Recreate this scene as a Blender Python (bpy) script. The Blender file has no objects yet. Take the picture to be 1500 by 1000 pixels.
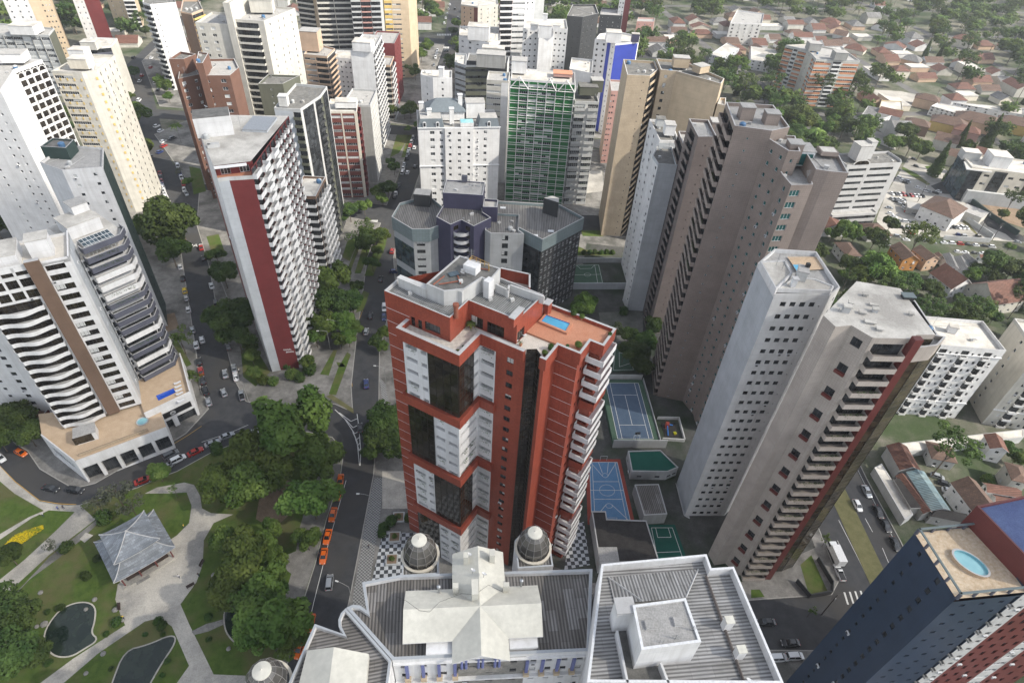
import bpy, bmesh, math, random
from math import sin, cos, radians, pi, atan2, hypot, sqrt
from mathutils import Vector, Matrix
random.seed(7)
SC = bpy.context.scene
COL = SC.collection
# ------------------------------------------------------------------ camera, world, sun
FPX, PITCH, ROLL, CAMZ = 910.0, radians(41.1), radians(-3.69), 146.0
cam = bpy.data.cameras.new('camera'); co = bpy.data.objects.new('camera', cam); COL.objects.link(co)
cam.sensor_width = 36.0; cam.lens = FPX/1500*36; cam.clip_start = 0.5; cam.clip_end = 6000
co.matrix_world = Matrix.Translation((0, 0, CAMZ)) @ Matrix.Rotation(pi/2-PITCH, 4, 'X') @ Matrix.Rotation(-ROLL, 4, 'Z')
SC.camera = co
SUN_AZ, SUN_EL = radians(-14), radians(40)
wd = bpy.data.worlds.new('World'); SC.world = wd; wd.use_nodes = True
nt = wd.node_tree; bg = nt.nodes['Background']
sky = nt.nodes.new('ShaderNodeTexSky'); sky.sky_type = 'NISHITA'; sky.sun_disc = False
sky.sun_elevation = SUN_EL; sky.sun_rotation = pi/2-SUN_AZ; sky.altitude = 900; sky.dust_density = 2.5; sky.ozone_density = 1.0
hs = nt.nodes.new('ShaderNodeHueSaturation'); hs.inputs['Saturation'].default_value = .36; nt.links.new(sky.outputs[0], hs.inputs['Color'])  # thin white cloud veils the blue
nt.links.new(hs.outputs[0], bg.inputs[0]); bg.inputs[1].default_value = 0.135
sl = bpy.data.lights.new('sun', 'SUN'); sl.energy = 3.2; sl.angle = radians(0.5); sl.color = (1, .93, .81)
so = bpy.data.objects.new('sun', sl); COL.objects.link(so)
SD = Vector((cos(SUN_EL)*cos(SUN_AZ), cos(SUN_EL)*sin(SUN_AZ), sin(SUN_EL)))
so.rotation_euler = SD.to_track_quat('Z', 'Y').to_euler(); so.location = (300, -100, 300)
SC.view_settings.view_transform = 'Standard'; SC.view_settings.look = 'None'
SC.view_settings.gamma = 1; SC.view_settings.use_curve_mapping = False
SC.view_settings.exposure = 1.26
# ------------------------------------------------------------------ survey: points of the photograph -> metres on the ground
_cp, _sp, _cr, _sr = cos(PITCH), sin(PITCH), cos(ROLL), sin(ROLL)
def at(x, y, z=0.0):
    a = (x-750)/FPX; b = -(y-500)/FPX
    a, b = a*_cr+b*_sr, -a*_sr+b*_cr
    d = (a, _cp+b*_sp, -_sp+b*_cp); t = (z-CAMZ)/d[2]
    return Vector((d[0]*t, d[1]*t, z))
TL = dict(A=(0,0,3.03),B=(370,0,3.03),C=(740,0,3.03),D=(1100,0,3.03),E=(0,300,2.7775),F=(370,300,2.7775),G=(740,300,2.7775),H=(1100,300,2.7775),I=(0,640,2.7775),J=(370,640,2.7775),K=(740,640,2.7775),L=(1100,640,2.7775),
 r=(560,370,4.1667),p=(570,230,4.347),g=(740,90,4.544),w=(860,790,4.763),q=(870,380,3.57),v=(1240,180,4.546),a=(1200,680,4.547),m=(230,200,2.78),k=(500,560,3.336),P=(130,730,7.14),t=(1200,0,5.0),s=(1180,300,4.6875),u=(1280,560,5.0),T=(0,0,1.0))
def W(t, x, y, z=0.0):
    o = TL[t]; return at(o[0]+x/o[2], o[1]+y/o[2], z)
# ------------------------------------------------------------------ materials
MATS = {}
def newmat(name):
    m = bpy.data.materials.new(name); m.use_nodes = True; MATS[name] = m
    return m, m.node_tree, m.node_tree.nodes['Principled BSDF']
def N(nt, t, **kw):
    n = nt.nodes.new(t)
    for k, v in kw.items():
        if k[0] == 'i' and k[1:].isdigit(): n.inputs[int(k[1:])].default_value = v
        else: setattr(n, k, v)
    return n
def ramp(nt, fac, c0, c1, p0=0.3, p1=0.7):
    r = N(nt, 'ShaderNodeValToRGB'); e = r.color_ramp.elements
    e[0].position = p0; e[1].position = p1; e[0].color = (*c0, 1); e[1].color = (*c1, 1)
    nt.links.new(fac, r.inputs[0]); return r.outputs[0]
def mixc(nt, f, a, b, bt='MIX'):
    n = N(nt, 'ShaderNodeMix', data_type='RGBA', blend_type=bt)
    for s, v in ((n.inputs[0], f), (n.inputs[6], a), (n.inputs[7], b)):
        if hasattr(v, 'is_linked'): nt.links.new(v, s)
        elif isinstance(v, (int, float)): s.default_value = v
        else: s.default_value = (*v, 1)
    return n.outputs[2]
def noise(nt, vec, scale, detail=4, rough=.6, sc=None):
    n = N(nt, 'ShaderNodeTexNoise'); n.inputs['Scale'].default_value = scale; n.inputs['Detail'].default_value = detail; n.inputs['Roughness'].default_value = rough
    if sc:
        mp = N(nt, 'ShaderNodeMapping'); mp.inputs['Scale'].default_value = sc; nt.links.new(vec, mp.inputs[0]); vec = mp.outputs[0]
    nt.links.new(vec, n.inputs['Vector']); return n.outputs[0]
def wallvec(nt, vec):
    g = N(nt, 'ShaderNodeNewGeometry'); c = N(nt, 'ShaderNodeVectorMath', operation='CROSS_PRODUCT'); c.inputs[0].default_value = (0, 0, 1)
    nt.links.new(g.outputs['True Normal'], c.inputs[1])
    nn = N(nt, 'ShaderNodeVectorMath', operation='NORMALIZE'); nt.links.new(c.outputs[0], nn.inputs[0])
    d = N(nt, 'ShaderNodeVectorMath', operation='DOT_PRODUCT'); nt.links.new(nn.outputs[0], d.inputs[0]); nt.links.new(vec, d.inputs[1])
    s = N(nt, 'ShaderNodeSeparateXYZ'); nt.links.new(vec, s.inputs[0]); cb = N(nt, 'ShaderNodeCombineXYZ')
    nt.links.new(d.outputs['Value'], cb.inputs[0]); nt.links.new(s.outputs[2], cb.inputs[1]); return cb.outputs[0]
def bump(nt, b, h, st, dist=.05):
    n = N(nt, 'ShaderNodeBump'); n.inputs['Strength'].default_value = st; n.inputs['Distance'].default_value = dist
    nt.links.new(h, n.inputs['Height']); nt.links.new(n.outputs[0], b.inputs['Normal'])
def paint(name, c, stain=.32, rough=.75, tile=0.0, spec=.3, grime=(.3,.28,.25), tv=.93):
    m, nt, b = newmat(name); L = nt.links
    tc = N(nt, 'ShaderNodeTexCoord').outputs['Object']
    lo = tuple(x*.86 for x in c); hi = tuple(min(x*1.08, .9) for x in c)
    col = ramp(nt, noise(nt, tc, .25, 6), lo, hi)
    st = ramp(nt, noise(nt, tc, 1.1, 5, .7, (1, 1, .05)), (0,0,0), (1,1,1), .46, .74)
    gr = tuple(c[i]*grime[i]*1.6 for i in range(3))
    f = N(nt, 'ShaderNodeMath', operation='MULTIPLY'); L.new(st, f.inputs[0]); f.inputs[1].default_value = stain
    col = mixc(nt, f.outputs[0], col, gr)
    sz = N(nt, 'ShaderNodeSeparateXYZ'); L.new(tc, sz.inputs[0]); md = N(nt, 'ShaderNodeMath', operation='PINGPONG', i1=1.5); L.new(sz.outputs[2], md.inputs[0]); lt = N(nt, 'ShaderNodeMath', operation='LESS_THAN', i1=.035); L.new(md.outputs[0], lt.inputs[0]); l2 = N(nt, 'ShaderNodeMath', operation='MULTIPLY', i1=.3); L.new(lt.outputs[0], l2.inputs[0]); col = mixc(nt, l2.outputs[0], col, tuple(x*.45 for x in c))
    if tile:
        bt = N(nt, 'ShaderNodeTexBrick'); bt.offset = 0; L.new(wallvec(nt, tc), bt.inputs['Vector'])
        bt.inputs['Color1'].default_value = (1,1,1,1); bt.inputs['Color2'].default_value = (tv,tv,tv,1); bt.inputs['Mortar'].default_value = (.62,.62,.62,1)
        bt.inputs['Scale'].default_value = 1/tile; bt.inputs['Mortar Size'].default_value = .025; bt.inputs['Brick Width'].default_value = 1; bt.inputs['Row Height'].default_value = 1
        col = mixc(nt, 1.0, col, bt.outputs[0], 'MULTIPLY')
    L.new(col, b.inputs['Base Color']); b.inputs['Roughness'].default_value = rough; b.inputs['Specular IOR Level'].default_value = spec
    bump(nt, b, noise(nt, tc, 9, 4), .25, .02)
    return m
def flatm(name, c, rough=.6, metal=0, emit=None):
    m, nt, b = newmat(name); tc = N(nt, 'ShaderNodeTexCoord').outputs['Object']
    col = ramp(nt, noise(nt, tc, 2.5, 4), tuple(x*.82 for x in c), tuple(min(1, x*1.12) for x in c))
    nt.links.new(col, b.inputs['Base Color']); b.inputs['Roughness'].default_value = rough; b.inputs['Metallic'].default_value = metal
    return m
def glassm(name, c, c2, rough=.07, scale=.35):
    m, nt, b = newmat(name); tc = N(nt, 'ShaderNodeTexCoord').outputs['Object']; oi = N(nt, 'ShaderNodeObjectInfo')
    ad = N(nt, 'ShaderNodeVectorMath', operation='ADD'); nt.links.new(tc, ad.inputs[0])
    mu = N(nt, 'ShaderNodeMath', operation='MULTIPLY', i1=50.0); nt.links.new(oi.outputs['Random'], mu.inputs[0]); nt.links.new(mu.outputs[0], ad.inputs[1])
    col = ramp(nt, noise(nt, ad.outputs[0], scale, 2), c, c2, .38, .62)
    nt.links.new(col, b.inputs['Base Color']); b.inputs['Roughness'].default_value = rough; b.inputs['Specular IOR Level'].default_value = .6
    bump(nt, b, noise(nt, ad.outputs[0], .6, 1), .12, .05)
    return m
def roofm(name, c, ang=0, pitch=.28, c2=None, panel=(1.6, 3.2), rough=.7, wave=True, vary=.6, streak=.35):
    """corrugated sheet: ribs run along direction ang (deg)"""
    m, nt, b = newmat(name); L = nt.links; tc = N(nt, 'ShaderNodeTexCoord').outputs['Object']
    mp = N(nt, 'ShaderNodeMapping'); mp.inputs['Rotation'].default_value = (0, 0, radians(-ang)); L.new(tc, mp.inputs[0]); v = mp.outputs[0]
    c2 = c2 or tuple(min(.85, x*1.8) for x in c)
    bt = N(nt, 'ShaderNodeTexBrick'); L.new(v, bt.inputs['Vector']); bt.inputs['Scale'].default_value = 1; bt.offset = 0.5
    bt.inputs['Brick Width'].default_value = panel[1]; bt.inputs['Row Height'].default_value = panel[0]; bt.inputs['Mortar Size'].default_value = .02
    bt.inputs['Color1'].default_value = (*c, 1); bt.inputs['Color2'].default_value = (*[c[i]*(1-vary)+c2[i]*vary for i in range(3)], 1); bt.inputs['Mortar'].default_value = (*[x*.6 for x in c], 1); bt.inputs['Bias'].default_value = -.5
    dirt = ramp(nt, noise(nt, v, .5, 6, .7, (.25, 1.5, 1)), (.55,.54,.52), (1.1,1.1,1.1), .3, .65)
    col = mixc(nt, 1.0, bt.outputs[0], dirt, 'MULTIPLY')
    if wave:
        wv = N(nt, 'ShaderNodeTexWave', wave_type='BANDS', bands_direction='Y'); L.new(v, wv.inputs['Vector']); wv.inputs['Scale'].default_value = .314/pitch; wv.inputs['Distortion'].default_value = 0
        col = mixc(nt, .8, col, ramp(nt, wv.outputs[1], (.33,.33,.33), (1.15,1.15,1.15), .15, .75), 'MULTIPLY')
        bump(nt, b, wv.outputs[1], .8, .06)
    L.new(col, b.inputs['Base Color']); b.inputs['Roughness'].default_value = rough
    return m
def groundm(name, c, c2, scale=.4, fine=6, rough=.9, bs=.4, c3=None, fs=.5):
    m, nt, b = newmat(name); tc = N(nt, 'ShaderNodeTexCoord').outputs['Object']
    col = ramp(nt, noise(nt, tc, scale, 8, .65), c, c2, .3, .7)
    if c3: col = mixc(nt, ramp(nt, noise(nt, tc, scale*.22, 5), (0,0,0), (1,1,1), .45, .62), col, c3)
    col = mixc(nt, fs, col, ramp(nt, noise(nt, tc, fine, 3), (.6,.6,.6), (1.25,1.25,1.25)), 'MULTIPLY')
    nt.links.new(col, b.inputs['Base Color']); b.inputs['Roughness'].default_value = rough; b.inputs['Specular IOR Level'].default_value = .2
    bump(nt, b, noise(nt, tc, fine*2, 4), bs, .04)
    return m
def checkm(name, c, c2, size, ang=0, mort=.0, rough=.7):
    m, nt, b = newmat(name); tc = N(nt, 'ShaderNodeTexCoord').outputs['Object']
    mp = N(nt, 'ShaderNodeMapping'); mp.inputs['Rotation'].default_value = (0, 0, radians(-ang)); nt.links.new(tc, mp.inputs[0])
    ch = N(nt, 'ShaderNodeTexChecker'); nt.links.new(mp.outputs[0], ch.inputs[0]); ch.inputs['Scale'].default_value = 1/size
    ch.inputs[1].default_value = (*c, 1); ch.inputs[2].default_value = (*c2, 1)
    col = mixc(nt, .5, ch.outputs[0], ramp(nt, noise(nt, tc, 1.5, 5), (.6,.6,.6), (1.1,1.1,1.1)), 'MULTIPLY')
    nt.links.new(col, b.inputs['Base Color']); b.inputs['Roughness'].default_value = rough
    return m
def M(x): return x if not isinstance(x, str) else MATS[x]
# walls
paint('white', (.64,.64,.64)); paint('white_dirty', (.50,.50,.49), .4); paint('cream', (.58,.54,.46)); paint('pale_cream', (.49,.475,.43)); paint('grey_concrete', (.30,.30,.29), .4)
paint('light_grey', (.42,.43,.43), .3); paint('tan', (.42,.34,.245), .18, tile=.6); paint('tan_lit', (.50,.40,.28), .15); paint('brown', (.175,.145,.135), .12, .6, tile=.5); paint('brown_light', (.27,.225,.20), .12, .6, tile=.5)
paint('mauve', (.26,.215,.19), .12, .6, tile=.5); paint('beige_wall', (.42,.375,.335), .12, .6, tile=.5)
paint('red_tile', (.31,.072,.044), .5, .45, tile=.35, grime=(.4,.3,.3), tv=.8); paint('burgundy', (.17,.036,.036), .15, .5, tile=.3, grime=(.5,.4,.4)); paint('maroon_band', (.15,.042,.038), .12, .5, tile=.3)
paint('brick', (.15,.08,.058), .2, .8, tile=.3); paint('brown_stripe', (.16,.105,.075), .15, .6, tile=.3)
paint('brick_red', (.16,.052,.042), .2, .7, tile=.3); paint('maroon_dark', (.13,.035,.03), .2); paint('navy', (.10,.105,.135), .2, .45, tile=.4); paint('blue_tile', (.030,.048,.080), .35, .38, tile=.35, grime=(.8,.8,.9)); paint('violet', (.062,.060,.105), .15, .5, tile=.5); paint('bright_blue', (.03,.05,.30), .15, .5)
paint('green_panel', (.015,.13,.035), .2, .5); paint('dark_green', (.035,.06,.055), .2, .5, tile=.5); paint('charcoal', (.045,.047,.05), .2, .5, tile=.5); paint('pink', (.42,.25,.22), .2); paint('peach', (.50,.36,.26), .2); paint('yellow', (.55,.40,.14), .2)
paint('teal_cap', (.20,.25,.26), .35, .5, tile=1.0, grime=(.5,.5,.5)); paint('mansard', (.13,.155,.175), .3, .6, tile=.4); paint('olive', (.10,.105,.08), .3); paint('orange_wall', (.42,.20,.06)); paint('orange_brick', (.48,.22,.12), .2)
paint('cap', (.42,.42,.42), .3); paint('blue_grey', (.42,.445,.47), .2)
flatm('frame_white', (.62,.63,.64), .5); flatm('frame_dark', (.03,.03,.033), .45); flatm('shutter', (.50,.51,.50), .6); flatm('steel', (.35,.36,.37), .35, .7); flatm('rust', (.22,.07,.04), .8)
flatm('black', (.012,.012,.013), .5); flatm('rail_dark', (.05,.05,.055), .4); flatm('mullion', (.02,.018,.016), .4)
glassm('glass', (.012,.014,.016), (.05,.055,.06)); glassm('glass_brown', (.008,.006,.005), (.032,.026,.018), .06, .45); glassm('glass_bronze', (.03,.025,.018), (.085,.07,.045), .08, .3); glassm('glass_blue', (.02,.035,.045), (.07,.10,.12)); glassm('glass_teal', (.01,.06,.06), (.03,.12,.12))  # glass_brown: brown reflections put into the colour as mottling
glassm('pool_water', (.06,.30,.48), (.09,.36,.55), .05); glassm('pool_deep', (.01,.06,.38), (.02,.09,.48), .05); glassm('pond_water', (.008,.016,.013), (.018,.028,.02), .06); glassm('pale_pool', (.20,.42,.47), (.25,.48,.52), .05)
# roofs
roofm('corr_grey', (.17,.17,.17), 95, .45); roofm('corr_brown', (.15,.14,.13), 98, .5, (.55,.55,.56)); roofm('corr_white', (.33,.335,.34), 8, .42, (.6,.6,.62), vary=.35); roofm('corr_hip', (.30,.30,.30), 8, .5, (.55,.55,.57), vary=.3)
roofm('corr_red', (.24,.245,.24), 60, .38, (.42,.42,.43), vary=.5)
groundm('roof_felt', (.10,.10,.095), (.19,.185,.175), .7, 8); groundm('roof_pale', (.42,.405,.37), (.56,.54,.50), .5, 3, c3=(.33,.315,.29), fs=.35); groundm('roof_cream', (.52,.51,.45), (.60,.585,.52), .3, 1.2, .6, .1, c3=(.47,.46,.41), fs=.2); groundm('roof_mid', (.27,.27,.26), (.38,.37,.36), .5, 4)
roofm('tile_red', (.15,.065,.045), 0, .45, (.26,.13,.09), (.5,.5), .85, True, .8); roofm('tile_brown', (.13,.08,.06), 0, .3, (.22,.13,.09), (.5,.5), .85, True, .8); roofm('tile_slate', (.15,.16,.17), 0, .4, (.28,.29,.31), (.5,.8), .8, True, .7)
roofm('pagoda_tile', (.17,.19,.215), 45, .35, (.34,.37,.41), (.5,.8), .6, False, 1)
# ground
groundm('asphalt', (.036,.038,.042), (.068,.069,.072), .3, 7, .9, .25, c3=(.060,.058,.056)); groundm('pavement', (.15,.145,.135), (.26,.25,.235), .5, 5, .9, .3, c3=(.10,.098,.09)); groundm('path', (.40,.375,.33), (.48,.45,.395), .35, 4, .9, .2, c3=(.25,.24,.22))
groundm('grass', (.042,.076,.012), (.085,.125,.026), .5, 7, 1, .6, c3=(.10,.10,.04)); groundm('grass_dry', (.10,.10,.045), (.15,.14,.07), .5, 7, 1, .5); groundm('soil', (.16,.115,.075), (.27,.20,.14), .3, 4)
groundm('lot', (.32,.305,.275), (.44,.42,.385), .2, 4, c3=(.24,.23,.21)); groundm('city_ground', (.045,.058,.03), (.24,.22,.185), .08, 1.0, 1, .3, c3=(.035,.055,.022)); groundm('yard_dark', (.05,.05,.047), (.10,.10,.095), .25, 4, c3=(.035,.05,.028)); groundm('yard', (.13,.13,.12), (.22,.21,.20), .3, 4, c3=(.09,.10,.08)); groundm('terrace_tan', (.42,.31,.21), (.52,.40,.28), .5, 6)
groundm('terrace_orange', (.44,.20,.12), (.50,.25,.16), .5, 6); groundm('terrace_pale', (.52,.49,.43), (.62,.58,.52), .8, 6); groundm('court_green', (.05,.095,.065), (.07,.12,.085), .4, 4); groundm('court_dark', (.008,.075,.055), (.012,.095,.07), .4, 4)
groundm('court_blue', (.065,.10,.155), (.09,.13,.19), .4, 4); groundm('court_sky', (.09,.20,.35), (.13,.25,.41), .4, 4); groundm('court_red', (.25,.05,.035), (.30,.07,.05), .4, 4); groundm('flowers', (.60,.42,.01), (.75,.58,.02), 3, 14, 1, .6, c3=(.25,.28,.02))
flatm('line_white', (.60,.60,.58), .7); flatm('line_yellow', (.50,.30,.05), .7); groundm('stone', (.16,.155,.145), (.28,.27,.25), 1.2, 5)
checkm('plaza_check', (.045,.05,.055), (.50,.52,.54), 1.0, 8); checkm('petit_pave', (.11,.11,.11), (.30,.30,.29), .42, 8); checkm('terrace_check', (.48,.45,.40), (.56,.53,.47), .6, 60)
# leaves
def leafm(name, c, c2):
    m, nt, b = newmat(name); tc = N(nt, 'ShaderNodeTexCoord').outputs['Object']; oi = N(nt, 'ShaderNodeObjectInfo')
    col = ramp(nt, noise(nt, tc, .8, 3), c, c2, .35, .65)
    h = N(nt, 'ShaderNodeHueSaturation'); nt.links.new(col, h.inputs['Color'])
    mr = N(nt, 'ShaderNodeMapRange'); nt.links.new(oi.outputs['Random'], mr.inputs[0]); mr.inputs[3].default_value = .75; mr.inputs[4].default_value = 1.3; nt.links.new(mr.outputs[0], h.inputs['Value'])
    mr2 = N(nt, 'ShaderNodeMapRange'); nt.links.new(oi.outputs['Random'], mr2.inputs[0]); mr2.inputs[3].default_value = .475; mr2.inputs[4].default_value = .515; nt.links.new(mr2.outputs[0], h.inputs['Hue'])
    nt.links.new(h.outputs[0], b.inputs['Base Color']); b.inputs['Roughness'].default_value = .75; b.inputs['Specular IOR Level'].default_value = .2
    tr = N(nt, 'ShaderNodeBsdfTranslucent'); nt.links.new(h.outputs[0], tr.inputs[0]); mx = N(nt, 'ShaderNodeMixShader'); mx.inputs[0].default_value = .25
    nt.links.new(b.outputs[0], mx.inputs[1]); nt.links.new(tr.outputs[0], mx.inputs[2]); nt.links.new(mx.outputs[0], nt.nodes['Material Output'].inputs[0])
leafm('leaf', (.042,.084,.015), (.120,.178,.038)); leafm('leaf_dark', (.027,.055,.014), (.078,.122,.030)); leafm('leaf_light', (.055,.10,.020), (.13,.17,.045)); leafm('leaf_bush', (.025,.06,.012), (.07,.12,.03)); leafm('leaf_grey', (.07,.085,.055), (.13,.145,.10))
flatm('bark', (.10,.08,.06), .9)
# ------------------------------------------------------------------ mesh builder
class MB:
    def __init__(s): s.v = []; s.f = []; s.m = []; s.mats = []
    def mi(s, m):
        m = M(m)
        if m not in s.mats: s.mats.append(m)
        return s.mats.index(m)
    def poly(s, pts, m):
        n = len(s.v); s.v += [tuple(p) for p in pts]; s.f.append(tuple(range(n, n+len(pts)))); s.m.append(s.mi(m))
    def box(s, o, ux, uy, uz, m, skip=''):
        o = Vector(o); ux = Vector(ux); uy = Vector(uy); uz = Vector(uz); n = len(s.v); i = s.mi(m)
        s.v += [tuple(o+ux*a+uy*b+uz*c) for c in (0,1) for b in (0,1) for a in (0,1)]
        fs = [(0,2,3,1),(4,5,7,6),(0,1,5,4),(1,3,7,5),(3,2,6,7),(2,0,4,6)]
        if ux.cross(uy).dot(uz) < 0: fs = [f[::-1] for f in fs]
        for k, f in enumerate(fs):
            if 'b' in skip and k == 0: continue
            s.f.append(tuple(n+j for j in f)); s.m.append(i)
    def abox(s, cx, cy, w, d, z0, z1, m, ang=0):
        c, n = cos(ang), sin(ang); ux = Vector((c*w, n*w, 0)); uy = Vector((-n*d, c*d, 0))
        s.box(Vector((cx, cy, z0))-ux/2-uy/2, ux, uy, (0, 0, z1-z0), m)
    def bar(s, a, b, r, m, n=4, r2=None):
        a = Vector(a); b = Vector(b); d = (b-a); 
        if d.length < 1e-6: return
        z = d.normalized(); x = z.orthogonal().normalized(); y = z.cross(x); k = len(s.v); r2 = r if r2 is None else r2; i = s.mi(m)
        for P, R in ((a, r), (b, r2)):
            for j in range(n):
                t = 2*pi*(j+.5)/n; s.v.append(tuple(P+(x*cos(t)+y*sin(t))*R))
        for j in range(n):
            j2 = (j+1) % n; s.f.append((k+j, k+j2, k+n+j2, k+n+j)); s.m.append(i)
        s.f.append(tuple(k+j for j in range(n))[::-1]); s.m.append(i); s.f.append(tuple(k+n+j for j in range(n))); s.m.append(i)
    def lathe(s, c, prof, m, n=16, cap=True, ms=None):
        k = len(s.v); i = s.mi(m)
        for r, z in prof:
            for j in range(n):
                t = 2*pi*j/n; s.v.append((c[0]+r*cos(t), c[1]+r*sin(t), z))
        for q in range(len(prof)-1):
            im = s.mi(ms[q]) if ms else i
            for j in range(n):
                j2 = (j+1) % n; s.f.append((k+q*n+j, k+q*n+j2, k+(q+1)*n+j2, k+(q+1)*n+j)); s.m.append(im)
        if cap:
            s.f.append(tuple(k+(len(prof)-1)*n+j for j in range(n))); s.m.append(i)
    def build(s, name, parent=None, loc=None, smooth=False):
        me = bpy.data.meshes.new(name)
        o = bpy.data.objects.new(name, me); COL.objects.link(o)
        off = Vector(loc) if loc is not None else Vector((0, 0, 0))
        if parent is not None and loc is None: off = parent.location.copy()
        me.from_pydata([(v[0]-off.x, v[1]-off.y, v[2]-off.z) for v in s.v], [], s.f)
        for m in s.mats: me.materials.append(m)
        me.polygons.foreach_set('material_index', s.m)
        if smooth: me.polygons.foreach_set('use_smooth', [True]*len(s.f))
        me.update()
        if parent is not None: o.parent = parent
        else: o.location = off
        return o
def thing(name, label, cat, loc=(0,0,0), rz=0, group=None):
    o = bpy.data.objects.new(name, None); COL.objects.link(o); o.empty_display_size = .5
    o.location = loc; o.rotation_euler = (0, 0, rz); o['label'] = label; o['category'] = cat
    if group: o['group'] = group
    return o
def tag(o, label, cat, group=None):
    o['label'] = label; o['category'] = cat
    if group: o['group'] = group
    return o
def struct(o): o['kind'] = 'structure'; return o
def ipoly(pts, d):
    n = len(pts); out = []
    for i in range(n):
        a, b, c = Vector(pts[i-1][:2]), Vector(pts[i][:2]), Vector(pts[(i+1) % n][:2])
        u = (b-a).normalized(); v = (c-b).normalized(); n1 = Vector((-u.y, u.x)); n2 = Vector((-v.y, v.x))
        k = n1+n2; k = k/max(.3, (1+n1.dot(n2))); out.append(b+k*d)
    return out
def area(p): return sum(p[i-1][0]*p[i][1]-p[i][0]*p[i-1][1] for i in range(len(p)))/2
def prism(mb, pts, z0, z1, m, top=None):
    if area(pts) < 0: pts = pts[::-1]
    for i in range(len(pts)):
        a, b = pts[i-1], pts[i]; mb.poly([(a[0],a[1],z0),(b[0],b[1],z0),(b[0],b[1],z1),(a[0],a[1],z1)], m)
    mb.poly([(p[0],p[1],z1) for p in pts], top or m)
# ------------------------------------------------------------------ facades
CAM = Vector((0, 0, CAMZ))
def win_geo(mb, w, h, st, var):
    """local: x along wall, z up, outward is -y, glass at y=0"""
    fr = {'w': 'frame_white', 'd': 'frame_dark', 'b': 'frame_dark', 't': 'frame_white'}[st[0]]; gl = {'w': 'glass', 'd': 'glass', 'b': 'glass_brown', 't': 'glass_teal'}[st[0]]
    mb.poly([(0,0,0),(w,0,0),(w,0,h),(0,0,h)], gl)
    t = .07; y = -.05
    for o, a, c in (((0,y,0),w,t),((0,y,h-t),w,t)): mb.box(o, (a,0,0), (0,-y-.003,0), (0,0,c), fr)
    n = max(1, round(w/.85)) if w < 9 else int(w/1.2)
    for i in range(n+1): mb.box((max(0, min(w-t, i*w/n-t/2)), y-.004, t), (t,0,0), (0,.04,0), (0,0,h-2*t), fr)
    if h > 1.9: mb.box((0, y-.002, h*.55), (w,0,0), (0,.035,0), (0,0,t), fr)
    if var in (1, 2, 3):
        x0, x1 = {1: (0, 1), 2: (0, .5), 3: (.5, 1)}[var]; hh = {1: .45, 2: .8, 3: .6}[var]*h
        mb.box((x0*w+t, -.03, h-hh), ((x1-x0)*w-2*t, 0, 0), (0,.02,0), (0,0,hh-t), 'shutter')
    if var == 4: mb.box((t, -.03, t), (w-2*t, 0, 0), (0,.02,0), (0,0,h-2*t), 'shutter')
WM = {}
def shared(key, fn, name):
    if key not in WM:
        mb = MB(); fn(mb); me = bpy.data.meshes.new(name); me.from_pydata(mb.v, [], mb.f)
        for m in mb.mats: me.materials.append(m)
        me.polygons.foreach_set('material_index', mb.m); me.update(); WM[key] = (me, mb)
    return WM[key]
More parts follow.
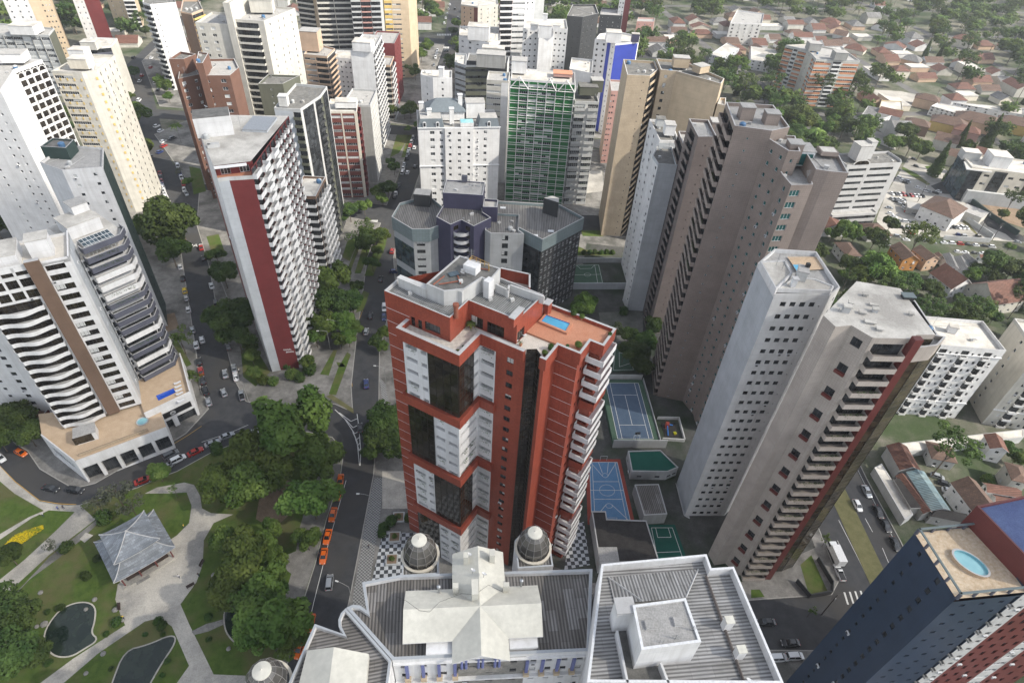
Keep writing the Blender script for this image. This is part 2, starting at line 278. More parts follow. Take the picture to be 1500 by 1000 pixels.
class Tower:
    def __init__(s, name, label, cat, c, z=0, group=None):
        s.root = thing(name, label, cat, (c[0], c[1], z), 0, group); s.wall = MB(); s.roof_ = MB(); s.trim = MB(); s.inst = {}; s.c = c; s.rnd = random.Random(name+label)
    def add(s, kind, key, fn, P, rz):
        s.inst.setdefault(kind, []).append(((Vector(P)-CAM).length, key, fn, Vector(P), rz))
    def window(s, P, rz, w, h, st):
        w = round(w*10)/10; h = round(h*10)/10
        var = s.rnd.choice((0,0,0,1,2,3,4) if st[0] != 'b' else (0,0,0,0,2))
        if st.endswith('0'): var = 0
        if s.rnd.random() < .09 and h > .85 and (P[0]**2+P[1]**2) < 90000: s.add('air_conditioner', 'ac', lambda mb: (mb.box((0,-.5,-.45),(.8,0,0),(0,.3,0),(0,0,.5),'frame_white'), mb.box((.12,-.52,-.4),(.5,0,0),(0,.02,0),(0,0,.4),'frame_dark')), P, rz)
        s.add('window', ('win', w, h, st, var), lambda mb: win_geo(mb, w, h, st, var), P, rz)
    def face(s, a, b, z0, z1, fl, strips, plain='white', depth=.2):
        """strips: (fraction, wall material, kind, options)"""
        a = Vector(a[:2]); b = Vector(b[:2]); L = (b-a).length; u = (b-a).normalized(); n = Vector((u.y, -u.x)); rz = atan2(u.y, u.x)
        mid = (a+b)/2; vis = n.dot(Vector((0,0))-mid)/max(mid.length, 1) > -.12
        if not strips: strips = [(1, plain, None, {})]
        tot = sum(t[0] for t in strips); x = 0; pitch = (z1-z0)/fl; P3 = lambda uu, vv, d=0: (a.x+u.x*uu-n.x*d, a.y+u.y*uu-n.y*d, vv)
        for t in strips:
            fr, mat, kind = t[:3]; o = t[3] if len(t) > 3 else {}; w = L*fr/tot; x0 = x; x1 = x+w; x = x1; holes = []
            f0, f1 = o.get('f', (0, fl)); skip = o.get('skip', ())
            if vis and kind:
                for k in range(f0, f1):
                    if k in skip: continue
                    zf = z0+k*pitch
                    if kind in ('win', 'band'):
                        hh = o.get('h', 1.2); sl_ = o.get('sill', 1.0)
                        if kind == 'band': nn, ww = 1, w-o.get('m', .4)
                        else: nn, ww = o.get('n', 1), o.get('w', 1.2)
                        ww = min(ww, w/nn-.15)
                        if ww < .2: continue
                        for i in range(nn):
                            cx = x0+w*(i+.5)/nn+o.get('du', 0); holes.append((cx-ww/2, cx+ww/2, zf+sl_, zf+sl_+hh, depth)); s.window(P3(cx-ww/2, zf+sl_, depth), rz, ww, hh, o.get('st', 'w'))
                    elif kind in ('loggia', 'balc'):
                        m_ = o.get('m', .15); ww = w-2*m_; sl_ = o.get('sill', 1.05) if kind == 'loggia' else .12; hh = o.get('h', pitch-sl_-.35); dp = o.get('d', 1.1) if kind == 'loggia' else .25
                        holes.append((x0+m_, x0+m_+ww, zf+sl_, zf+sl_+hh, dp)); s.window(P3(x0+m_, zf+sl_, dp), rz, ww, hh, o.get('st', 'd0'))
                        if kind == 'balc':
                            bd = o.get('bd', 1.3); ph = o.get('ph', 1.05); pm = o.get('pm', 'white'); ext = o.get('ext', 0); bw = round(w+2*ext-o.get('gap', .3), 1); wav = o.get('wave', 0); rail = o.get('rail', 0)
                            fn = (lambda mb, bw=bw, bd=bd, ph=ph, pm=pm, rail=rail: balc_geo(mb, bw, bd, ph, pm, rail)) if not wav else (lambda mb, bw=bw, bd=bd, ph=ph, pm=pm: wave_geo(mb, bw, bd, ph, pm))
                            s.add('balcony', ('bal', bw, bd, ph, str(pm), wav, rail), fn, P3(x0+(w-bw)/2, zf, 0), rz)
                            if o.get('pl') and s.rnd.random() < o['pl']:
                                s.add('planter', ('pln', bw), lambda mb, bw=bw, bd=bd: plant_geo(mb, bw*.8), P3(x0+(w-bw)/2+bw*.1, zf+ph-.1, -bd+.3), rz)
                        elif o.get('pl') and s.rnd.random() < o['pl']:
                            s.add('planter', ('pln', round(ww, 1)), lambda mb, ww=ww: plant_geo(mb, ww*.8), P3(x0+m_+ww*.1, zf+sl_-.1, .2), rz)
                    elif kind == 'curtain':
                        s.add('glass_panel', ('cur', round(w, 2), round(pitch, 2), o.get('n', 3), o.get('gm', 'glass_brown')), lambda mb, w=w, o=o: curt_geo(mb, w, pitch, o.get('n', 3), o.get('gm', 'glass_brown')), P3(x0, zf, -.12), rz)
                    elif kind == 'rib':
                        s.trim.box(P3(x0, zf+o.get('z', 0), 0), (u.x*w, u.y*w, 0), (n.x*o.get('d', .12), n.y*o.get('d', .12), 0), (0, 0, o.get('h', .5)), o.get('tm', 'white'))
                        if 'ww' in o:
                            ww = w-.3; holes.append((x0+.15, x0+.15+ww, zf+1.1, zf+1.1+o['ww'], depth)); s.window(P3(x0+.15, zf+1.1, depth), rz, ww, o['ww'], o.get('st', 'w'))
            s.panel(P3, x0, x1, z0, z1, holes, mat)
            if o.get('line') and vis:
                for k in range(1, fl): s.trim.box(P3(x0+.02, z0+k*pitch, 0), (u.x*(w-.04), u.y*(w-.04), 0), (n.x*.03, n.y*.03, 0), (0, 0, .07), o['line'])
            if o.get('fin'):
                for q in (x0, x1): s.trim.box(P3(q-.12, z0, 0), (u.x*.24, u.y*.24, 0), (n.x*.35, n.y*.35, 0), (0, 0, z1-z0), o['fin'])
    def panel(s, P3, x0, x1, z0, z1, holes, mat):
        if not holes:
            s.wall.poly([P3(x0,z0),P3(x1,z0),P3(x1,z1),P3(x0,z1)], mat); return
        rows = {}
        for h in holes: rows.setdefault((round(h[2], 3), round(h[3], 3)), []).append(h)
        z = z0
        for (v0, v1), hs in sorted(rows.items()):
            if v0 > z+1e-4: s.wall.poly([P3(x0,z),P3(x1,z),P3(x1,v0),P3(x0,v0)], mat)
            xx = x0
            for h in sorted(hs):
                if h[0] > xx+1e-4: s.wall.poly([P3(xx,v0),P3(h[0],v0),P3(h[0],v1),P3(xx,v1)], mat)
                d = h[4]; A, B = h[0], h[1]
                s.wall.poly([P3(A,v0),P3(B,v0),P3(B,v0,d),P3(A,v0,d)], mat); s.wall.poly([P3(A,v1,d),P3(B,v1,d),P3(B,v1),P3(A,v1)], mat)
                s.wall.poly([P3(A,v0),P3(A,v0,d),P3(A,v1,d),P3(A,v1)], mat); s.wall.poly([P3(B,v0,d),P3(B,v0),P3(B,v1),P3(B,v1,d)], mat)
                xx = B
            if xx < x1-1e-4: s.wall.poly([P3(xx,v0),P3(x1,v0),P3(x1,v1),P3(xx,v1)], mat)
            z = v1
        if z < z1-1e-4: s.wall.poly([P3(x0,z),P3(x1,z),P3(x1,z1),P3(x0,z1)], mat)
    def vol(s, poly, z0, z1, wall='white', deck='roof_felt', faces=None, fl=10, ph=.9, cap='cap', pw=.3, pin=None):
        faces = faces or {}; p = [Vector(q[:2]) for q in poly]; zt = z1-ph
        if area(p) < 0: p = p[::-1]
        for i in range(len(p)):
            st = faces.get(i, faces.get('*')); f2 = fl
            if isinstance(st, tuple): f2, st = st
            s.face(p[i], p[(i+1) % len(p)], z0, zt, f2, st, wall)
            a, b = p[i], p[(i+1) % len(p)]
            s.wall.poly([(a.x,a.y,zt),(b.x,b.y,zt),(b.x,b.y,z1),(a.x,a.y,z1)], pin or (wall))
        if ph > .05:
            q = ipoly(p, pw)
            for i in range(len(p)):
                j = (i+1) % len(p); a, b, c, d = p[i], p[j], q[j], q[i]
                s.roof_.poly([(a.x,a.y,z1),(b.x,b.y,z1),(c.x,c.y,z1),(d.x,d.y,z1)], cap)
                s.roof_.poly([(d.x,d.y,z1),(c.x,c.y,z1),(c.x,c.y,zt),(d.x,d.y,zt)], wall)
            s.roof_.poly([(v.x,v.y,zt) for v in q], deck)
        else: s.roof_.poly([(v.x,v.y,z1) for v in p], deck)
        s.roof_.build('roof', s.root); s.roof_ = MB(); s.clutter(p, zt if ph > .05 else z1, z1-z0)
        return p
    def done(s, cap=100):
        r = s.root; s.wall.build('wall', r)
        if s.roof_.v: s.roof_.build('roof', r)
        if s.trim.v: s.trim.build('wall_trim', r)
        for kind, L in s.inst.items():
            L.sort(key=lambda t: t[0]); rest = MB() if len(L) > cap else None
            for i, (d, key, fn, P, rz) in enumerate(L):
                me, mb = shared(key, fn, kind)
                if i < cap:
                    o = bpy.data.objects.new(kind, me); COL.objects.link(o); o.parent = r; o.location = P-r.location; o.rotation_euler = (0, 0, rz)
                else:
                    k = len(rest.v); c, n = cos(rz), sin(rz); rest.v += [(P.x+v[0]*c-v[1]*n, P.y+v[0]*n+v[1]*c, P.z+v[2]) for v in mb.v]
                    rest.f += [tuple(k+j for j in f) for f in mb.f]; mm = [rest.mi(m) for m in mb.mats]; rest.m += [mm[j] for j in mb.m]
            if rest: rest.build(kind, r)['kind'] = 'stuff'
        return r
    def clutter(s, p, z, hh):
        if hh < 14 or getattr(s, 'nc', 0): return
        c = sum(p, Vector((0,0)))/len(p); R = s.rnd; A = abs(area(p))
        for _ in range(min(5, int(A/45)+1)):
            q = c.lerp(R.choice(p), R.uniform(.25,.72)); a = R.uniform(0,3); k = R.random()
            if k < .35: s.rbox('roof_hatch', q, R.uniform(.6,1.4), R.uniform(.6,1.2), z, z+R.uniform(.3,.9), R.choice(('cap','white_dirty','roof_mid')), a)
            elif k < .5: s.tank(q, z, R.uniform(.6,.9), R.uniform(.8,1.2), 'tank_blue' if R.random() < .4 else 'light_grey')
            elif k < .65: s.antenna(q, z, R.uniform(2,4.5))
            elif k < .78: s.dish(q, z, R.uniform(.4,.7))
            else:
                mb = MB(); e = c.lerp(R.choice(p), .8); mb.bar((q.x,q.y,z+.12),(e.x,e.y,z+.12),.07,'cap',5); mb.build('roof_pipe', s.root)
    # roof furniture: each a part
    def rbox(s, name, c, w, d, z0, z1, m, ang=0, top=None, over=0):
        mb = MB(); mb.abox(c[0], c[1], w, d, z0, z1, m, ang)
        if top: mb.abox(c[0], c[1], w+.3+over, d+.3+over, z1, z1+.18, top, ang)
        return mb.build(name, s.root)
    def antenna(s, c, z, h=5):
        mb = MB(); mb.bar((c[0], c[1], z), (c[0], c[1], z+h), .05, 'steel', 4)
        for k in range(4): mb.bar((c[0]-.7+.1*k, c[1], z+h-.3-.35*k), (c[0]+.7-.1*k, c[1], z+h-.3-.35*k), .025, 'steel', 3)
        return mb.build('antenna', s.root)
    def dish(s, c, z, r=.7):
        mb = MB(); n = 12; mb.bar((c[0], c[1], z), (c[0], c[1], z+.7), .05, 'steel', 5)
        pr = [(0, -.0), (r*.5, .06), (r*.85, .18), (r, .26)]; ax = Vector((.35, .55, .75)).normalized(); x = ax.orthogonal().normalized(); y = ax.cross(x); C0 = Vector((c[0], c[1], z+.7))
        pts = [[C0+ax*zz+(x*cos(2*pi*j/n)+y*sin(2*pi*j/n))*rr for j in range(n)] for rr, zz in pr]
        for a in range(3):
            for j in range(n): mb.poly([pts[a][j], pts[a][(j+1) % n], pts[a+1][(j+1) % n], pts[a+1][j]], 'frame_white')
        mb.bar(C0, C0+ax*.5, .03, 'steel', 4)
        return mb.build('satellite_dish', s.root)
    def tank(s, c, z, r=1.2, h=1.5, m='light_grey'):
        mb = MB(); mb.lathe((c[0], c[1]), [(r, z), (r*1.02, z+h), (r*.6, z+h+.25), (.1, z+h+.35)], m, 14); return mb.build('water_tank', s.root)
def balc_geo(mb, w, d, ph, pm, rail):
    mb.box((0,-d,0), (w,0,0), (0,d,0), (0,0,.16), pm)
    if rail:
        for z in (.35,.6,.85,1.05): mb.box((0,-d,z), (w,0,0), (0,.04,0), (0,0,.04), 'rail_dark')
        for x in (0, w-.05): mb.box((x,-d+.04,.16), (.05,0,0), (0,d-.04,0), (0,0,.9), 'rail_dark')
    else:
        mb.box((0,-d,.16), (w,0,0), (0,.12,0), (0,0,ph-.16), pm); mb.box((0,-d+.12,.16), (.12,0,0), (0,d-.12,0), (0,0,ph-.16), pm); mb.box((w-.12,-d+.12,.16), (.12,0,0), (0,d-.12,0), (0,0,ph-.16), pm)
def wave_geo(mb, w, d, ph, pm):
    n = 18; f = [(i*w/n, -d*(.70+.30*sin(2*pi*(i/n)*1.15-2.5)) if i/n > .0 else -.1) for i in range(n+1)]
    for i in range(n):
        (a, y0), (b, y1) = f[i], f[i+1]
        mb.poly([(a,y0,0),(b,y1,0),(b,y1,ph),(a,y0,ph)], pm); mb.poly([(a,y0,ph),(b,y1,ph),(b,y1+.14,ph),(a,y0+.14,ph)], pm); mb.poly([(b,y1+.14,.16),(a,y0+.14,.16),(a,y0+.14,ph),(b,y1+.14,ph)], pm)
        mb.poly([(a,y0+.14,.16),(b,y1+.14,.16),(b,0,.16),(a,0,.16)], 'cap'); mb.poly([(a,y0,0),(a,0,0),(b,0,0),(b,y1,0)], pm)
    mb.box((w-.12,f[-1][1],.16), (.12,0,0), (0,-f[-1][1],0), (0,0,ph-.16), pm); mb.box((0,f[0][1]-.0,.16), (.12,0,0), (0,-f[0][1],0), (0,0,ph-.16), pm)
def plant_geo(mb, w):
    R = random.Random(3)
    for i in range(int(w*38)):
        x = R.uniform(0, w); y = R.uniform(-.3,.2); z = R.uniform(-.45,.35)-abs(y)*.5; a = R.uniform(.07,.17); t = Vector((R.gauss(0,1), R.gauss(0,1), R.gauss(0,1))).normalized(); q = t.orthogonal().normalized()
        p = Vector((x,y,z)); mb.poly([p, p+t*a*1.5, p+q*a+t*a*.7], 'leaf_bush')
def curt_geo(mb, w, h, n, gm):
    mb.box((0,0,0), (w,0,0), (0,.118,0), (0,0,h), gm)
    for i in range(n+1): mb.box((max(0,min(w-.06, i*w/n-.03)),-.05,0), (.06,0,0), (0,.049,0), (0,0,h), 'mullion')
    for z in (0, h*.5): mb.box((0,-.04,z), (w,0,0), (0,.038,0), (0,0,.06), 'mullion')
def frame2(o, deg):
    a = radians(deg); e1 = Vector((cos(a), sin(a))); e2 = Vector((-sin(a), cos(a))); o = Vector(o[:2])
    return lambda s_, t_: o+e1*s_+e2*t_
def rectf(a, b, d):
    a = Vector(a[:2]); b = Vector(b[:2]); u = (b-a).normalized(); n = Vector((-u.y, u.x))
    return [a, b, b+n*d, a+n*d]
def gable(mb, f, s0, s1, t0, t1, z, rise, m, wm='white', along='s', ov=.4):
    """gable roof over local rectangle; ridge along s or t"""
    if along == 's':
        tm = (t0+t1)/2; R0, R1 = f(s0-ov, tm), f(s1+ov, tm); A, B, C, D = f(s0-ov, t0-ov), f(s1+ov, t0-ov), f(s1+ov, t1+ov), f(s0-ov, t1+ov); q = [(f(s0,t0), f(s0,t1), f(s0,tm)), (f(s1,t0), f(s1,t1), f(s1,tm))]
    else:
        sm = (s0+s1)/2; R0, R1 = f(sm, t0-ov), f(sm, t1+ov); A, B, C, D = f(s1+ov, t0-ov), f(s1+ov, t1+ov), f(s0-ov, t1+ov), f(s0-ov, t0-ov); q = [(f(s0,t0), f(s1,t0), f(sm,t0)), (f(s0,t1), f(s1,t1), f(sm,t1))]
    span = (t1-t0 if along == 's' else s1-s0)/2; ze = z-rise*ov/span
    v = lambda p, zz: (p.x, p.y, zz)
    for k in (0, -.18):
        mb.poly([v(A,ze+k), v(B,ze+k), v(R1,z+rise+k), v(R0,z+rise+k)], m); mb.poly([v(C,ze+k), v(D,ze+k), v(R0,z+rise+k), v(R1,z+rise+k)], m)
    for a, b in ((A,B),(C,D)): mb.poly([v(a,ze-.18),v(b,ze-.18),v(b,ze),v(a,ze)], wm)
    for a, r in ((A,R0),(D,R0),(B,R1),(C,R1)): mb.poly([v(a,ze-.18),v(a,ze),v(r,z+rise),v(r,z+rise-.18)], wm)
    for a, b, c in q: mb.poly([v(a,z-.2), v(b,z-.2), v(b,z-.12), v(c,z+rise-.12), v(a,z-.12)], wm)
def hip(mb, p, z, rise, m, ov=.4, ridge=.45):
    p = [Vector(q[:2]) for q in p]
    if area(p) < 0: p = p[::-1]
    q = ipoly(p, -ov); L0 = (q[1]-q[0]).length; L1 = (q[2]-q[1]).length
    if L0 < L1: q = q[1:]+q[:1]; L0, L1 = L1, L0
    u = (q[1]-q[0]).normalized(); w = (q[3]-q[0]); k = L1*ridge
    R0 = q[0]+w/2+u*k; R1 = q[1]+w/2-u*k; v = lambda a, zz: (a.x, a.y, zz)
    mb.poly([v(q[0],z),v(q[1],z),v(R1,z+rise),v(R0,z+rise)], m); mb.poly([v(q[2],z),v(q[3],z),v(R0,z+rise),v(R1,z+rise)], m)
    mb.poly([v(q[1],z),v(q[2],z),v(R1,z+rise)], m); mb.poly([v(q[3],z),v(q[0],z),v(R0,z+rise)], m)
    mb.poly([v(a,z-.12) for a in q][::-1], m)
    for i in range(4): mb.poly([v(q[i],z-.12), v(q[(i+1)%4],z-.12), v(q[(i+1)%4],z), v(q[i],z)], m)
# ------------------------------------------------------------------ the towers
flatm('tank_blue', (.06,.14,.26), .5)
def V2(*a): return [Vector(q) for q in a]
TALL = 'apartment tower'
# --- the red tiled tower in the middle
def red_tower():
    T = Tower('apartment_tower', 'red tiled apartment tower with dark glass corners, white loggias and a rooftop pool terrace', TALL, (0, 90)); T.nc = 1
    f = frame2((-23.7, 89.8), -27.5); R = 'red_tile'
    L1 = {'line': 'frame_white'}
    groups = [(0, 18.0, 'B'), (18.0, 36.2, 'A'), (36.2, 55.0, 'B'), (55.0, 70.8, 'A')]
    # main body behind the corner block (outline follows the ledge)
    outer = [f(0,0), f(5.4,0), f(5.4,-2.4), f(17.6,-2.4), f(17.6,4.5), f(27.3,4.5), f(28.8,5.6), f(30.3,4.5), f(31,4.5), f(31,9.2), f(35.4,9.2), f(35.4,13.4), f(38,13.4), f(38,18.2), f(24.4,18.2), f(24.4,19), f(15.8,17), f(7,15), f(-.3,5.5)]
    fl = 23; zt = 70.8
    for i in range(len(outer)):
        a, b = outer[i], outer[(i+1) % len(outer)]
        if i == 0: T.face(a, b, 0, 77.2, 25, [(1, R, None, {'line': 'frame_white'})])
        elif i in (2, 3, 4):
            for z0, z1, g in groups:
                n = 5 if z1-z0 < 17 else 6
                if i == 2: st = [(3.6,'white','loggia',{'m':.5,'h':.95,'sill':1.3,'d':.8,'pl':.5}),(2.0,'white','loggia',{'m':.35,'h':.95,'sill':1.3,'d':.8,'pl':.3}),(6.6,R,'curtain',{'n':4})] if g == 'A' else [(6.2,R,'curtain',{'n':4}),(3,'white','loggia',{'m':.4,'h':.95,'sill':1.3,'d':.8,'pl':.4}),(3,'white','loggia',{'m':.4,'h':.95,'sill':1.3,'d':.8,'pl':.4})]
                elif i == 3: st = [(4.9,R,'curtain',{'n':5}),(2,'white','loggia',{'m':.2,'h':.95,'sill':1.3,'d':.8})] if g == 'A' else [(6.9,'white','loggia',{'m':.5,'h':.95,'sill':1.3,'d':.8,'pl':.6})]
                else: st = [(3.6,'white','loggia',{'m':.3,'pl':.7,'h':1.0,'sill':1.3,'d':.8}),(6.1,R,'win',{'w':1.4,'h':1.3,'st':'d'})]
                T.face(a, b, z0, z1, n, st)
            T.face(a, b, 70.8, 72.3, 1, None, R)
        elif i in (5, 6): T.face(a, b, 0, 73.6, 24, [(1, 'charcoal', 'curtain', {'n': 2, 'gm': 'glass_brown'})])
        elif i == 8: T.face(a, b, 0, 72.3, 23, [(1, R, None, {})])
        elif i == 9: T.face(a, b, 0, 72.3, 23, [(1, R, None, {'line': 'frame_white'})])
        elif i == 10: T.face(a, b, 0, 72.3, 23, [(1, R, 'win', {'w': .8, 'h': 1.1, 'st': 'd'})])
        elif i == 11: T.face(a, b, 0, 72.3, 23, [(1, R, 'loggia', {'m': .3, 'skip': (5,11,17), 'st':'d0'})])
        elif i == 12: T.face(a, b, 0, 72.3, 23, [(1, R, 'loggia', {'m': .4, 'skip': (5,11,17)})])
        elif i in (0, 17, 18): T.face(a, b, 0, 77.2, 1, None, R)
        else: T.face(a, b, 0, 72.3, 1, None, R)
    # terrace deck, one sheet inside the ledge
    T.roof_.poly([(v.x, v.y, 72.3) for v in [f(5.4,-2.4), f(17.6,-2.4), f(17.6,4.5), f(24.4,4.5), f(24.4,6), f(14.3,6), f(14.3,0), f(5.4,0)]], 'terrace_check')
    T.roof_.poly([(v.x, v.y, 72.3) for v in [f(24.4,4.5), f(27.3,4.5), f(28.8,5.6), f(30.3,4.5), f(31,4.5), f(31,9.2), f(31,9.6), f(24.4,9.6)]], 'terrace_pale')
    T.roof_.poly([(v.x, v.y, 72.7) for v in [f(24.4,9.6), f(31,9.6), f(31,9.2), f(35.4,9.2), f(35.4,13.4), f(38,13.4), f(38,18.2), f(24.4,18.2)]], 'terrace_orange')
    T.face(f(24.4,9.6), f(31,9.6), 72.3, 72.7, 1, None, 'terrace_orange')
    T.roof_.build('terrace', T.root); T.roof_ = MB(); T.roof_.poly([(v.x,v.y,71.9) for v in outer], 'roof_mid')
    # ledge band (parapet) wrapping the block, thick
    def band(path, z0, z1, thick, name, m=R, cap='cap'):
        mb = MB()
        for i in range(len(path)-1):
            a, b = path[i], path[i+1]; u = (b-a).normalized(); n = Vector((u.y, -u.x)); e = thick if i < len(path)-2 else 0
            def off(q, k):
                if 0 < k < len(path)-1:
                    u1 = (path[k]-path[k-1]).normalized(); u2 = (path[k+1]-path[k]).normalized(); m1 = Vector((u1.y,-u1.x)); m2 = Vector((u2.y,-u2.x)); return q+(m1+m2)/(1+m1.dot(m2))*thick
                return q+n*thick
            c, d = off(a, i), off(b, i+1)
            mb.poly([(c.x,c.y,z0),(d.x,d.y,z0),(d.x,d.y,z1),(c.x,c.y,z1)], m); mb.poly([(b.x,b.y,z0),(a.x,a.y,z0),(a.x,a.y,z1),(b.x,b.y,z1)], m)
            mb.poly([(c.x,c.y,z1),(d.x,d.y,z1),(b.x,b.y,z1),(a.x,a.y,z1)], cap); mb.poly([(a.x,a.y,z0),(b.x,b.y,z0),(d.x,d.y,z0),(c.x,c.y,z0)], m)
            if i == 0: mb.poly([(a.x,a.y,z0),(c.x,c.y,z0),(c.x,c.y,z1),(a.x,a.y,z1)], m)
            if i == len(path)-2: mb.poly([(d.x,d.y,z0),(b.x,b.y,z0),(b.x,b.y,z1),(d.x,d.y,z1)], m)
        return mb.build(name, T.root)
    w = .35
    pth = [f(5.4,0), f(5.4,-2.4), f(17.6,-2.4), f(17.6,4.5), f(27.2,4.5)]
    band(pth, 70.8, 73.5, .75, 'parapet')
    band([f(30.2,4.5), f(31,4.5), f(31,9.2), f(35.4,9.2), f(35.4,13.4), f(38,13.4), f(38,18.2), f(24.4,18.2)], 70.8, 73.5, .5, 'parapet')
    for z in (55.2, 36.4, 17.8): band([f(5.4,0), f(5.4,-2.4), f(17.6,-2.4), f(17.6,4.5), f(21.6,4.5)], z-1.0, z+1.3, .75, 'red_ledge', R, R)
    # white wrap-round balconies on the right corner
    for k in range(22):
        z = 69.3-3.08*k; mb = MB(); m = R if k in (4, 10, 16) else 'white'; e = 1.25 if m != R else .9
        P = [f(35.7,13.3), f(35.7,13.3-e), f(38+e,13.3-e), f(38+e,18.4), f(38.05,18.4)]; zz = z
        for i in range(4):
            a, b = P[i], P[i+1]; u = (b-a).normalized(); n = Vector((-u.y, u.x))*.13
            mb.box((a.x,a.y,zz-.25), (b.x-a.x,b.y-a.y,0), (n.x,n.y,0), (0,0,1.35 if m != R else 1.9), m)
        mb.poly([(q.x,q.y,zz) for q in (P[0],P[1],P[2],P[3],P[4],f(38.05,13.3))], m); mb.poly([(q.x,q.y,zz-.2) for q in (P[0],P[1],P[2],P[3],P[4],f(38.05,13.3))][::-1], m)
        if z > 1: mb.build('balcony', T.root)
    # upper storey, corrugated roof
    up = [f(0,0), f(14.3,0), f(14.3,6), f(24.4,6), f(24.9,15), f(15.8,15.2), f(7.2,14), f(6.8,6), f(-.3,5.4)]
    mb = MB()
    for i in range(len(up)):
        a, b = up[i], up[(i+1) % len(up)]
        if i == 0:
            T.face(f(0,0), f(5.4,0), 77.2, 77.9, 1, None, R); T.face(f(5.4,0), f(14.3,0), 72.3, 77.9, 1, [(3.1,R,'win',{'w':.9,'h':2.1,'sill':.05,'n':2,'st':'d0'}),(4.0,R,'win',{'w':3.4,'h':1.8,'sill':.7,'st':'d0'}),(1.8,R,None)])
        elif i == 1: T.face(a, b, 72.3, 77.9, 1, [(1, R, None)])
        elif i == 2: T.face(a, b, 72.3, 77.9, 1, [(1,R,'win',{'w':2.6,'h':2.5,'sill':.05,'st':'b'}),(1.2,R,'win',{'w':3.6,'h':2.5,'sill':.05,'st':'b'}),(.6,R,None)])
        elif i == 3: T.face(a, b, 72.3, 77.9, 1, [(1,R,'win',{'w':2.4,'h':2.4,'sill':.05,'st':'b'}),(2,R,None)])
        else: T.face(a, b, 77.2 if i > 6 else 60, 77.9, 1, None, R)
    q = ipoly(up, .3)
    for i in range(len(up)):
        j = (i+1) % len(up); a, b, c, d = up[i], up[j], q[j], q[i]
        mb.poly([(a.x,a.y,77.9),(b.x,b.y,77.9),(c.x,c.y,77.9),(d.x,d.y,77.9)], 'cap'); mb.poly([(d.x,d.y,77.9),(c.x,c.y,77.9),(c.x,c.y,77.2),(d.x,d.y,77.2)], 'cap')
    mb.poly([(v.x,v.y,77.2) for v in q], 'corr_red'); mb.build('roof', T.root)
    # stair block with its slab
    S = [W('r',*a, 80.3) for a in ((268,195),(375,240),(500,228),(608,158),(655,178),(722,100),(470,22))]; mb = MB(); prism(mb, S, 77, 80.3, 'white_dirty', 'roof_felt')
    q = ipoly([Vector(a[:2]) for a in S] if area(S) > 0 else [Vector(a[:2]) for a in S][::-1], .3); o = [Vector(a[:2]) for a in S] if area(S) > 0 else [Vector(a[:2]) for a in S][::-1]
    for i in range(len(q)):
        j = (i+1) % len(q); mb.poly([(o[i].x,o[i].y,80.5),(o[j].x,o[j].y,80.5),(q[j].x,q[j].y,80.5),(q[i].x,q[i].y,80.5)], 'cap'); mb.poly([(q[i].x,q[i].y,80.5),(q[j].x,q[j].y,80.5),(q[j].x,q[j].y,80.3),(q[i].x,q[i].y,80.3)], 'cap'); mb.poly([(o[i].x,o[i].y,80.3),(o[j].x,o[j].y,80.3),(o[j].x,o[j].y,80.5),(o[i].x,o[i].y,80.5)], 'white_dirty')
    mb.build('stair_house', T.root)
    c = W('r',547,78,81.6); T.rbox('lift_vent', c, 2.6, 1.9, 80.3, 81.9, 'white', radians(-25)); mb = MB(); c2 = W('r',527,80,81.4); mb.abox(c2[0], c2[1]-.75, 1.5, .06, 80.6, 81.5, 'black', radians(-25)); mb.build('vent_grille', T.root)
    c = W('r',190,190,79); T.rbox('vent_wall', c, 6.4, .8, 77.2, 79.2, 'white_dirty', radians(-28), 'white_dirty')
    c = W('r',650,175,80.5); T.rbox('parapet_block', c, 1.6, 1.2, 77.2, 80.9, 'white', radians(58))
    c = W('r',470,228,80.2); T.rbox('parapet_block', c, 1.6, .8, 77.2, 80.3, 'white_dirty', radians(-25))
    mb = MB(); a = W('r',270,215,79.2); b = W('r',375,262,78.8)
    c = W('r',450,360,78.5); mb = MB(); mb.lathe(c, [(.42,77.2),(.42,79.6),(.55,79.65),(.55,80.2),(.3,80.25)], 'rust', 12); mb.build('chimney', T.root)
    c = W('r',820,375,78.8); T.rbox('chimney_stack', c, .9, 3.4, 77.0, 79.0, R, radians(-27.5), 'cap')
    mb = MB(); c = W('r',436,124,80.7); mb.abox(c[0], c[1], 1.9, 1.3, 80.45, 80.6, 'glass_blue', radians(30)); mb.build('skylight', T.root)
    for x, y in ((486,128),(517,127)): T.dish(W('r',x,y,81), 80.35, .55)
    mb = MB()
    for (x0,y0,x1,y1) in ((310,195,378,143),(345,193,478,172),(460,140,478,190),(590,95,650,105)): mb.bar(W('r',x0,y0,80.55), W('r',x1,y1,80.55), .14, 'rust', 4)
    mb.build('steel_beams', T.root)
    mb = MB()
    for z in (80.9, 81.4):
        pts = [W('r',530,40,81.4), W('r',548,18,81.4), W('r',650,65,81.4), W('r',652,85,81.4)]
        for a, b in zip(pts, pts[1:]): mb.bar((a.x,a.y,z), (b.x,b.y,z), .05, 'line_yellow', 4)
        if z > 81:
            for a, b in zip(pts, pts[1:]):
                for k in range(5): p_ = a.lerp(b, k/4); mb.bar((p_.x,p_.y,80.3), (p_.x,p_.y,81.4), .04, 'line_yellow', 4)
    mb.build('guard_rail', T.root)
    # low parapet of the raised roof on the right
    mb = MB(); P = [W('r',690,190,79), W('r',770,228,79), W('r',780,195,79), W('r',988,268,79)]
    for a, b in zip(P, P[1:]): u = (b-a).normalized(); mb.box((a.x,a.y,77.2), (b.x-a.x,b.y-a.y,0), (-u.y*.3,u.x*.3,0), (0,0,1.7), 'white_dirty')
    mb.build('parapet_block', T.root)
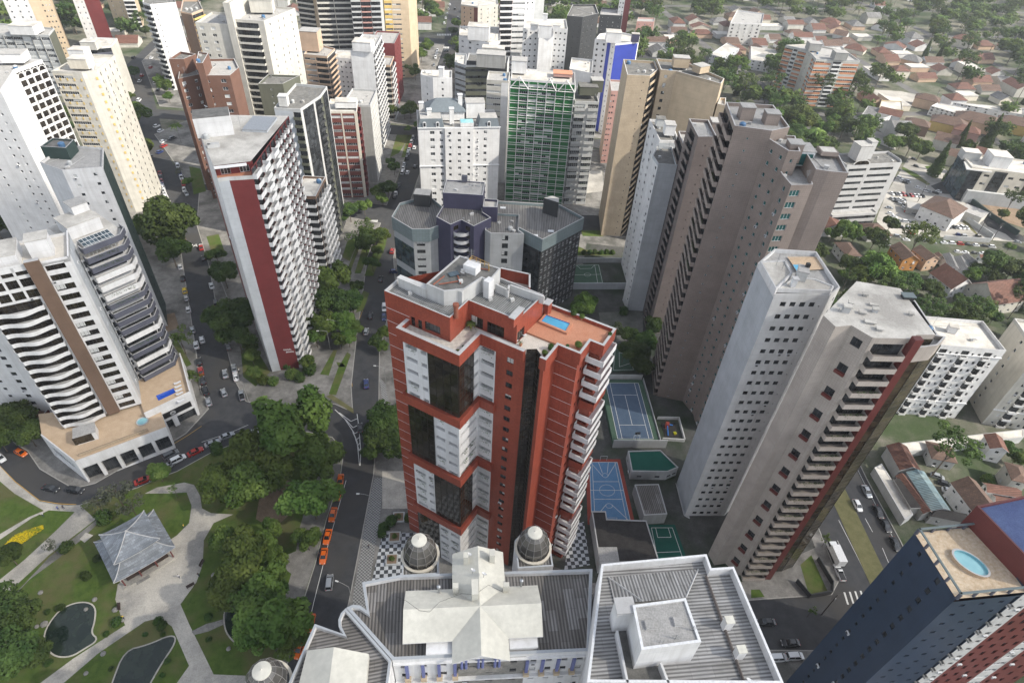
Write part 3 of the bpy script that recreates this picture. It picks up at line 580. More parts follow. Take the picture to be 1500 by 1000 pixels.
    for q, z_ in ((f(4,2.4),77.2),(f(17,9),77.2),(f(20.5,11),77.2),(f(12,7),80.3),(f(10.5,10),80.3)): T.rbox('roof_vent', q, .7, .6, z_, z_+.55, 'white_dirty', .4)
    T.antenna(f(11,12), 80.3, 4); mb = MB(); mb.bar((*f(16,6.8),77.3), (*f(23,7.2),77.3), .06, 'cap'); mb.bar((*f(1,1.5),77.3), (*f(13,1.8),77.3), .05, 'cap'); mb.build('roof_pipe', T.root)
    # rear terrace behind
    bt = [W('r',725,92,77.5), W('r',905,130,77.5), W('r',905,215,77.5), W('r',720,165,77.5)]; mb = MB(); bb = [Vector(a[:2]) for a in bt]
    for a, b in ((bb[0],bb[1]),(bb[1],bb[2])):
        u = (b-a).normalized(); mb.box((a.x,a.y,70), (b.x-a.x,b.y-a.y,0), (u.y*.3,-u.x*.3,0), (0,0,7.5), R); mb.box((a.x,a.y,77.5), (b.x-a.x,b.y-a.y,0), (u.y*.34,-u.x*.34,0), (0,0,.1), 'cap')
    mb.poly([(v.x,v.y,75) for v in bb], 'terrace_pale'); mb.build('rear_terrace', T.root)
    # pool
    pc = [W('r',*a, 73.0) for a in ((972,420),(1003,383),(1145,435),(1118,480))]; mb = MB(); pq = [Vector(a[:2]) for a in pc]; pq = pq if area(pq) > 0 else pq[::-1]; qo = ipoly(pq, -.45)
    for i in range(4):
        j = (i+1) % 4; mb.poly([(qo[i].x,qo[i].y,73.15),(qo[j].x,qo[j].y,73.15),(pq[j].x,pq[j].y,73.15),(pq[i].x,pq[i].y,73.15)], 'terrace_orange'); mb.poly([(qo[i].x,qo[i].y,72.6),(qo[j].x,qo[j].y,72.6),(qo[j].x,qo[j].y,73.15),(qo[i].x,qo[i].y,73.15)], 'terrace_orange'); mb.poly([(pq[i].x,pq[i].y,73.15),(pq[j].x,pq[j].y,73.15),(pq[j].x,pq[j].y,72.9),(pq[i].x,pq[i].y,72.9)], 'pool_deep')
    o = mb.build('pool', T.root); mb = MB(); mb.poly([(v.x,v.y,73.0) for v in pq], 'pool_water'); w_ = mb.build('pool_water', T.root)
    w_.parent = o; w_.location = (0,0,0)
    T.rbox('chimney_stack', W('r',1012,300,75.5), 1.0, 1.6, 72.5, 75.4, R, radians(-27.5), 'cap')
    T.done()
red_tower()
# --- burgundy / white zigzag tower on the left
def zigzag():
    T = Tower('apartment_tower', 'tall burgundy and white tower with a zigzag wall of balconies, left of the avenue', TALL, (-80, 160))
    p = V2((-96,173.8), (-78.1,144.3), (-75.7,145.4), (-70,147), (-71.3,182.2), (-88,180)); h = 71
    z = [(1,'burgundy','balc',{'bd':[1.1,2.1][i % 2],'ph':1.35,'gap':-.1,'d':.2}) for i in range(5)]+[(.9,'burgundy','balc',{'bd':1.1,'ph':1.1,'gap':1.9}) for i in range(4)]
    T.face(p[0], p[1], 0, h, 24, [(1.5,'burgundy',None),(1,'white','win',{'w':.7}),(1.2,'white','win',{'w':1.0}),(1,'white','win',{'w':.7}),(.7,'white',None)])
    T.face(p[1], p[2], 0, h-3, 1, None, 'blue_grey'); T.face(p[2], p[3], 0, h-3, 1, [(1,'burgundy',None)])
    T.face(p[3], p[4], 0, h, 24, z); T.face(p[4], p[5], 0, h, 1, None, 'white'); T.face(p[5], p[0], 0, h, 1, None, 'white')
    q = V2((-96,173.8), (-79.7,147), (-71.5,151), (-71.3,182.2), (-88,180)); T.roof_.poly([(v.x,v.y,h) for v in q], 'roof_pale')
    T.roof_.poly([(v.x,v.y,h-2.9) for v in V2((-78.1,144.3),(-75.7,145.4),(-70,147),(-71.2,151.5),(-80,148))], 'terrace_orange')
    T.face(V2((-79.7,147.4))[0], V2((-71.2,151.4))[0], h-2.9, h, 1, [(1,'burgundy','win',{'w':2.4,'h':1.9,'sill':.1,'st':'w0'}),(1,'burgundy','win',{'w':2.4,'h':1.9,'sill':.1,'st':'w0'})])
    mb = MB()
    for a, b in ((p[1],p[2]),(p[2],p[3]),(p[3],Vector((-70.1,151)))): u=(b-a).normalized(); mb.box((a.x,a.y,h-3), (b.x-a.x,b.y-a.y,0), (-u.y*.25,u.x*.25,0), (0,0,1.0), 'white_dirty')
    a, b = Vector((-79.7,147)), Vector((-71.5,150.6)); u = (b-a).normalized(); n = Vector((u.y,-u.x)); mb.box((a.x,a.y,h-.25), (u.x*8,u.y*8,0), (n.x*1.1,n.y*1.1,-.2), (0,0,.15), 'white'); mb.build('parapet', T.root)
    T.rbox('stair_house', W('A',945,540,h+3), 9.5, 6.5, h, h+5.4, 'white', radians(25), 'roof_felt', -.4); T.rbox('skylight', (-77,174), 7, 10, h, h+.5, 'blue_grey', radians(2), 'steel', -.3); T.rbox('roof_duct', (-84,158), 3, 1.4, h, h+1.0, 'white_dirty', .4); T.tank((-88,163), h, .8, 1.1); T.antenna((-81,170), h, 4); T.rbox('chimney_stack', W('A',925,640,h+1), .8, .8, h, h+1, 'white_dirty'); T.dish(W('A',915,485,h+4.3), h+4.3, .6)
    T.done()
zigzag()
def simple(name, label, pts, h, wall, faces, fl, deck='roof_felt', z0=0, ph=.9, cat=TALL, extra=None, cap='cap', group=None):
    c = sum((Vector(p[:2]) for p in pts), Vector((0,0)))/len(pts)
    T = Tower(name, label, cat, c, 0, group); T.vol(pts, z0, h, wall, deck, faces, fl, ph, cap)
    if extra: extra(T)
    T.done(); return T
def wn(m, n=1, w=1.2, h=1.2, st='w', fr=1, **k): return (fr, m, 'win', dict(n=n, w=w, h=h, st=st, **k))
def pl(m, fr=1): return (fr, m, None, {})
# --- left side
def brown_stripe():
    T = Tower('apartment_tower', 'white tower with a brown vertical stripe and curved white balconies at the left edge', TALL, (-112, 115))
    f = frame2(W('E',165,225,60), 31); B = 'brown_stripe'  # corner left of the stripe's top
    h = 60
    T.face(f(-14.5,0), f(-3.2,0), 9, 50.4, 14, [(10,'white','balc',{'bd':2.3,'ph':1.15,'wave':1,'gap':.2,'st':'b0'}),(.5,'white',None)]); T.face(f(-14.5,0), f(-3.2,0), 50.4, h, 3, [(1,'white','band',{'h':2.3,'sill':.3,'m':.5,'st':'b0'}) for _ in range(4)])
    T.face(f(-3.2,-.9), f(-.2,-.9), 9, h+.6, 1, None, B); T.face(f(-.2,-.9), f(-.2,0), 9, h+.6, 1, None, B); T.face(f(-3.2,0), f(-3.2,-.9), 9, h+.6, 1, None, B)
    T.roof_.poly([(q.x,q.y,h+.6) for q in (f(-3.2,-.9),f(-.2,-.9),f(-.2,.4),f(-3.2,.4))], 'cap')
    T.face(f(-.2,0), f(5.4,0), 9, h-1, 17, [(4.6,'white','win',{'w':4.0,'h':1.7,'sill':.7,'st':'b'}),(1,'white',None)])
    T.face(f(5.4,0), f(5.4,13), 9, h-1, 17, [(1,'white',None),(2,'blue_grey','win',{'w':1}),(1,'blue_grey',None)])
    T.face(f(5.4,13), f(-14.5,13), 9, h-1, 1, None, 'white'); T.face(f(-14.5,13), f(-14.5,0), 9, h, 1, None, 'white')
    T.roof_.poly([(q.x,q.y,h-1.8) for q in (f(-14.5,0),f(5.4,0),f(5.4,13),f(-14.5,13))], 'terrace_pale')
    mb = MB()
    for a, b in ((f(-.2,0),f(5.4,0)),(f(5.4,0),f(5.4,13)),(f(-14.5,0),f(-3.2,0))): u=(b-a).normalized(); mb.box((a.x,a.y,h-1.8), (b.x-a.x,b.y-a.y,0), (-u.y*.25,u.x*.25,0), (0,0,1.3), 'white')
    mb.build('parapet', T.root)
    T.rbox('stair_house', f(0,6), 4.5, 4, h-1.8, h+3, 'white', radians(31), 'roof_pale'); T.rbox('stair_house', f(-9,6), 9, 8, h-1.8, h+1.5, 'white', radians(31), 'roof_pale', -.2)
    T.done()
    # base building with the arcade
    P = Tower('podium_building', 'low white podium with tiled terrace and square arcade openings along the park road', 'podium', (-113, 105))
    a, b, c = Vector((-112.9,97.7)), Vector((-95.,111.1)), Vector((-127,105.8)); u = (b-a).normalized(); n = Vector((-u.y,u.x))
    pts = [c, a, b, b+n*13, c+n*10]; 
    P.face(a, b, 0, 8, 1, [(1,'white','win',{'w':3.6,'h':5.6,'sill':.1,'st':'d0','n':5})], depth=1.4); P.face(c, a, 0, 8, 1, [(1,'white',None),(4,'white','band',{'h':3,'sill':3.2}),(1,'white',None)])
    P.face(b, b+n*13, 0, 8, 1, None); P.face(b+n*13, c+n*10, 0, 8, 1, None); P.face(c+n*10, c, 0, 8, 1, None)
    P.roof_.poly([(q.x,q.y,8) for q in pts], 'terrace_tan'); mb = MB()
    for s0, s1 in ((c,a),(a,b)): uu=(s1-s0).normalized(); mb.box((s0.x,s0.y,8), (s1.x-s0.x,s1.y-s0.y,0), (-uu.y*.3,uu.x*.3,0), (0,0,1.0), 'white')
    s0 = a+n*2.2+u*1; mb.box((s0.x,s0.y,8), (u.x*17,u.y*17,0), (n.x*.2,n.y*.2,0), (0,0,1), 'tan'); mb.build('parapet', P.root)
    c0 = W('E',578,878,8.4); mb = MB(); mb.lathe(c0, [(1.6,8.02),(1.6,8.35)], 'cap', 18, False); mb.lathe(c0, [(1.6,8.35),(1.35,8.35),(1.3,8.2)], 'cap', 18, False); mb.lathe(c0, [(1.45,8.22),(.1,8.22)], 'pale_pool', 18); mb.build('hot_tub', P.root)
    c0 = W('E',350,930,9.6); mb = MB(); mb.abox(c0[0], c0[1], 5, 3.6, 8, 11, 'white', radians(31)); mb.abox(c0[0]+.3, c0[1]-1.9, 4.6, .1, 8.2, 10.8, 'glass_brown', radians(31)); mb.abox(c0[0], c0[1], 5.4, 4, 11, 11.15, 'roof_mid', radians(31)); mb.build('glazed_pavilion', P.root)
    P.done()
brown_stripe()
def stepped():
    T = Tower('apartment_tower', 'white and navy tower with stepped wraparound balconies above a small blue pool deck', TALL, (-112, 138))
    f = frame2((-110.2,129.6), 54); h = 55; N_ = 'navy'
    pts = [f(-1.5,0), f(8.6,0), f(10.5,2), f(10.5,16), f(-1.5,16)]
    T.face(f(-1.5,9), f(-1.5,0), 9, h, 16, None, 'blue_grey'); T.face(f(-1.5,0), f(8.6,0), 9, h-3, 15, [(1,'white','band',{'h':1.9,'sill':.3,'st':'d0'})]); T.face(f(8.6,0), f(10.5,2), 9, h-3, 15, [(1,'white','band',{'h':1.9,'sill':.3,'st':'d0'})]); T.face(f(10.5,2), f(10.5,16), 9, h, 16, [(1,'white','win',{'w':.9,'n':2}),(1,'white','win',{'w':1.2,'n':1})]); T.face(f(10.5,16), f(-1.5,9), 9, h, 1, None)
    for k in range(16):
        z = 9.5+3*k; m = ['navy','navy','white','navy','navy','white','navy','navy','navy','navy','white','white','white','navy','navy'][k % 15]; e = 2.2; mb = MB()
        P = [f(-.8,.05), f(-.8,-e), f(8.8,-e), f(11.2,.6), f(11.2,3.4)]
        for a, b in zip(P, P[1:]): u=(b-a).normalized(); mb.box((a.x,a.y,z-.2), (b.x-a.x,b.y-a.y,0), (-u.y*.16,u.x*.16,0), (0,0,1.65), m); mb.box((a.x,a.y,z+1.45), (b.x-a.x,b.y-a.y,0), (-u.y*.2,u.x*.2,0), (0,0,.08), 'cap')
        mb.poly([(q.x,q.y,z) for q in P+[f(8.6,.05)]], 'cap'); o = mb.build('balcony', T.root)
        if k in (4,9,10,13,14):
            T.add('planter', ('pln', 7.0), lambda mb: plant_geo(mb, 7.0), (*f(.3,-e+.1), z+1.1), radians(54))
    T.roof_.poly([(q.x,q.y,h) for q in (f(-1.5,3.5),f(10.5,3.5),f(10.5,16),f(-1.5,16))], 'roof_pale'); T.roof_.poly([(q.x,q.y,h-3) for q in (f(-1.5,0),f(8.6,0),f(10.5,2),f(10.5,3.5),f(-1.5,3.5))], 'terrace_pale'); T.face(f(-1.5,3.5), f(10.5,3.5), h-3, h, 1, None)
    T.rbox('stair_house', f(4,9), 8, 7, h, h+3.5, 'white', radians(54), 'roof_pale'); T.rbox('stair_house', f(6,12), 4, 4, h+3.6, h+6, 'white', radians(54), 'roof_mid')
    mb = MB(); q = [f(.5,-1.2), f(8,-1.2), f(8,3.3), f(.5,3.3)]; z = h+.3
    mb.poly([(q[0].x,q[0].y,z-.6),(q[1].x,q[1].y,z-.6),(q[2].x,q[2].y,z+.3),(q[3].x,q[3].y,z+.3)], 'glass_blue')
    for k in range(9):
        a = q[0].lerp(q[1], k/8); b = q[3].lerp(q[2], k/8); mb.bar((a.x,a.y,z-.58), (b.x,b.y,z+.33), .06, 'frame_white')
        mb.bar((a.x,a.y,z-3.2), (a.x,a.y,z-.58), .05, 'frame_white')
    for k in range(4): a = q[0].lerp(q[3], k/3); b = q[1].lerp(q[2], k/3); zz = z-.58+.9*k/3; mb.bar((a.x,a.y,zz), (b.x,b.y,zz), .06, 'frame_white')
    mb.build('glass_canopy', T.root)
    T.done()
    P = Tower('podium_building', 'white shop podium with a roof pool deck and round emblem sign, on the street corner', 'podium', (-98, 124)); z = 9
    A = Vector((-102.5,114.6)); B = Vector((-93.5,124.1)); C = Vector((-103.6,140)); D = Vector((-113,128))
    P.face(A, B, 0, 9, 1, [(1,'white','win',{'w':5.2,'h':3.6,'sill':.1,'st':'d0'}),(1,'white','win',{'w':5.2,'h':3.6,'sill':.1,'st':'d0'})], depth=1.0); P.face(B, C, 0, 9, 2, [(1,'white','win',{'w':1.4,'n':5,'st':'d'})]); P.face(C, D, 0, 9, 1, None); P.face(D, A, 0, 9, 1, None)
    P.roof_.poly([(q.x,q.y,z) for q in (A,B,C,D)], 'terrace_tan'); mb = MB(); u = (B-A).normalized(); n = Vector((-u.y,u.x))
    for s0, s1 in ((A,B),(B,C)): uu=(s1-s0).normalized(); mb.box((s0.x,s0.y,z), (s1.x-s0.x,s1.y-s0.y,0), (-uu.y*.3,uu.x*.3,0), (0,0,1.2), 'white')
    mb.build('parapet', P.root)
    pc = [W('E',*a, z+.2) for a in ((634,775),(705,745),(715,762),(645,795))]; mb = MB(); prism(mb, pc, z, z+.12, 'terrace_tan', 'pool_deep'); mb.build('pool', P.root)
    mb = MB(); a0 = A+u*1.0-n*.02
    mb.box((a0.x,a0.y,5.0), (u.x*11,u.y*11,0), (-n.x*.3,-n.y*.3,0), (0,0,1.9), 'black'); cc = A+u*6.6-n*.36
    for r0, r1 in ((.75,.62),(.42,.3)):
        for k in range(20):
            t0, t1 = 2*pi*k/20, 2*pi*(k+1)/20
            mb.poly([(cc.x+u.x*r*cos(t), cc.y+u.y*r*cos(t), 5.95+r*sin(t)) for r, t in ((r0,t0),(r0,t1),(r1,t1),(r1,t0))], 'frame_white')
    for t in (0, pi/2, pi, -pi/2): mb.box((cc.x+u.x*(.45*cos(t)-.06), cc.y+u.y*(.45*cos(t)-.06), 5.95+.45*sin(t)-.06), (u.x*.12,u.y*.12,0), (-n.x*.02,-n.y*.02,0), (0,0,.12), 'frame_white')
    mb.build('sign_board', P.root)
    P.done()
    for i, (x, y) in enumerate(((722,722),(725,737),(728,752),(731,766),(734,780),(737,795))):
        c = W('E',x,y,z+.4); mb = MB(); mb.abox(c[0], c[1], 1.9, .65, z+.25, z+.35, 'frame_white', radians(48)); mb.abox(c[0]-.75*cos(.84), c[1]-.75*sin(.84), .6, .62, z+.35, z+.6, 'frame_white', radians(48))
        for q in (-.6,.6): mb.abox(c[0]+q*cos(.84), c[1]+q*sin(.84), .08, .6, z, z+.25, 'frame_white', radians(48))
        tag(mb.build('sun_lounger', None, (c[0],c[1],z)), 'white sun lounger in the row of six beside the small blue podium pool', 'sun lounger', 'sun loungers by the small blue pool')
stepped()
c = W('E',185,792,9); simple('apartment_tower', 'white tower with a column of small dark windows, half cut off by the left edge', [(c.x-22,c.y-1.5),(c.x,c.y),(c.x-1,c.y+12),(c.x-23,c.y+11)], 42, 'white', {0: [wn('white',3,1.0,1.0,'d0',5), wn('white',1,1.5,1.3,'d0',1.6), pl('white',.5)]}, 14)
lowb_ = W('E',150,815,5); simple('apartment_block', 'low dark red building at the foot of the white tower by the left edge', [(lowb_.x-9,lowb_.y-6),(lowb_.x+4,lowb_.y-5),(lowb_.x+4,lowb_.y+3),(lowb_.x-9,lowb_.y+2)], 5, 'burgundy', {}, 1, 'tile_red', cat='building')
def dark_green_tower():
    T = Tower('apartment_tower', 'white tower with a dark green tiled side wall dotted with small square windows', TALL, (-127, 168)); h = 60
    p = V2((-131.3,160.2), (-121.6,163.7), (-128,175.9), (-140,176), (-140,164)); G = 'dark_green'
    T.vol(p, 0, h, 'white', 'roof_mid', {0: [wn('white',2,1.0,1.0)], 1: [pl(G,.6), wn(G,2,.55,.7,'w0')]}, 20, .7)
    T.vol(V2((-141,168),(-133.5,168),(-134.5,174),(-141,174)), 0, h+3, G, 'roof_felt', {}, 20, .5)
    T.done()
dark_green_tower()
def yellow_dot(T):
    mb = MB(); a = Vector((-169.6,237.6))
    for k in range(19):
        z = 2.5+3*k; mb.box((a.x+3.2,a.y+2.35,z), (.6,.43,0), (.1,-.14,0), (0,0,1.0), 'yellow')
        for j in range(4): mb.box((-178.6+j*2.6,236.85+j*.18,z), (.5,.035,0), (.004,-.07,0), (0,0,1.0), 'yellow')
    mb.build('shutter_panel', T.root); T.rbox('stair_house', (-172,243), 7, 5, 60, 63.5, 'cream', .07, 'roof_pale'); T.rbox('stair_house', (-176,250), 6, 5, 60, 64.5, 'white', .07, 'roof_pale')
simple('apartment_tower', 'slim beige tower with ribbon windows and rows of small yellow panels', V2((-180.5,236.8),(-169.6,237.6),(-165.5,240.6),(-168,259),(-180.5,258)), 60, 'pale_cream', {0: [(6,'cream','band',{'h':1.2,'m':.6}),pl('pale_cream',3)], 1: [pl('pale_cream')], 2: [wn('pale_cream',4,.7,1.4,'d0')]}, 20, 'roof_pale', extra=yellow_dot)
def arches(T):
    mb = MB(); a = Vector((-180.4,219)); u = (Vector((-177.8,231))-a).normalized(); n = Vector((u.y,-u.x))
    for j in range(4):
        for k in range(8):
            t0, t1 = pi*k/8, pi*(k+1)/8; c = a+u*(1.6+j*3)
            for (r0, r1) in ((1.35,1.15),): mb.poly([(c.x+u.x*r*cos(t)+n.x*.3, c.y+u.y*r*cos(t)+n.y*.3, 63.2+r*sin(t)) for r, t in ((r0,t0),(r0,t1),(r1,t1),(r1,t0))], 'white')
    for j in range(5):
        c = a+u*(.1+j*3); mb.box((c.x,c.y,0), (u.x*.25,u.y*.25,0), (n.x*.35,n.y*.35,0), (0,0,64.5), 'white')
    mb.build('arch_trim', T.root); T.rbox('stair_house', (-186,228), 9, 6, 66, 69, 'white', .2, 'roof_mid')
simple('apartment_tower', 'big white slab tower with arched tops over its window columns, at the left edge', V2((-172.6,200.2),(-180.4,219),(-177.8,231),(-196,231),(-196,200)), 66, 'white', {4: [pl('white',2.5), wn('white',1,.9,.9), pl('white',1.5), wn('white',2,.9,.9,'w',2), pl('white',.6)], 0: [pl('white',1.6), wn('white',1,.9,.9), pl('white',2), wn('white',2,.9,.9,'w',2)], 1: [(1,'white','band',{'h':2.1,'m':.35,'sill':.45,'st':'b0'}) for _ in range(4)]}, 22, 'roof_mid', extra=arches)
simple('office_block', 'grey lattice-fronted slab block with a white water tank house on its roof, upper left', [W('A',*q,34) for q in ((-160,145),(215,155),(240,125),(-100,95))], 34, 'light_grey', {0: [(1,'light_grey','band',{'h':1.6,'sill':.8,'m':.5,'fin':'grey_concrete'}) for _ in range(9)], 1: [pl('olive')]}, 11, 'roof_mid', cat='office block', extra=lambda T: T.rbox('tank_house', W('A',110,110,38), 13, 10, 34, 38.5, 'white', .1, 'roof_pale'))
simple('apartment_tower', 'white and burgundy tower cropped by the top edge, left part of the skyline', [W('A',*q,47) for q in ((300,-60),(420,-60),(395,-130),(300,-130))], 47, 'white', {0: [wn('white',2,.8,1), (1.4,'burgundy',None,{})], 1: [pl('white')]}, 15)
simple('apartment_tower', 'tan and white tower at the top left corner, second from the edge', [W('A',*q,52) for q in ((-20,-70),(95,-70),(190,-75),(180,-130),(-10,-130))], 52, 'tan_lit', {0: [wn('white',3,1,1)], 1: [pl('tan_lit',1), wn('tan_lit',3,.8,.9,'d')]}, 17)
simple('office_block', 'small tower with white fin wall and navy balcony bands behind the beige tower', [W('A',*q,30) for q in ((380,215),(490,205),(520,170),(400,165))], 30, 'white', {0: [(1,'charcoal','balc',{'bd':1,'pm':'navy','ph':1.1})], 1: [pl('pale_cream')]}, 10, 'roof_pale', extra=lambda T: T.rbox('stair_house', W('A',400,190,33), 8, 6, 30, 34, 'pale_cream', .1, 'roof_pale'))
simple('apartment_tower', 'narrow bright white tower with grey balcony column, at the top left', [W('A',*q,48) for q in ((632,10),(665,20),(780,10),(760,-60),(640,-60))], 48, 'white', {0: [(1,'light_grey','balc',{'bd':1.2,'pm':'light_grey'})], 1: [wn('white',1,.7,.8), pl('white',2)], 2: [wn('white',4,1,1)]}, 16)
simple('apartment_tower', 'small tan tower with white balconies near the top left', [W('A',*q,24) for q in ((465,-30),(540,-20),(590,-20),(590,-70),(480,-80))], 24, 'tan_lit', {0: [wn('tan_lit',2,1,1)], 1: [(1,'white','balc',{'bd':1,'ph':1})]}, 8)
simple('apartment_tower', 'yellowish tower with a brown wall strip, left of the big cream tower', [W('A',*q,42) for q in ((800,50),(850,60),(900,40),(880,0),(810,0))], 42, 'peach', {0: [pl('brown_stripe')], 1: [(1,'peach','balc',{'bd':1,'pm':'yellow'})]}, 14)
def brick_tw():
    T = Tower('apartment_tower', 'brown brick tower with stepped roof terraces behind the zigzag tower', TALL, (-122, 248)); B = 'brick'; h = 54
    P = [W('A',*q,h) for q in ((748,262),(790,350),(875,335),(895,395))]
    T.vol([W('A',*q,h) for q in ((790,350),(885,330),(905,262),(850,250),(800,285))], 0, h, B, 'roof_felt', {0: [wn(B,1,1.6,1.3), pl(B,.3), wn(B,1,1.2,1.2)]}, 18, .9)
    T.vol([W('A',*q,h+2) for q in ((885,335),(1020,335),(1060,300),(1040,260),(905,262))], 0, h+2, B, 'roof_mid', {0: [wn(B,1,1,1), wn(B,1,2,1.4)], 1: [pl(B)]}, 18, .9)
    T.vol([W('A',*q,h+5) for q in ((748,262),(815,262),(870,240),(800,228))], 0, h+5, B, 'roof_felt', {0: [wn(B,1,.6,.8)]}, 18, .9)
    T.vol([W('A',*q,h+7) for q in ((870,280),(900,280),(925,235),(880,230))], 0, h+7, B, 'roof_felt', {}, 18, .7)
    T.done()
brick_tw()
def cream_tw():
    T = Tower('apartment_tower', 'large cream tower with balcony bays on its front and twin windows on its right side', TALL, (-130, 312)); h = 65; C = 'pale_cream'
    T.vol(V2((-152,299.5),(-137,300.3),(-137,318),(-152,318)), 0, h-2, C, 'roof_mid', {0: [wn(C,2,1.9,1.3), pl(C,.5)]}, 21)
    T.vol(V2((-137,299),(-134,299),(-134,320),(-137,320)), 0, h+7, C, 'roof_mid', {}, 21)
    T.vol(V2((-134,301.2),(-121,301),(-114.5,326),(-134,328)), 0, h, C, 'roof_mid', {0: [(1,C,'balc',{'bd':1.6,'pm':C,'ph':.9}),(.25,C,None,{})], 1: [wn(C,1,.8,1.2), wn(C,2,.6,1.2), wn(C,1,.8,1.2)]}, 21)
    T.rbox('tank_house', (-127,318), 10, 8, h, h+5, C, .2, 'roof_mid'); T.done()
cream_tw()
simple('apartment_tower', 'low olive-grey tower block with a flat roof in front of the cream tower', [W('A',*q,46) for q in ((1145,372),(1255,372),(1330,335),(1190,330))], 46, 'olive', {0: [wn('olive',1,.8,.8)], 1: [pl('olive')]}, 15)
def grey_glass(T):
    for k in (0,): T.rbox('stair_house', W('B',135,430,62), 3, 3, 59, 62.5, 'white_dirty', .1, 'cap')
simple('apartment_tower', 'grey tower with a dark glass band up its avenue corner, behind the zigzag tower', V2((-90,217.8),(-80.6,217.9),(-77.3,232),(-77.5,242),(-90,243)), 59, 'light_grey', {0: [pl('blue_grey',2.2), (1,'light_grey','balc',{'bd':.9,'pm':'olive'})], 1: [pl('cap',1), (5,'charcoal','curtain',{'n':4,'gm':'glass'}), pl('cap',1), (3,'charcoal','balc',{'bd':.8,'pm':'charcoal'})], 2: [pl('olive',1), (2,'olive','curtain',{'n':2,'gm':'glass'}), pl('cap',.5)]}, 20, 'roof_felt', extra=grey_glass)
simple('apartment_block', 'small block of brown and white stepped balconies in the gap beside the zigzag tower', V2((-79,190),(-70.5,190.5),(-71,205),(-79,205)), 40, 'brown_stripe', {0: [(1,'brown_stripe','balc',{'bd':1.2,'ph':1})], 1: [(1,'brown_stripe','balc',{'bd':1.6,'pm':'white','ph':1.1,'gap':.6}) for _ in range(4)]}, 13, 'roof_pale', cat='apartment block')
simple('apartment_tower', 'red brick-faced tower with a white top, framed by beige piers', V2((-86,262.3),(-73.3,264.4),(-76,278),(-88,277)), 41, 'cream', {0: [pl('cream',.5), (3,'brick_red','band',{'h':1.2,'m':.3}), pl('cream',.35), (3,'brick_red','band',{'h':1.2,'m':.3}), pl('cream',.7)], 1: [pl('cream',.4), (2,'burgundy','balc',{'bd':.9,'pm':'burgundy'}), (2,'burgundy','balc',{'bd':.9,'pm':'burgundy'}), pl('cream',.3)]}, 13, 'roof_pale', extra=lambda T: T.rbox('tank_house', (-79,270), 9, 5.5, 41, 43.5, 'white', .15, 'roof_pale'))
simple('apartment_tower', 'plain grey-sided tower standing right behind the red brick-faced one', V2((-75.3,280),(-71.2,280.5),(-72.2,300),(-84,300),(-84,280)), 38, 'light_grey', {0: [pl('grey_concrete')], 1: [wn('white_dirty',7,.7,1.3,'d')]}, 13, 'roof_mid')
simple('apartment_tower', 'tall white slab with a blank front and a facade of small balconies towards the avenue', V2((-87.5,316.8),(-76.5,317.2),(-77.8,345),(-88,345)), 50, 'white', {0: [pl('white')], 1: [(1,'white','balc',{'bd':.8,'ph':.9,'gap':.5}) for _ in range(6)]}, 17, 'roof_mid', extra=lambda T: (T.rbox('stair_house', W('B',490,180,54), 9, 8, 50, 54, 'white', 0, 'roof_pale'), T.dish(W('B',520,165,55), 54.3, .8)))
simple('apartment_tower', 'peach coloured tower with ribbon balconies left of the white slab', [W('B',*q,36) for q in ((225,240),(330,250),(365,215),(270,190))], 36, 'peach', {0: [(1,'peach','band',{'h':1.1}), (1,'peach','balc',{'bd':.8,'pm':'peach'})], 1: [(1,'white_dirty','balc',{'bd':.9,'pm':'peach'})]}, 12, 'roof_mid', extra=lambda T: T.rbox('tank_house', W('B',255,150,44), 10, 8, 36, 46, 'peach', 0, 'roof_mid'))
simple('apartment_block', 'low white block with flat pale roof between the peach tower and the white slab', [W('B',*q,24) for q in ((360,255),(440,262),(450,225),(370,222))], 24, 'white', {0: [wn('white',4,1,1,'d')]}, 8, 'roof_pale', cat='apartment block')
simple('apartment_tower', 'tan tower with pale balconies cropped at the top, right of the cream tower', [W('B',*q,48) for q in ((190,-40),(265,-30),(290,-60),(200,-80))], 48, 'tan_lit', {0: [(1,'tan_lit','balc',{'bd':1,'pm':'pale_cream'})], 1: [wn('tan_lit',2,1,1)]}, 16)
simple('apartment_tower', 'beige tower striped by long balconies, cropped at the top edge', [W('B',*q,60) for q in ((270,-90),(425,-90),(440,-130),(290,-130))], 60, 'cream', {0: [(1,'cream','balc',{'bd':1.4,'pm':'pale_cream','ph':1.1}), (1,'cream','balc',{'bd':1.4,'pm':'pale_cream','ph':1.1})], 1: [pl('cream')]}, 20)
simple('apartment_tower', 'grey tower striped by dark balconies, cropped at the top edge beside the avenue', [W('B',*q,60) for q in ((425,-75),(560,-75),(580,-130),(440,-130))], 60, 'light_grey', {0: [(1,'light_grey','balc',{'bd':1.2,'pm':'light_grey','ph':1}), (1,'charcoal','balc',{'bd':1.2,'pm':'pink','ph':.8}), (1,'light_grey','balc',{'bd':1.2,'pm':'light_grey'})], 1: [pl('light_grey')]}, 20)
simple('apartment_tower', 'tall tan tower with two window columns beside the far part of the avenue', [W('B',*q,50) for q in ((580,-20),(690,-20),(715,-30),(725,-70),(600,-70))], 50, 'tan_lit', {0: [(1,'yellow','band',{'h':1.2}), (1.2,'tan_lit','band',{'h':1}), pl('tan_lit',1)], 1: [pl('tan_lit')], 2: [wn('tan_lit',3,.9,1)]}, 17)
simple('apartment_tower', 'dark red brick tower half hidden behind the white slab', V2((-93,380),(-79,381),(-80,405),(-94,404)), 36, 'burgundy', {0: [wn('burgundy',1,.8,1), pl('burgundy',2)], 1: [wn('burgundy',4,1,1)]}, 12, 'roof_mid')
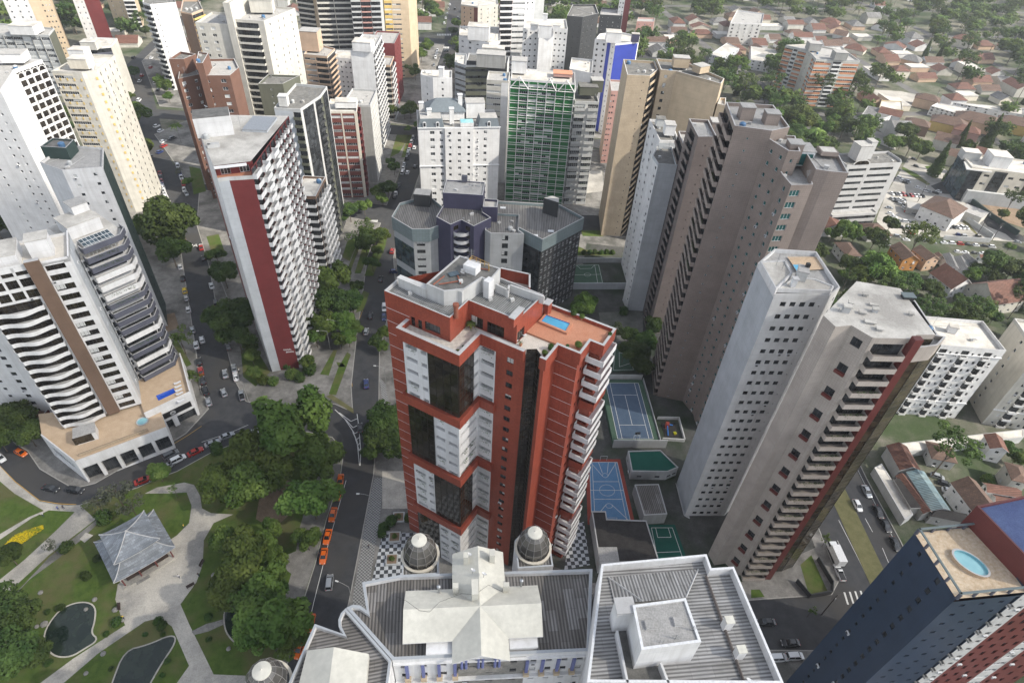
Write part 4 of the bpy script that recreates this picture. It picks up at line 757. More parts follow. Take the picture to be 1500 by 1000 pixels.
simple('apartment_tower', 'pale pink tower with red trim, next to the avenue trees', V2((-86,358),(-77.5,358.5),(-78.3,374),(-87,374)), 31, 'peach', {0: [(1,'peach','balc',{'bd':.8,'pm':'pale_cream'})], 1: [(1,'peach','balc',{'bd':.9,'pm':'white','ph':.9}), (1,'burgundy','balc',{'bd':.9,'pm':'white','ph':.9})]}, 10, 'roof_mid')
# --- centre background
def mansard():
    T = Tower('apartment_tower', 'white tower with slate mansard corners, round-topped dormers and chimneys', TALL, (-28, 262)); h = 41; Wt = 'white'
    f = frame2((-44.6,250.8), 11); z1 = 37.2
    T.vol([f(0,0), f(11,0), f(11,-.8), f(23,-.8), f(23,0), f(34.3,0), f(34.3,20), f(0,20)], 0, h, Wt, 'roof_mid', {0: [pl(Wt,1.6), wn(Wt,1,1.9,1.4,fr=2), wn(Wt,1,1.4,1.3,fr=1.4)], 2: [wn(Wt,1,1.2,1.2), wn(Wt,1,1.3,1.2), wn(Wt,1,1.2,1.2)], 4: [wn(Wt,1,.5,.9,'d'), wn(Wt,1,1.3,1.3), pl(Wt,1.3)], 5: [wn(Wt,3,1.2,1.2)], '*': None}, 13, .6)
    mb = MB()
    for z in (h-.1, 24): mb = MB(); mb.box((*f(-.3,-.35),z), (*(f(34.6,-.35)-f(-.3,-.35)),0), (*(f(0,.35)-f(0,0)),0), (0,0,.35), 'frame_white'); mb.build('cornice', T.root)
    def mans(s0, s1, t0, t1, z, hh, e=1.0):
        mb = MB(); a = [f(s0,t0),f(s1,t0),f(s1,t1),f(s0,t1)]; b = ipoly(a, e)
        for i in range(4): j = (i+1) % 4; mb.poly([(a[i].x,a[i].y,z),(a[j].x,a[j].y,z),(b[j].x,b[j].y,z+hh),(b[i].x,b[i].y,z+hh)], 'mansard')
        mb.poly([(q.x,q.y,z+hh) for q in b], 'roof_mid')
        o = mb.build('mansard_roof', T.root)
        n = 2 if s1-s0 > 9.5 else 1
        for k in range(n):
            s_ = s0+(s1-s0)*(k+.5)/n; mm = MB(); p0 = f(s_-.7, t0-.05)
            u = (f(1,0)-f(0,0)); v = (f(0,1)-f(0,0)); mm.box((*p0,z+.4), (*(u*1.4),0), (*(v*1.2),0), (0,0,1.7), 'frame_white')
            c = f(s_, t0-.08); 
            for q in range(8):
                t_0, t_1 = pi*q/8, pi*(q+1)/8; mm.poly([(c.x,c.y,z+2.1),(c.x+u.x*.7*cos(t_0),c.y+u.y*.7*cos(t_0),z+2.1+.7*sin(t_0)),(c.x+u.x*.7*cos(t_1),c.y+u.y*.7*cos(t_1),z+2.1+.7*sin(t_1))], 'frame_white')
            mm.box((*f(s_-.45,t0-.1),z+.7), (*(u*.9),0), (*(v*.03),0), (0,0,1.5), 'glass'); mm.build('dormer', T.root)
    mans(0,10.8,0,9,h,3.6); mans(25,34.3,0,8,h,3.6)
    T.rbox('pool_terrace', f(20.5,3), 5.5, 4, h, h+1.6, Wt, radians(11), 'pale_pool', -.5)
    hp = MB(); hip(hp, [f(4,8),f(20,8),f(20,18),f(4,18)], h+3.8, 4, 'mansard', .6); prism(hp, [f(4,8),f(20,8),f(20,18),f(4,18)], h, h+3.7, Wt); hp.build('hipped_roof', T.root)
    for s_, t_, zz in ((5,5,h+6),(14.3,4.5,h+6.5),(18.5,12,h+9.5),(2,14,h+5.5)): T.rbox('chimney', f(s_,t_), 1.8, 1.8, h, zz, Wt, radians(11), 'frame_white')
    T.rbox('stair_house', f(25,13), 8, 6, h, h+6.5, Wt, radians(11), 'roof_mid'); T.done()
mansard()
simple('apartment_tower', 'white tower with a chimney box on its flat roof, just behind the mansard tower', [W('B',*q,46) for q in ((745,330),(800,345),(885,345),(885,312),(750,310))], 46, 'white', {0: [wn('white',1,.8,1)], 1: [wn('white',1,1,1)]}, 15, 'roof_pale', extra=lambda T: T.rbox('chimney', W('B',838,310,49), 2.4, 2.4, 46, 50, 'white', 0, 'frame_white'))
def green_tw():
    T = Tower('office_block', 'green and white office slab covered by a white grid, with zigzag trusses along its top', 'office block', (6, 278)); h = 57; f = frame2((-7.8,270.3), -1.5); Wt = 'white'; L = 27.4
    T.vol([f(0,0),f(L,0),f(L,14),f(0,14)], 0, h, Wt, 'roof_pale', {0: (18, [(1,'green_panel','rib',{'z':0,'h':.22,'d':.2})]+[(1,'green_panel','rib',{'z':0,'h':.22,'d':.2,'ww':1.1}) for _ in range(4)]+[(1,'green_panel','rib',{'z':0,'h':.22,'d':.2}) for _ in range(2)]), 1: (18, [(1,'green_panel','rib',{'z':0,'h':.5,'d':.6,'tm':'white_dirty'})])}, 18, .8)
    mb = MB(); u = f(1,0)-f(0,0); v = f(0,1)-f(0,0)
    for i in range(8): p = f(i*L/7-.12,-.4); mb.box((*p,0), (*(u*.26),0), (*(v*.38),0), (0,0,h-1), Wt)
    for k in range(18): z = 1.05+k*(h-.8)/18; mb.box((*f(0,-.3),z), (*(u*L),0), (*(v*.28),0), (0,0,.12), Wt)
    mb.build('facade_grid', T.root); mb = MB()
    for a, b in ((0,2),(3.5,5),(5.2,7)):
        for (x0,z0),(x1,z1) in (((a*L/7,h-3.6),((a+b)/2*L/7,h+1.2)),(((a+b)/2*L/7,h+1.2),(b*L/7,h-3.6))): p, q = f(x0,-.7), f(x1,-.7); mb.bar((p.x,p.y,z0), (q.x,q.y,z1), .2, Wt)
    p, q = f(0,-.7), f(L,-.7); mb.bar((p.x,p.y,h-3.6), (q.x,q.y,h-3.6), .15, Wt); mb.build('roof_truss', T.root)
    T.rbox('stair_house', f(3,10), 6.5, 6, h, h+5, Wt, 0, 'roof_mid'); T.rbox('roof_shed', f(22,9), 8, 5, h, h+1.2, 'pink', 0, 'terrace_orange'); T.done()
green_tw()
def balc_grey(T): T.rbox('stair_house', (26,279), 8, 6, 50, 53.5, 'olive', .1, 'roof_felt'); T.rbox('stair_house', (30,283), 5, 5, 50, 55, 'olive', .1, 'roof_mid')
simple('apartment_tower', 'weathered grey tower with two stacks of planted balconies, right of the green grid slab', V2((20.4,271),(31,272.2),(30,290),(19.6,290)), 49, 'light_grey', {0: [(2.4,'light_grey','balc',{'bd':.8,'pm':'light_grey','ph':1.4,'pl':.35,'st':'w'}), pl('white_dirty',.5), (2.4,'light_grey','balc',{'bd':.8,'pm':'light_grey','ph':1.4,'pl':.2,'st':'w'})], 1: [pl('pale_cream')]}, 16, extra=balc_grey)
simple('apartment_tower', 'cream tower with a white side, on the left flank of the green grid slab', V2((-19,288),(-9,288),(-9,300),(-19,300)), 50, 'pale_cream', {0: [(1,'pale_cream','band',{'h':1}), pl('white',.5)]}, 17, 'roof_mid')
simple('office_block', 'grey office tower with dark ribbon windows and a sloped charcoal top', [W('B',*q,46) for q in ((945,290),(1130,290),(1140,250),(960,235))], 46, 'light_grey', {0: [(1,'olive','band',{'h':1.3,'m':.3,'st':'d0'})], 3: [pl('charcoal')]}, 14, 'roof_felt', cat='office block', extra=lambda T: (T.rbox('plant_room', W('B',1060,235,52), 14, 7, 46, 52, 'grey_concrete', 0, 'roof_mid'), T.rbox('roof_fascia', W('B',1040,275,47.5), 20, .6, 43, 47.5, 'charcoal', 0)))
simple('office_block', 'small grey-blue block with a sloped white roof edge, left of the charcoal-topped office', [W('B',*q,38) for q in ((897,275),(947,290),(950,240),(900,235))], 38, 'blue_grey', {0: [(1,'blue_grey','band',{'h':1.5})]}, 12, 'roof_pale', cat='office block')
simple('apartment_tower', 'white stepped tower with several small roof terraces above the avenue', [W('B',*q,42) for q in ((915,160),(1050,190),(1100,180),(1100,120),(920,115))], 42, 'white', {0: [wn('white',4,1.5,1.2)]}, 14, 'roof_pale', extra=lambda T: (T.rbox('stair_house', W('B',1005,120,48), 12, 9, 42, 49, 'white', 0, 'roof_pale'), T.rbox('stair_house', W('B',1070,200,45), 12, 6, 38, 44, 'pale_cream', 0, 'roof_pale')))
simple('apartment_tower', 'cream block with brown window strips at the top of the avenue', [W('B',*q,30) for q in ((925,20),(1000,30),(1090,20),(1085,-20),(930,-15))], 30, 'pale_cream', {0: [wn('peach',2,1,1,'d'), pl('maroon_band',.3)], 1: [wn('pale_cream',3,1,1,'d')]}, 10, 'roof_pale')
simple('apartment_tower', 'white and brown tower with a balcony grid, above the green slab, cropped at the top', [W('B',*q,66) for q in ((1100,-60),(1215,-60),(1300,-65),(1300,-110),(1110,-110))], 66, 'white', {0: [(1,'maroon_band','balc',{'bd':1,'pm':'white'}), (1,'white','band',{'h':1.2})], 1: [wn('white',2,1,1), pl('light_grey',1)]}, 21)
def dotted(T):
    T.rbox('stair_house', W('C',180,90,60), 7, 6, 52, 58, 'white', 0, 'roof_pale'); T.rbox('stair_house', W('C',130,100,56), 4, 5, 52, 55, 'white', 0, 'roof_pale'); T.rbox('stair_house', W('C',230,100,56), 4, 5, 52, 55, 'white', 0, 'roof_pale'); T.rbox('finial', W('C',180,45,63), 2.5, 2.5, 58, 61, 'white', 0, 'cap'); T.antenna(W('C',180,40,62), 61, 3)
simple('apartment_tower', 'white tower with rows of dark square windows and a stepped crown', [W('C',*q,52) for q in ((80,125),(150,125),(152,135),(215,135),(217,125),(278,130),(270,85),(90,85))], 52, 'white', {0: [wn('white',3,.9,.9,'d0')], 2: [pl('white')], 4: [wn('white',3,.9,.9,'d0')]}, 17, 'roof_pale', extra=dotted)
simple('office_block', 'dark grey slab tower with a dense pattern of small windows', [W('C',*q,52) for q in ((275,70),(345,75),(415,60),(400,20),(300,20))], 52, 'charcoal', {0: [wn('charcoal',3,.6,.7,'d0')], 1: [wn('charcoal',3,.7,.9,'w0'), pl('charcoal',.3)]}, 17, cat='office block')
def blue_extra(T): T.rbox('stair_house', W('C',485,130,56), 8, 7, 50, 55, 'white', 0, 'roof_pale'); T.rbox('tank_house', W('C',580,150,54), 4, 3, 50, 54, 'violet', 0, 'roof_pale')
simple('apartment_tower', 'white tower with a bright blue panel and blue stripe on its front', [W('C',*q,50) for q in ((398,175),(455,180),(470,185),(490,195),(590,185),(598,160),(500,140),(420,150))], 50, 'white', {0: [wn('white',2,1.0,1.1,'d0')], 1: [pl('bright_blue')], 2: [wn('white',1,.7,.9,'d0')], 3: [pl('bright_blue')], 4: [wn('white',2,.7,.9)]}, 17, 'roof_pale', extra=blue_extra)
simple('apartment_tower', 'dusty pink tower with a white side strip, between the blue-panel tower and the tan tower', V2((41.5,318),(48,319),(52,335),(42,335)), 38.5, 'pink', {0: [wn('pink',2,.8,.9,'d'), pl('pink',1), pl('white',.6)], 3: [wn('peach',2,.8,.9)]}, 13, 'roof_mid')
simple('warehouse', 'low white shed roof in front of the dark slab tower', [W('C',*q,40) for q in ((285,305),(385,325),(390,265),(295,255))], 40, 'white', {}, 12, 'roof_pale', cat='building')
simple('apartment_block', 'red and white tower at the top centre beyond the dark slab', [W('C',*q,36) for q in ((510,-20),(560,-15),(565,-50),(515,-55))], 36, 'burgundy', {0: [wn('white',2,1,1), pl('burgundy')]}, 12, 'roof_mid')
simple('apartment_block', 'dark brown office block right of the dark slab tower', [W('C',*q,24) for q in ((420,65),(520,70),(525,40),(430,35))], 24, 'charcoal', {0: [wn('charcoal',4,1,1,'d')]}, 8, 'roof_mid')
simple('apartment_block', 'small pink block with a flat roof among the red tiled houses', [W('C',*q,13) for q in ((585,95),(660,97),(665,80),(590,78))], 13, 'pink', {0: [wn('pink',3,1,1)]}, 4, 'roof_mid', cat='apartment block')
# --- right side
def tan_tower():
    T = Tower('apartment_tower', 'tall plain tan tower with a column of small windows, right of the central avenue blocks', TALL, (50, 252)); h = 71; t = 'tan'
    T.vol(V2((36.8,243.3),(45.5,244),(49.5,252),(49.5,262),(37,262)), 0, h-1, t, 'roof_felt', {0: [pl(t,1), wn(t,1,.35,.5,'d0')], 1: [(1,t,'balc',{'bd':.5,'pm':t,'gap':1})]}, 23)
    T.vol(V2((50,248.5),(55.8,248),(70.5,237),(73,243),(60,262),(50,262)), 0, h, t, 'roof_felt', {0: [wn(t,1,1.2,1.2,'d'), pl(t,.3)], 1: [pl('tan_lit')], 2: [pl(t)], 5: [wn(t,2,.8,1,'d')]}, 23)  # tan_lit front: sunlit brightness put into the paint
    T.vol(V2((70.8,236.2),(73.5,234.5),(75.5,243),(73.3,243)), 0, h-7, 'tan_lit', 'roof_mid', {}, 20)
    T.rbox('stair_house', (58,254), 6, 4, h, h+3.5, t, 0, 'roof_mid'); T.rbox('stair_house', (65,249), 5, 4, h, h+2.5, t, .6, 'roof_mid'); T.done()
tan_tower()
def white_r2():
    T = Tower('apartment_tower', 'bluish white tower with a sawtooth window column, between the tan and dark brown towers', TALL, (47, 205)); h = 62
    T.vol(V2((45.2,203.5),(51.8,204.4),(52,222),(44,222)), 0, h, 'white', 'roof_felt', {0: [pl('blue_grey')], 3: [wn('white',2,1.4,1.1,'d'), pl('white',.4)]}, 21)
    T.vol(V2((43.2,189.8),(49.4,189.8),(50,204),(44.8,204),(42.2,196)), 0, h-2, 'blue_grey', 'roof_felt', {0: [pl('blue_grey')], 3: [wn('white',1,1.8,1.1,'d'), pl('white',.3)], 4: [pl('white',1), wn('white',1,1.2,1,'d')]}, 21)
    T.rbox('stair_house', (49,210), 3.4, 4, h, h+3.5, 'white', 0, 'roof_mid'); T.rbox('tank_house', (47,217), 3, 3, h, h+2.5, 'light_grey', 0, 'roof_felt'); T.done()
white_r2()
def brown_dark():
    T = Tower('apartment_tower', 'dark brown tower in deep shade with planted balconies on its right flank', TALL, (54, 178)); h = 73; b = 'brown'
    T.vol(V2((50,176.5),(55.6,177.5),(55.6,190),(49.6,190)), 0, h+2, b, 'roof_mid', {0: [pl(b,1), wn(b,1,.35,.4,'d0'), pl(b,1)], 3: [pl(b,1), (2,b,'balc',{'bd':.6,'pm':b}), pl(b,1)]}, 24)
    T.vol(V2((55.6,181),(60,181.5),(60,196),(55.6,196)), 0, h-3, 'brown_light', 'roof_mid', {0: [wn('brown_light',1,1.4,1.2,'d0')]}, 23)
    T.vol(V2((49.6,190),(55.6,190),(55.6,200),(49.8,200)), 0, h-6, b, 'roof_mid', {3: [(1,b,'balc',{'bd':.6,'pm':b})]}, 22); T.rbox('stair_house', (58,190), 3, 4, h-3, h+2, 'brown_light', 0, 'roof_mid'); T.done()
brown_dark()
def big_brown():
    T = Tower('apartment_tower', 'huge mauve-brown tower of several shafts with small teal windows and stacked side balconies', TALL, (60, 146)); m = 'mauve'; h = 91
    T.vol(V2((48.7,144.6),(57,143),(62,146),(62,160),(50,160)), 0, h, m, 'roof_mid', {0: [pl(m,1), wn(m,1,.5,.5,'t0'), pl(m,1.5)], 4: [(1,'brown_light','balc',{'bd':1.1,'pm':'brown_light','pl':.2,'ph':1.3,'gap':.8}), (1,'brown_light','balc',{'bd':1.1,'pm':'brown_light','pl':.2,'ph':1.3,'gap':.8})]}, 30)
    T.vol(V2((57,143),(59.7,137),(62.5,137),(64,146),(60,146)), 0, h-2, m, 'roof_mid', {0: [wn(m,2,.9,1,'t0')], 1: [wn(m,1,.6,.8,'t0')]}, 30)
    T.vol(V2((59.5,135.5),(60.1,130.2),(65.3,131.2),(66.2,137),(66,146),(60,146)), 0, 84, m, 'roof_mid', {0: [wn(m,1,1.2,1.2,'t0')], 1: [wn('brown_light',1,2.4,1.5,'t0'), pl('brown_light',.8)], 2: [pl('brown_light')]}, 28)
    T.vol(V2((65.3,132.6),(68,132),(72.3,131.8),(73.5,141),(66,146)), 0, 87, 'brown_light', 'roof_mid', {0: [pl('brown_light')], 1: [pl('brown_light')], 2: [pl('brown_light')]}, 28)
    for c, zz in (((53,152),93.2),((58.5,150),92.8),((62.5,141),89.5)): T.rbox('stair_house', c, 3.2, 3, h-6, zz, m, 0, 'roof_mid')
    mb = MB(); a = W('D',205,640,89); mb.abox(a[0]+2, a[1]+2, 5.5, 5, 84, 87.5, 'frame_white'); mb.abox(a[0]+2, a[1]-.6, 4.8, .1, 84.3, 87, 'glass_teal'); mb.abox(a[0]+2, a[1]+2, 6, 5.4, 87.5, 87.7, 'roof_mid'); mb.build('penthouse', T.root)
    mb = MB(); c = W('D',350,670,88); mb.abox(c[0], c[1]+1, 4, 3.4, 87, 87.9, 'brown_light'); mb.abox(c[0], c[1]+1, 3.4, 2.8, 87.9, 87.95, 'roof_pale'); mb.build('tank_house', T.root)
    T.done()
big_brown()
def white_dots():
    T = Tower('apartment_tower', 'bright white tower with a regular pattern of small black windows and a rooftop pool', TALL, (55, 104)); h = 76
    T.vol(V2((49.6,109.9),(50.2,99.3),(51.6,98.4)), 0, .5, 'white', 'roof_mid', {}, 1, .1); T.nc = 1
    p = V2((49.9,110),(50.4,99.2),(61.5,100.1),(64.5,103),(64,116),(55,116))
    T.vol(p, 0, h, 'white', 'roof_mid', {0: [pl('blue_grey')], 1: [pl('white',1.2), wn('white',4,1.15,1.15,'d0',fr=6.5), wn('white',1,.3,.35,'d0'), pl('white',.5)], 2: [pl('white',1), wn('white',1,.6,1,'d0')]}, 24, .9)  # left face blue_grey: bluish shade painted into the white wall
    T.vol([W('H',*q,h+1.6) for q in ((38,228),(103,341),(170,275),(140,224))], h, h+1.6, 'white', 'roof_pale', {}, 1, .3); T.vol([W('H',*q,h+.9) for q in ((108,341),(326,349),(340,330),(262,300),(180,290))], h, h+.9, 'white', 'roof_pale', {}, 1, .2)
    c = W('H',182,300,h+2.6); T.rbox('chimney', c, .9, .9, h, h+2.6, 'white', 0, 'cap'); T.rbox('stair_house', W('H',215,262,h+2.8), 1.8, 2.6, h-.8, h+2.8, 'white_dirty', -.3, 'roof_mid'); T.rbox('chimney_pot', W('H',236,238,h+3.8), .7, .7, h+2.9, h+3.8, 'black')
    q = [W('H',*a,h-.2) for a in ((150,205),(270,205),(300,255),(190,262))]; mb = MB(); mb.poly([(v.x,v.y,h-.6) for v in q], 'terrace_tan'); mb.build('pool_deck', T.root); q = [W('H',*a,h-.1) for a in ((172,240),(200,240),(212,262),(188,265))]; mb = MB(); prism(mb, q, h-.5, h-.3, 'cap', 'pool_water'); mb.build('pool', T.root)
    for a in ((110,225),(135,240)): T.antenna(W('H',*a,h+3), h+1.6, 3)
    T.done()
white_dots()
def beige_red():
    T = Tower('apartment_tower', 'beige tower with a red vertical stripe, dark glass corner and a fan of beige balconies', TALL, (63, 90)); h = 80; b = 'beige_wall'
    P = V2((54.6,88),(55.7,85),(58.7,85.7),(61.2,82.6),(68.6,83.1),(69.3,84.2),(72.8,84.6),(72.5,98),(64.8,99.5))
    z1 = h-1
    for i in range(len(P)):
        a, c = P[i], P[(i+1) % len(P)]
        st = {0: [pl(b)], 1: [pl(b)], 2: [(1,b,'win',{'w':1.8,'h':1.8,'st':'d0','sill':.6,'skip':tuple(range(0,26,2))})], 3: [pl(b,.6), (6,b,'balc',{'bd':1.5,'pm':'beige_wall','ph':1.15,'pl':.3,'gap':.1,'st':'d0'}), pl('maroon_band',1.1)], 4: [pl('maroon_band')], 5: [(1,'charcoal','curtain',{'n':1,'gm':'glass_bronze'})], 6: [pl('charcoal')]}.get(i)
        T.face(a, c, 0, z1, 26, st, b)
        T.wall.poly([(a.x,a.y,z1),(c.x,c.y,z1),(c.x,c.y,h),(a.x,a.y,h)], b)
    T.roof_.poly([(q.x,q.y,h) for q in P], 'roof_pale'); mb = MB()
    for k in range(25):  # red tiled planters under the bay windows
        z = .15+3.04*k; u = (P[3]-P[2]).normalized(); n = Vector((u.y,-u.x)); c = (P[2]+P[3])/2-u*.95
        if k % 2: mb = MB(); mb.box((c.x,c.y,z-.1), (u.x*1.9,u.y*1.9,0), (n.x*.5,n.y*.5,0), (0,0,.6), 'maroon_dark'); mb.build('window_planter', T.root)
    # red stripe standing proud, up the balcony edge
    mb = MB(); a = Vector((67.7,82.7)); mb.box((67.9,81.9,0), (1.5,.12,0), (-.1,1.2,0), (0,0,h+.6), 'maroon_band'); mb.build('red_fin', T.root)
    T.vol(V2((72.8,84.6),(76,86),(76.5,98),(72.5,98)), 0, h-2.5, 'charcoal', 'roof_mid', {0: [(1,'charcoal','curtain',{'n':1,'gm':'glass_bronze'})], 1: [pl(b)]}, 25, .8, pin=b)
    T.vol(V2((69.4,82.5),(73.5,83.6),(76.2,86.2),(72.8,87),(70,85)), h-5, h-1.5, b, 'roof_mid', {}, 1, .9)
    for (x, y, w, d, z) in ((385,430,1.2,.9,1.3),(455,437,1,.6,.35),(505,430,.9,.7,.7),(500,405,1.2,.5,.3),(485,475,1.6,.7,.3),(523,503,.9,.9,.4),(465,365,.7,.5,.4),(652,443,.6,.5,.4),(400,410,.6,.8,1.1)): T.rbox('roof_hatch', W('H',x,y,h+.3), w, d, h, h+z, 'cap' if z > .5 else 'roof_mid', -.2, 'roof_pale')
    T.rbox('tank_house', W('H',640,370,h+.5), 2, 1.2, h-3, h+.6, 'charcoal', 0, 'teal_cap'); T.dish(W('H',370,405,h+1.5), h, .35); T.done()
beige_red()
def hotel(label, f, w, d, h, extra=0):
    T = Tower('hotel_building', label, 'hotel', f(w/2, d/2)); Wt = 'pale_cream' if extra else 'white'
    st = [pl(Wt,.6)]+[wn(Wt,1,.9,1.2,'w',1), (1.3,Wt,'balc',{'bd':.8,'pm':'white','ph':.9,'gap':.5}), wn(Wt,1,.7,1.2,'d',1)]*3+[pl(Wt,.5)]
    T.vol([f(0,0),f(w,0),f(w,d),f(0,d)], 0, h, Wt, 'roof_pale', {0: st, 3: [pl('cream' if extra else Wt,1), wn('cream' if extra else Wt,1,1,1.2), pl('cream' if extra else Wt,1)]}, 9, 1.1)
    mb = MB(); u = f(1,0)-f(0,0); v = f(0,1)-f(0,0)
    for z in (h-3.2, 7): mb = MB(); mb.box((*f(-.2,-.25),z), (*(u*(w+.4)),0), (*(v*.25),0), (0,0,.3), 'frame_white'); mb.build('cornice', T.root)
    T.rbox('tank_house', f(w*.45,d*.6), 2.4, 2, h-1, h+1.2, 'white', -.3, 'roof_pale'); T.done()
hotel('white classical hotel block with a flat white roof, right behind the beige and red tower', frame2((124.5,144), -2), 22, 14, 30)
hotel('cream hotel block with small balconies at the right edge, beside the white hotel', frame2((154.5,141.5), -8), 26, 17, 31, 1)
def office9():
    T = Tower('office_block', 'grey stone office building with dark ribbon windows and an arched roof bay', 'office block', (160, 275)); f = frame2((144.5,267), 14); h = 30; g = 'cap'
    T.vol([f(0,0),f(28,0),f(30,3),f(30,12),f(0,12)], 0, h, g, 'roof_felt', {0: (9, [pl(g,.5), (3,g,'band',{'h':1.3,'m':.2,'st':'d0'}), pl(g,.5), (4,g,'band',{'h':1.3,'m':.2,'st':'d0'}), pl(g,1)])}, 9, 1.0)
    T.rbox('stair_house', f(9,6), 6, 6, h, h+7, g, radians(14), 'roof_mid'); T.rbox('stair_house', f(14,7), 3, 4, h, h+8, g, radians(14), 'roof_mid')
    mb = MB(); u = f(1,0)-f(0,0)
    for k in range(10):
        t0, t1 = pi*k/10, pi*(k+1)/10; c = f(7,-.2)
        mb.poly([(c.x+u.x*r*cos(t), c.y+u.y*r*cos(t), h+.2+r*.5*sin(t)) for r, t in ((4.4,t0),(4.4,t1),(3.7,t1),(3.7,t0))], g)
    mb.box((*f(3.3,-.15),h), (*(u*7.4),0), (*((f(0,1)-f(0,0))*.1),0), (0,0,1.7), 'glass_brown'); mb.build('arch_window', T.root)
    T.vol([f(0,-4),f(24,-4),f(24,-.1),f(0,-.1)], 0, 7, g, 'roof_mid', {0: (2, [(1,g,'band',{'h':1.6,'st':'d0'})])}, 2, .6); T.done()
office9()
def striped10():
    T = Tower('apartment_tower', 'orange and cream striped apartment tower standing alone among trees at the upper right', TALL, (190, 440)); h = 30; o = 'orange_brick'
    w = [(2,'pale_cream','band',{'h':1.0,'m':.5,'line':'orange_brick'}), (1,'white','balc',{'bd':.6,'pm':'white'}), (2,'pale_cream','band',{'h':1.0,'m':.5})]
    A = [W('D',*q,h) for q in ((155,200),(250,222),(275,245),(290,262),(485,270),(420,225),(260,195))]
    T.vol(A, 0, h, 'pale_cream', 'roof_mid', {0: w, 1: [wn('pale_cream',1,1,1)], 2: [(1,'pale_cream','band',{'h':1,'m':.3})], 3: w, 4: [pl('peach')]}, 11, .9, cap='cap', pin='light_grey')
    mb = MB()
    for i in (0, 2, 3):
        a, b = A[i], A[i+1]; a = Vector(a[:2]); b = Vector(b[:2]); u = (b-a).normalized(); n = Vector((u.y,-u.x)); L = (b-a).length
        for k in range(11):
            for (s0, s1) in ((0,.36),(.64,1)): mb = MB(); mb.box((a.x+u.x*L*s0,a.y+u.y*L*s0,.05+k*2.65), (u.x*L*(s1-s0),u.y*L*(s1-s0),0), (n.x*.06,n.y*.06,0), (0,0,1.2), o); mb.build('orange_band', T.root)
    T.rbox('tank_house', W('D',280,200,33), 8, 7, h, h+4.5, 'grey_concrete', 0, 'roof_mid'); T.rbox('tank_house', W('D',395,240,33), 8, 7, h, h+4.5, 'grey_concrete', 0, 'roof_mid')
    T.antenna(W('D',425,215,35), h+4.6, 6); T.tank(W('D',405,212,35), h+4.6, 1, 1); T.done()
striped10()
def office12():
    T = Tower('office_block', 'modern white and tan office building with glass bays at the right edge', 'office block', (246, 306)); f = frame2((225,302), -8); h = 18
    T.vol([f(0,0),f(38,0),f(38,18),f(0,18)], 0, h, 'cream', 'roof_pale', {0: (4, [(1.3,'charcoal','curtain',{'n':3,'gm':'glass'}), wn('cream',1,2.6,1.2,'d',1.3), (1.4,'charcoal','curtain',{'n':3,'gm':'glass'}), wn('cream',2,2.4,1.2,'d',2.4), (1.4,'charcoal','curtain',{'n':3}), wn('cream',1,2.2,1.2)]), 3: (4, [(1,'charcoal','curtain',{'n':5,'gm':'glass_blue'})])}, 4, .8)
    T.rbox('base_wall', f(20,-1), 34, 1.8, 0, 6.5, 'light_grey', radians(-8)); T.rbox('stair_house', f(14,9), 9, 9, h-1, h+5, 'white', radians(-8), 'roof_pale'); T.rbox('stair_house', f(3,14), 8, 6, h-1, h+3, 'light_grey', radians(-8), 'roof_pale')
    mb = MB(); a = [f(-3,-1.5),f(9,-1.5),f(9,8),f(-1,8)]; prism(mb, a, h-1.1, h-.62, 'white', 'roof_pale'); mb.build('canopy', T.root); T.done()
office12()
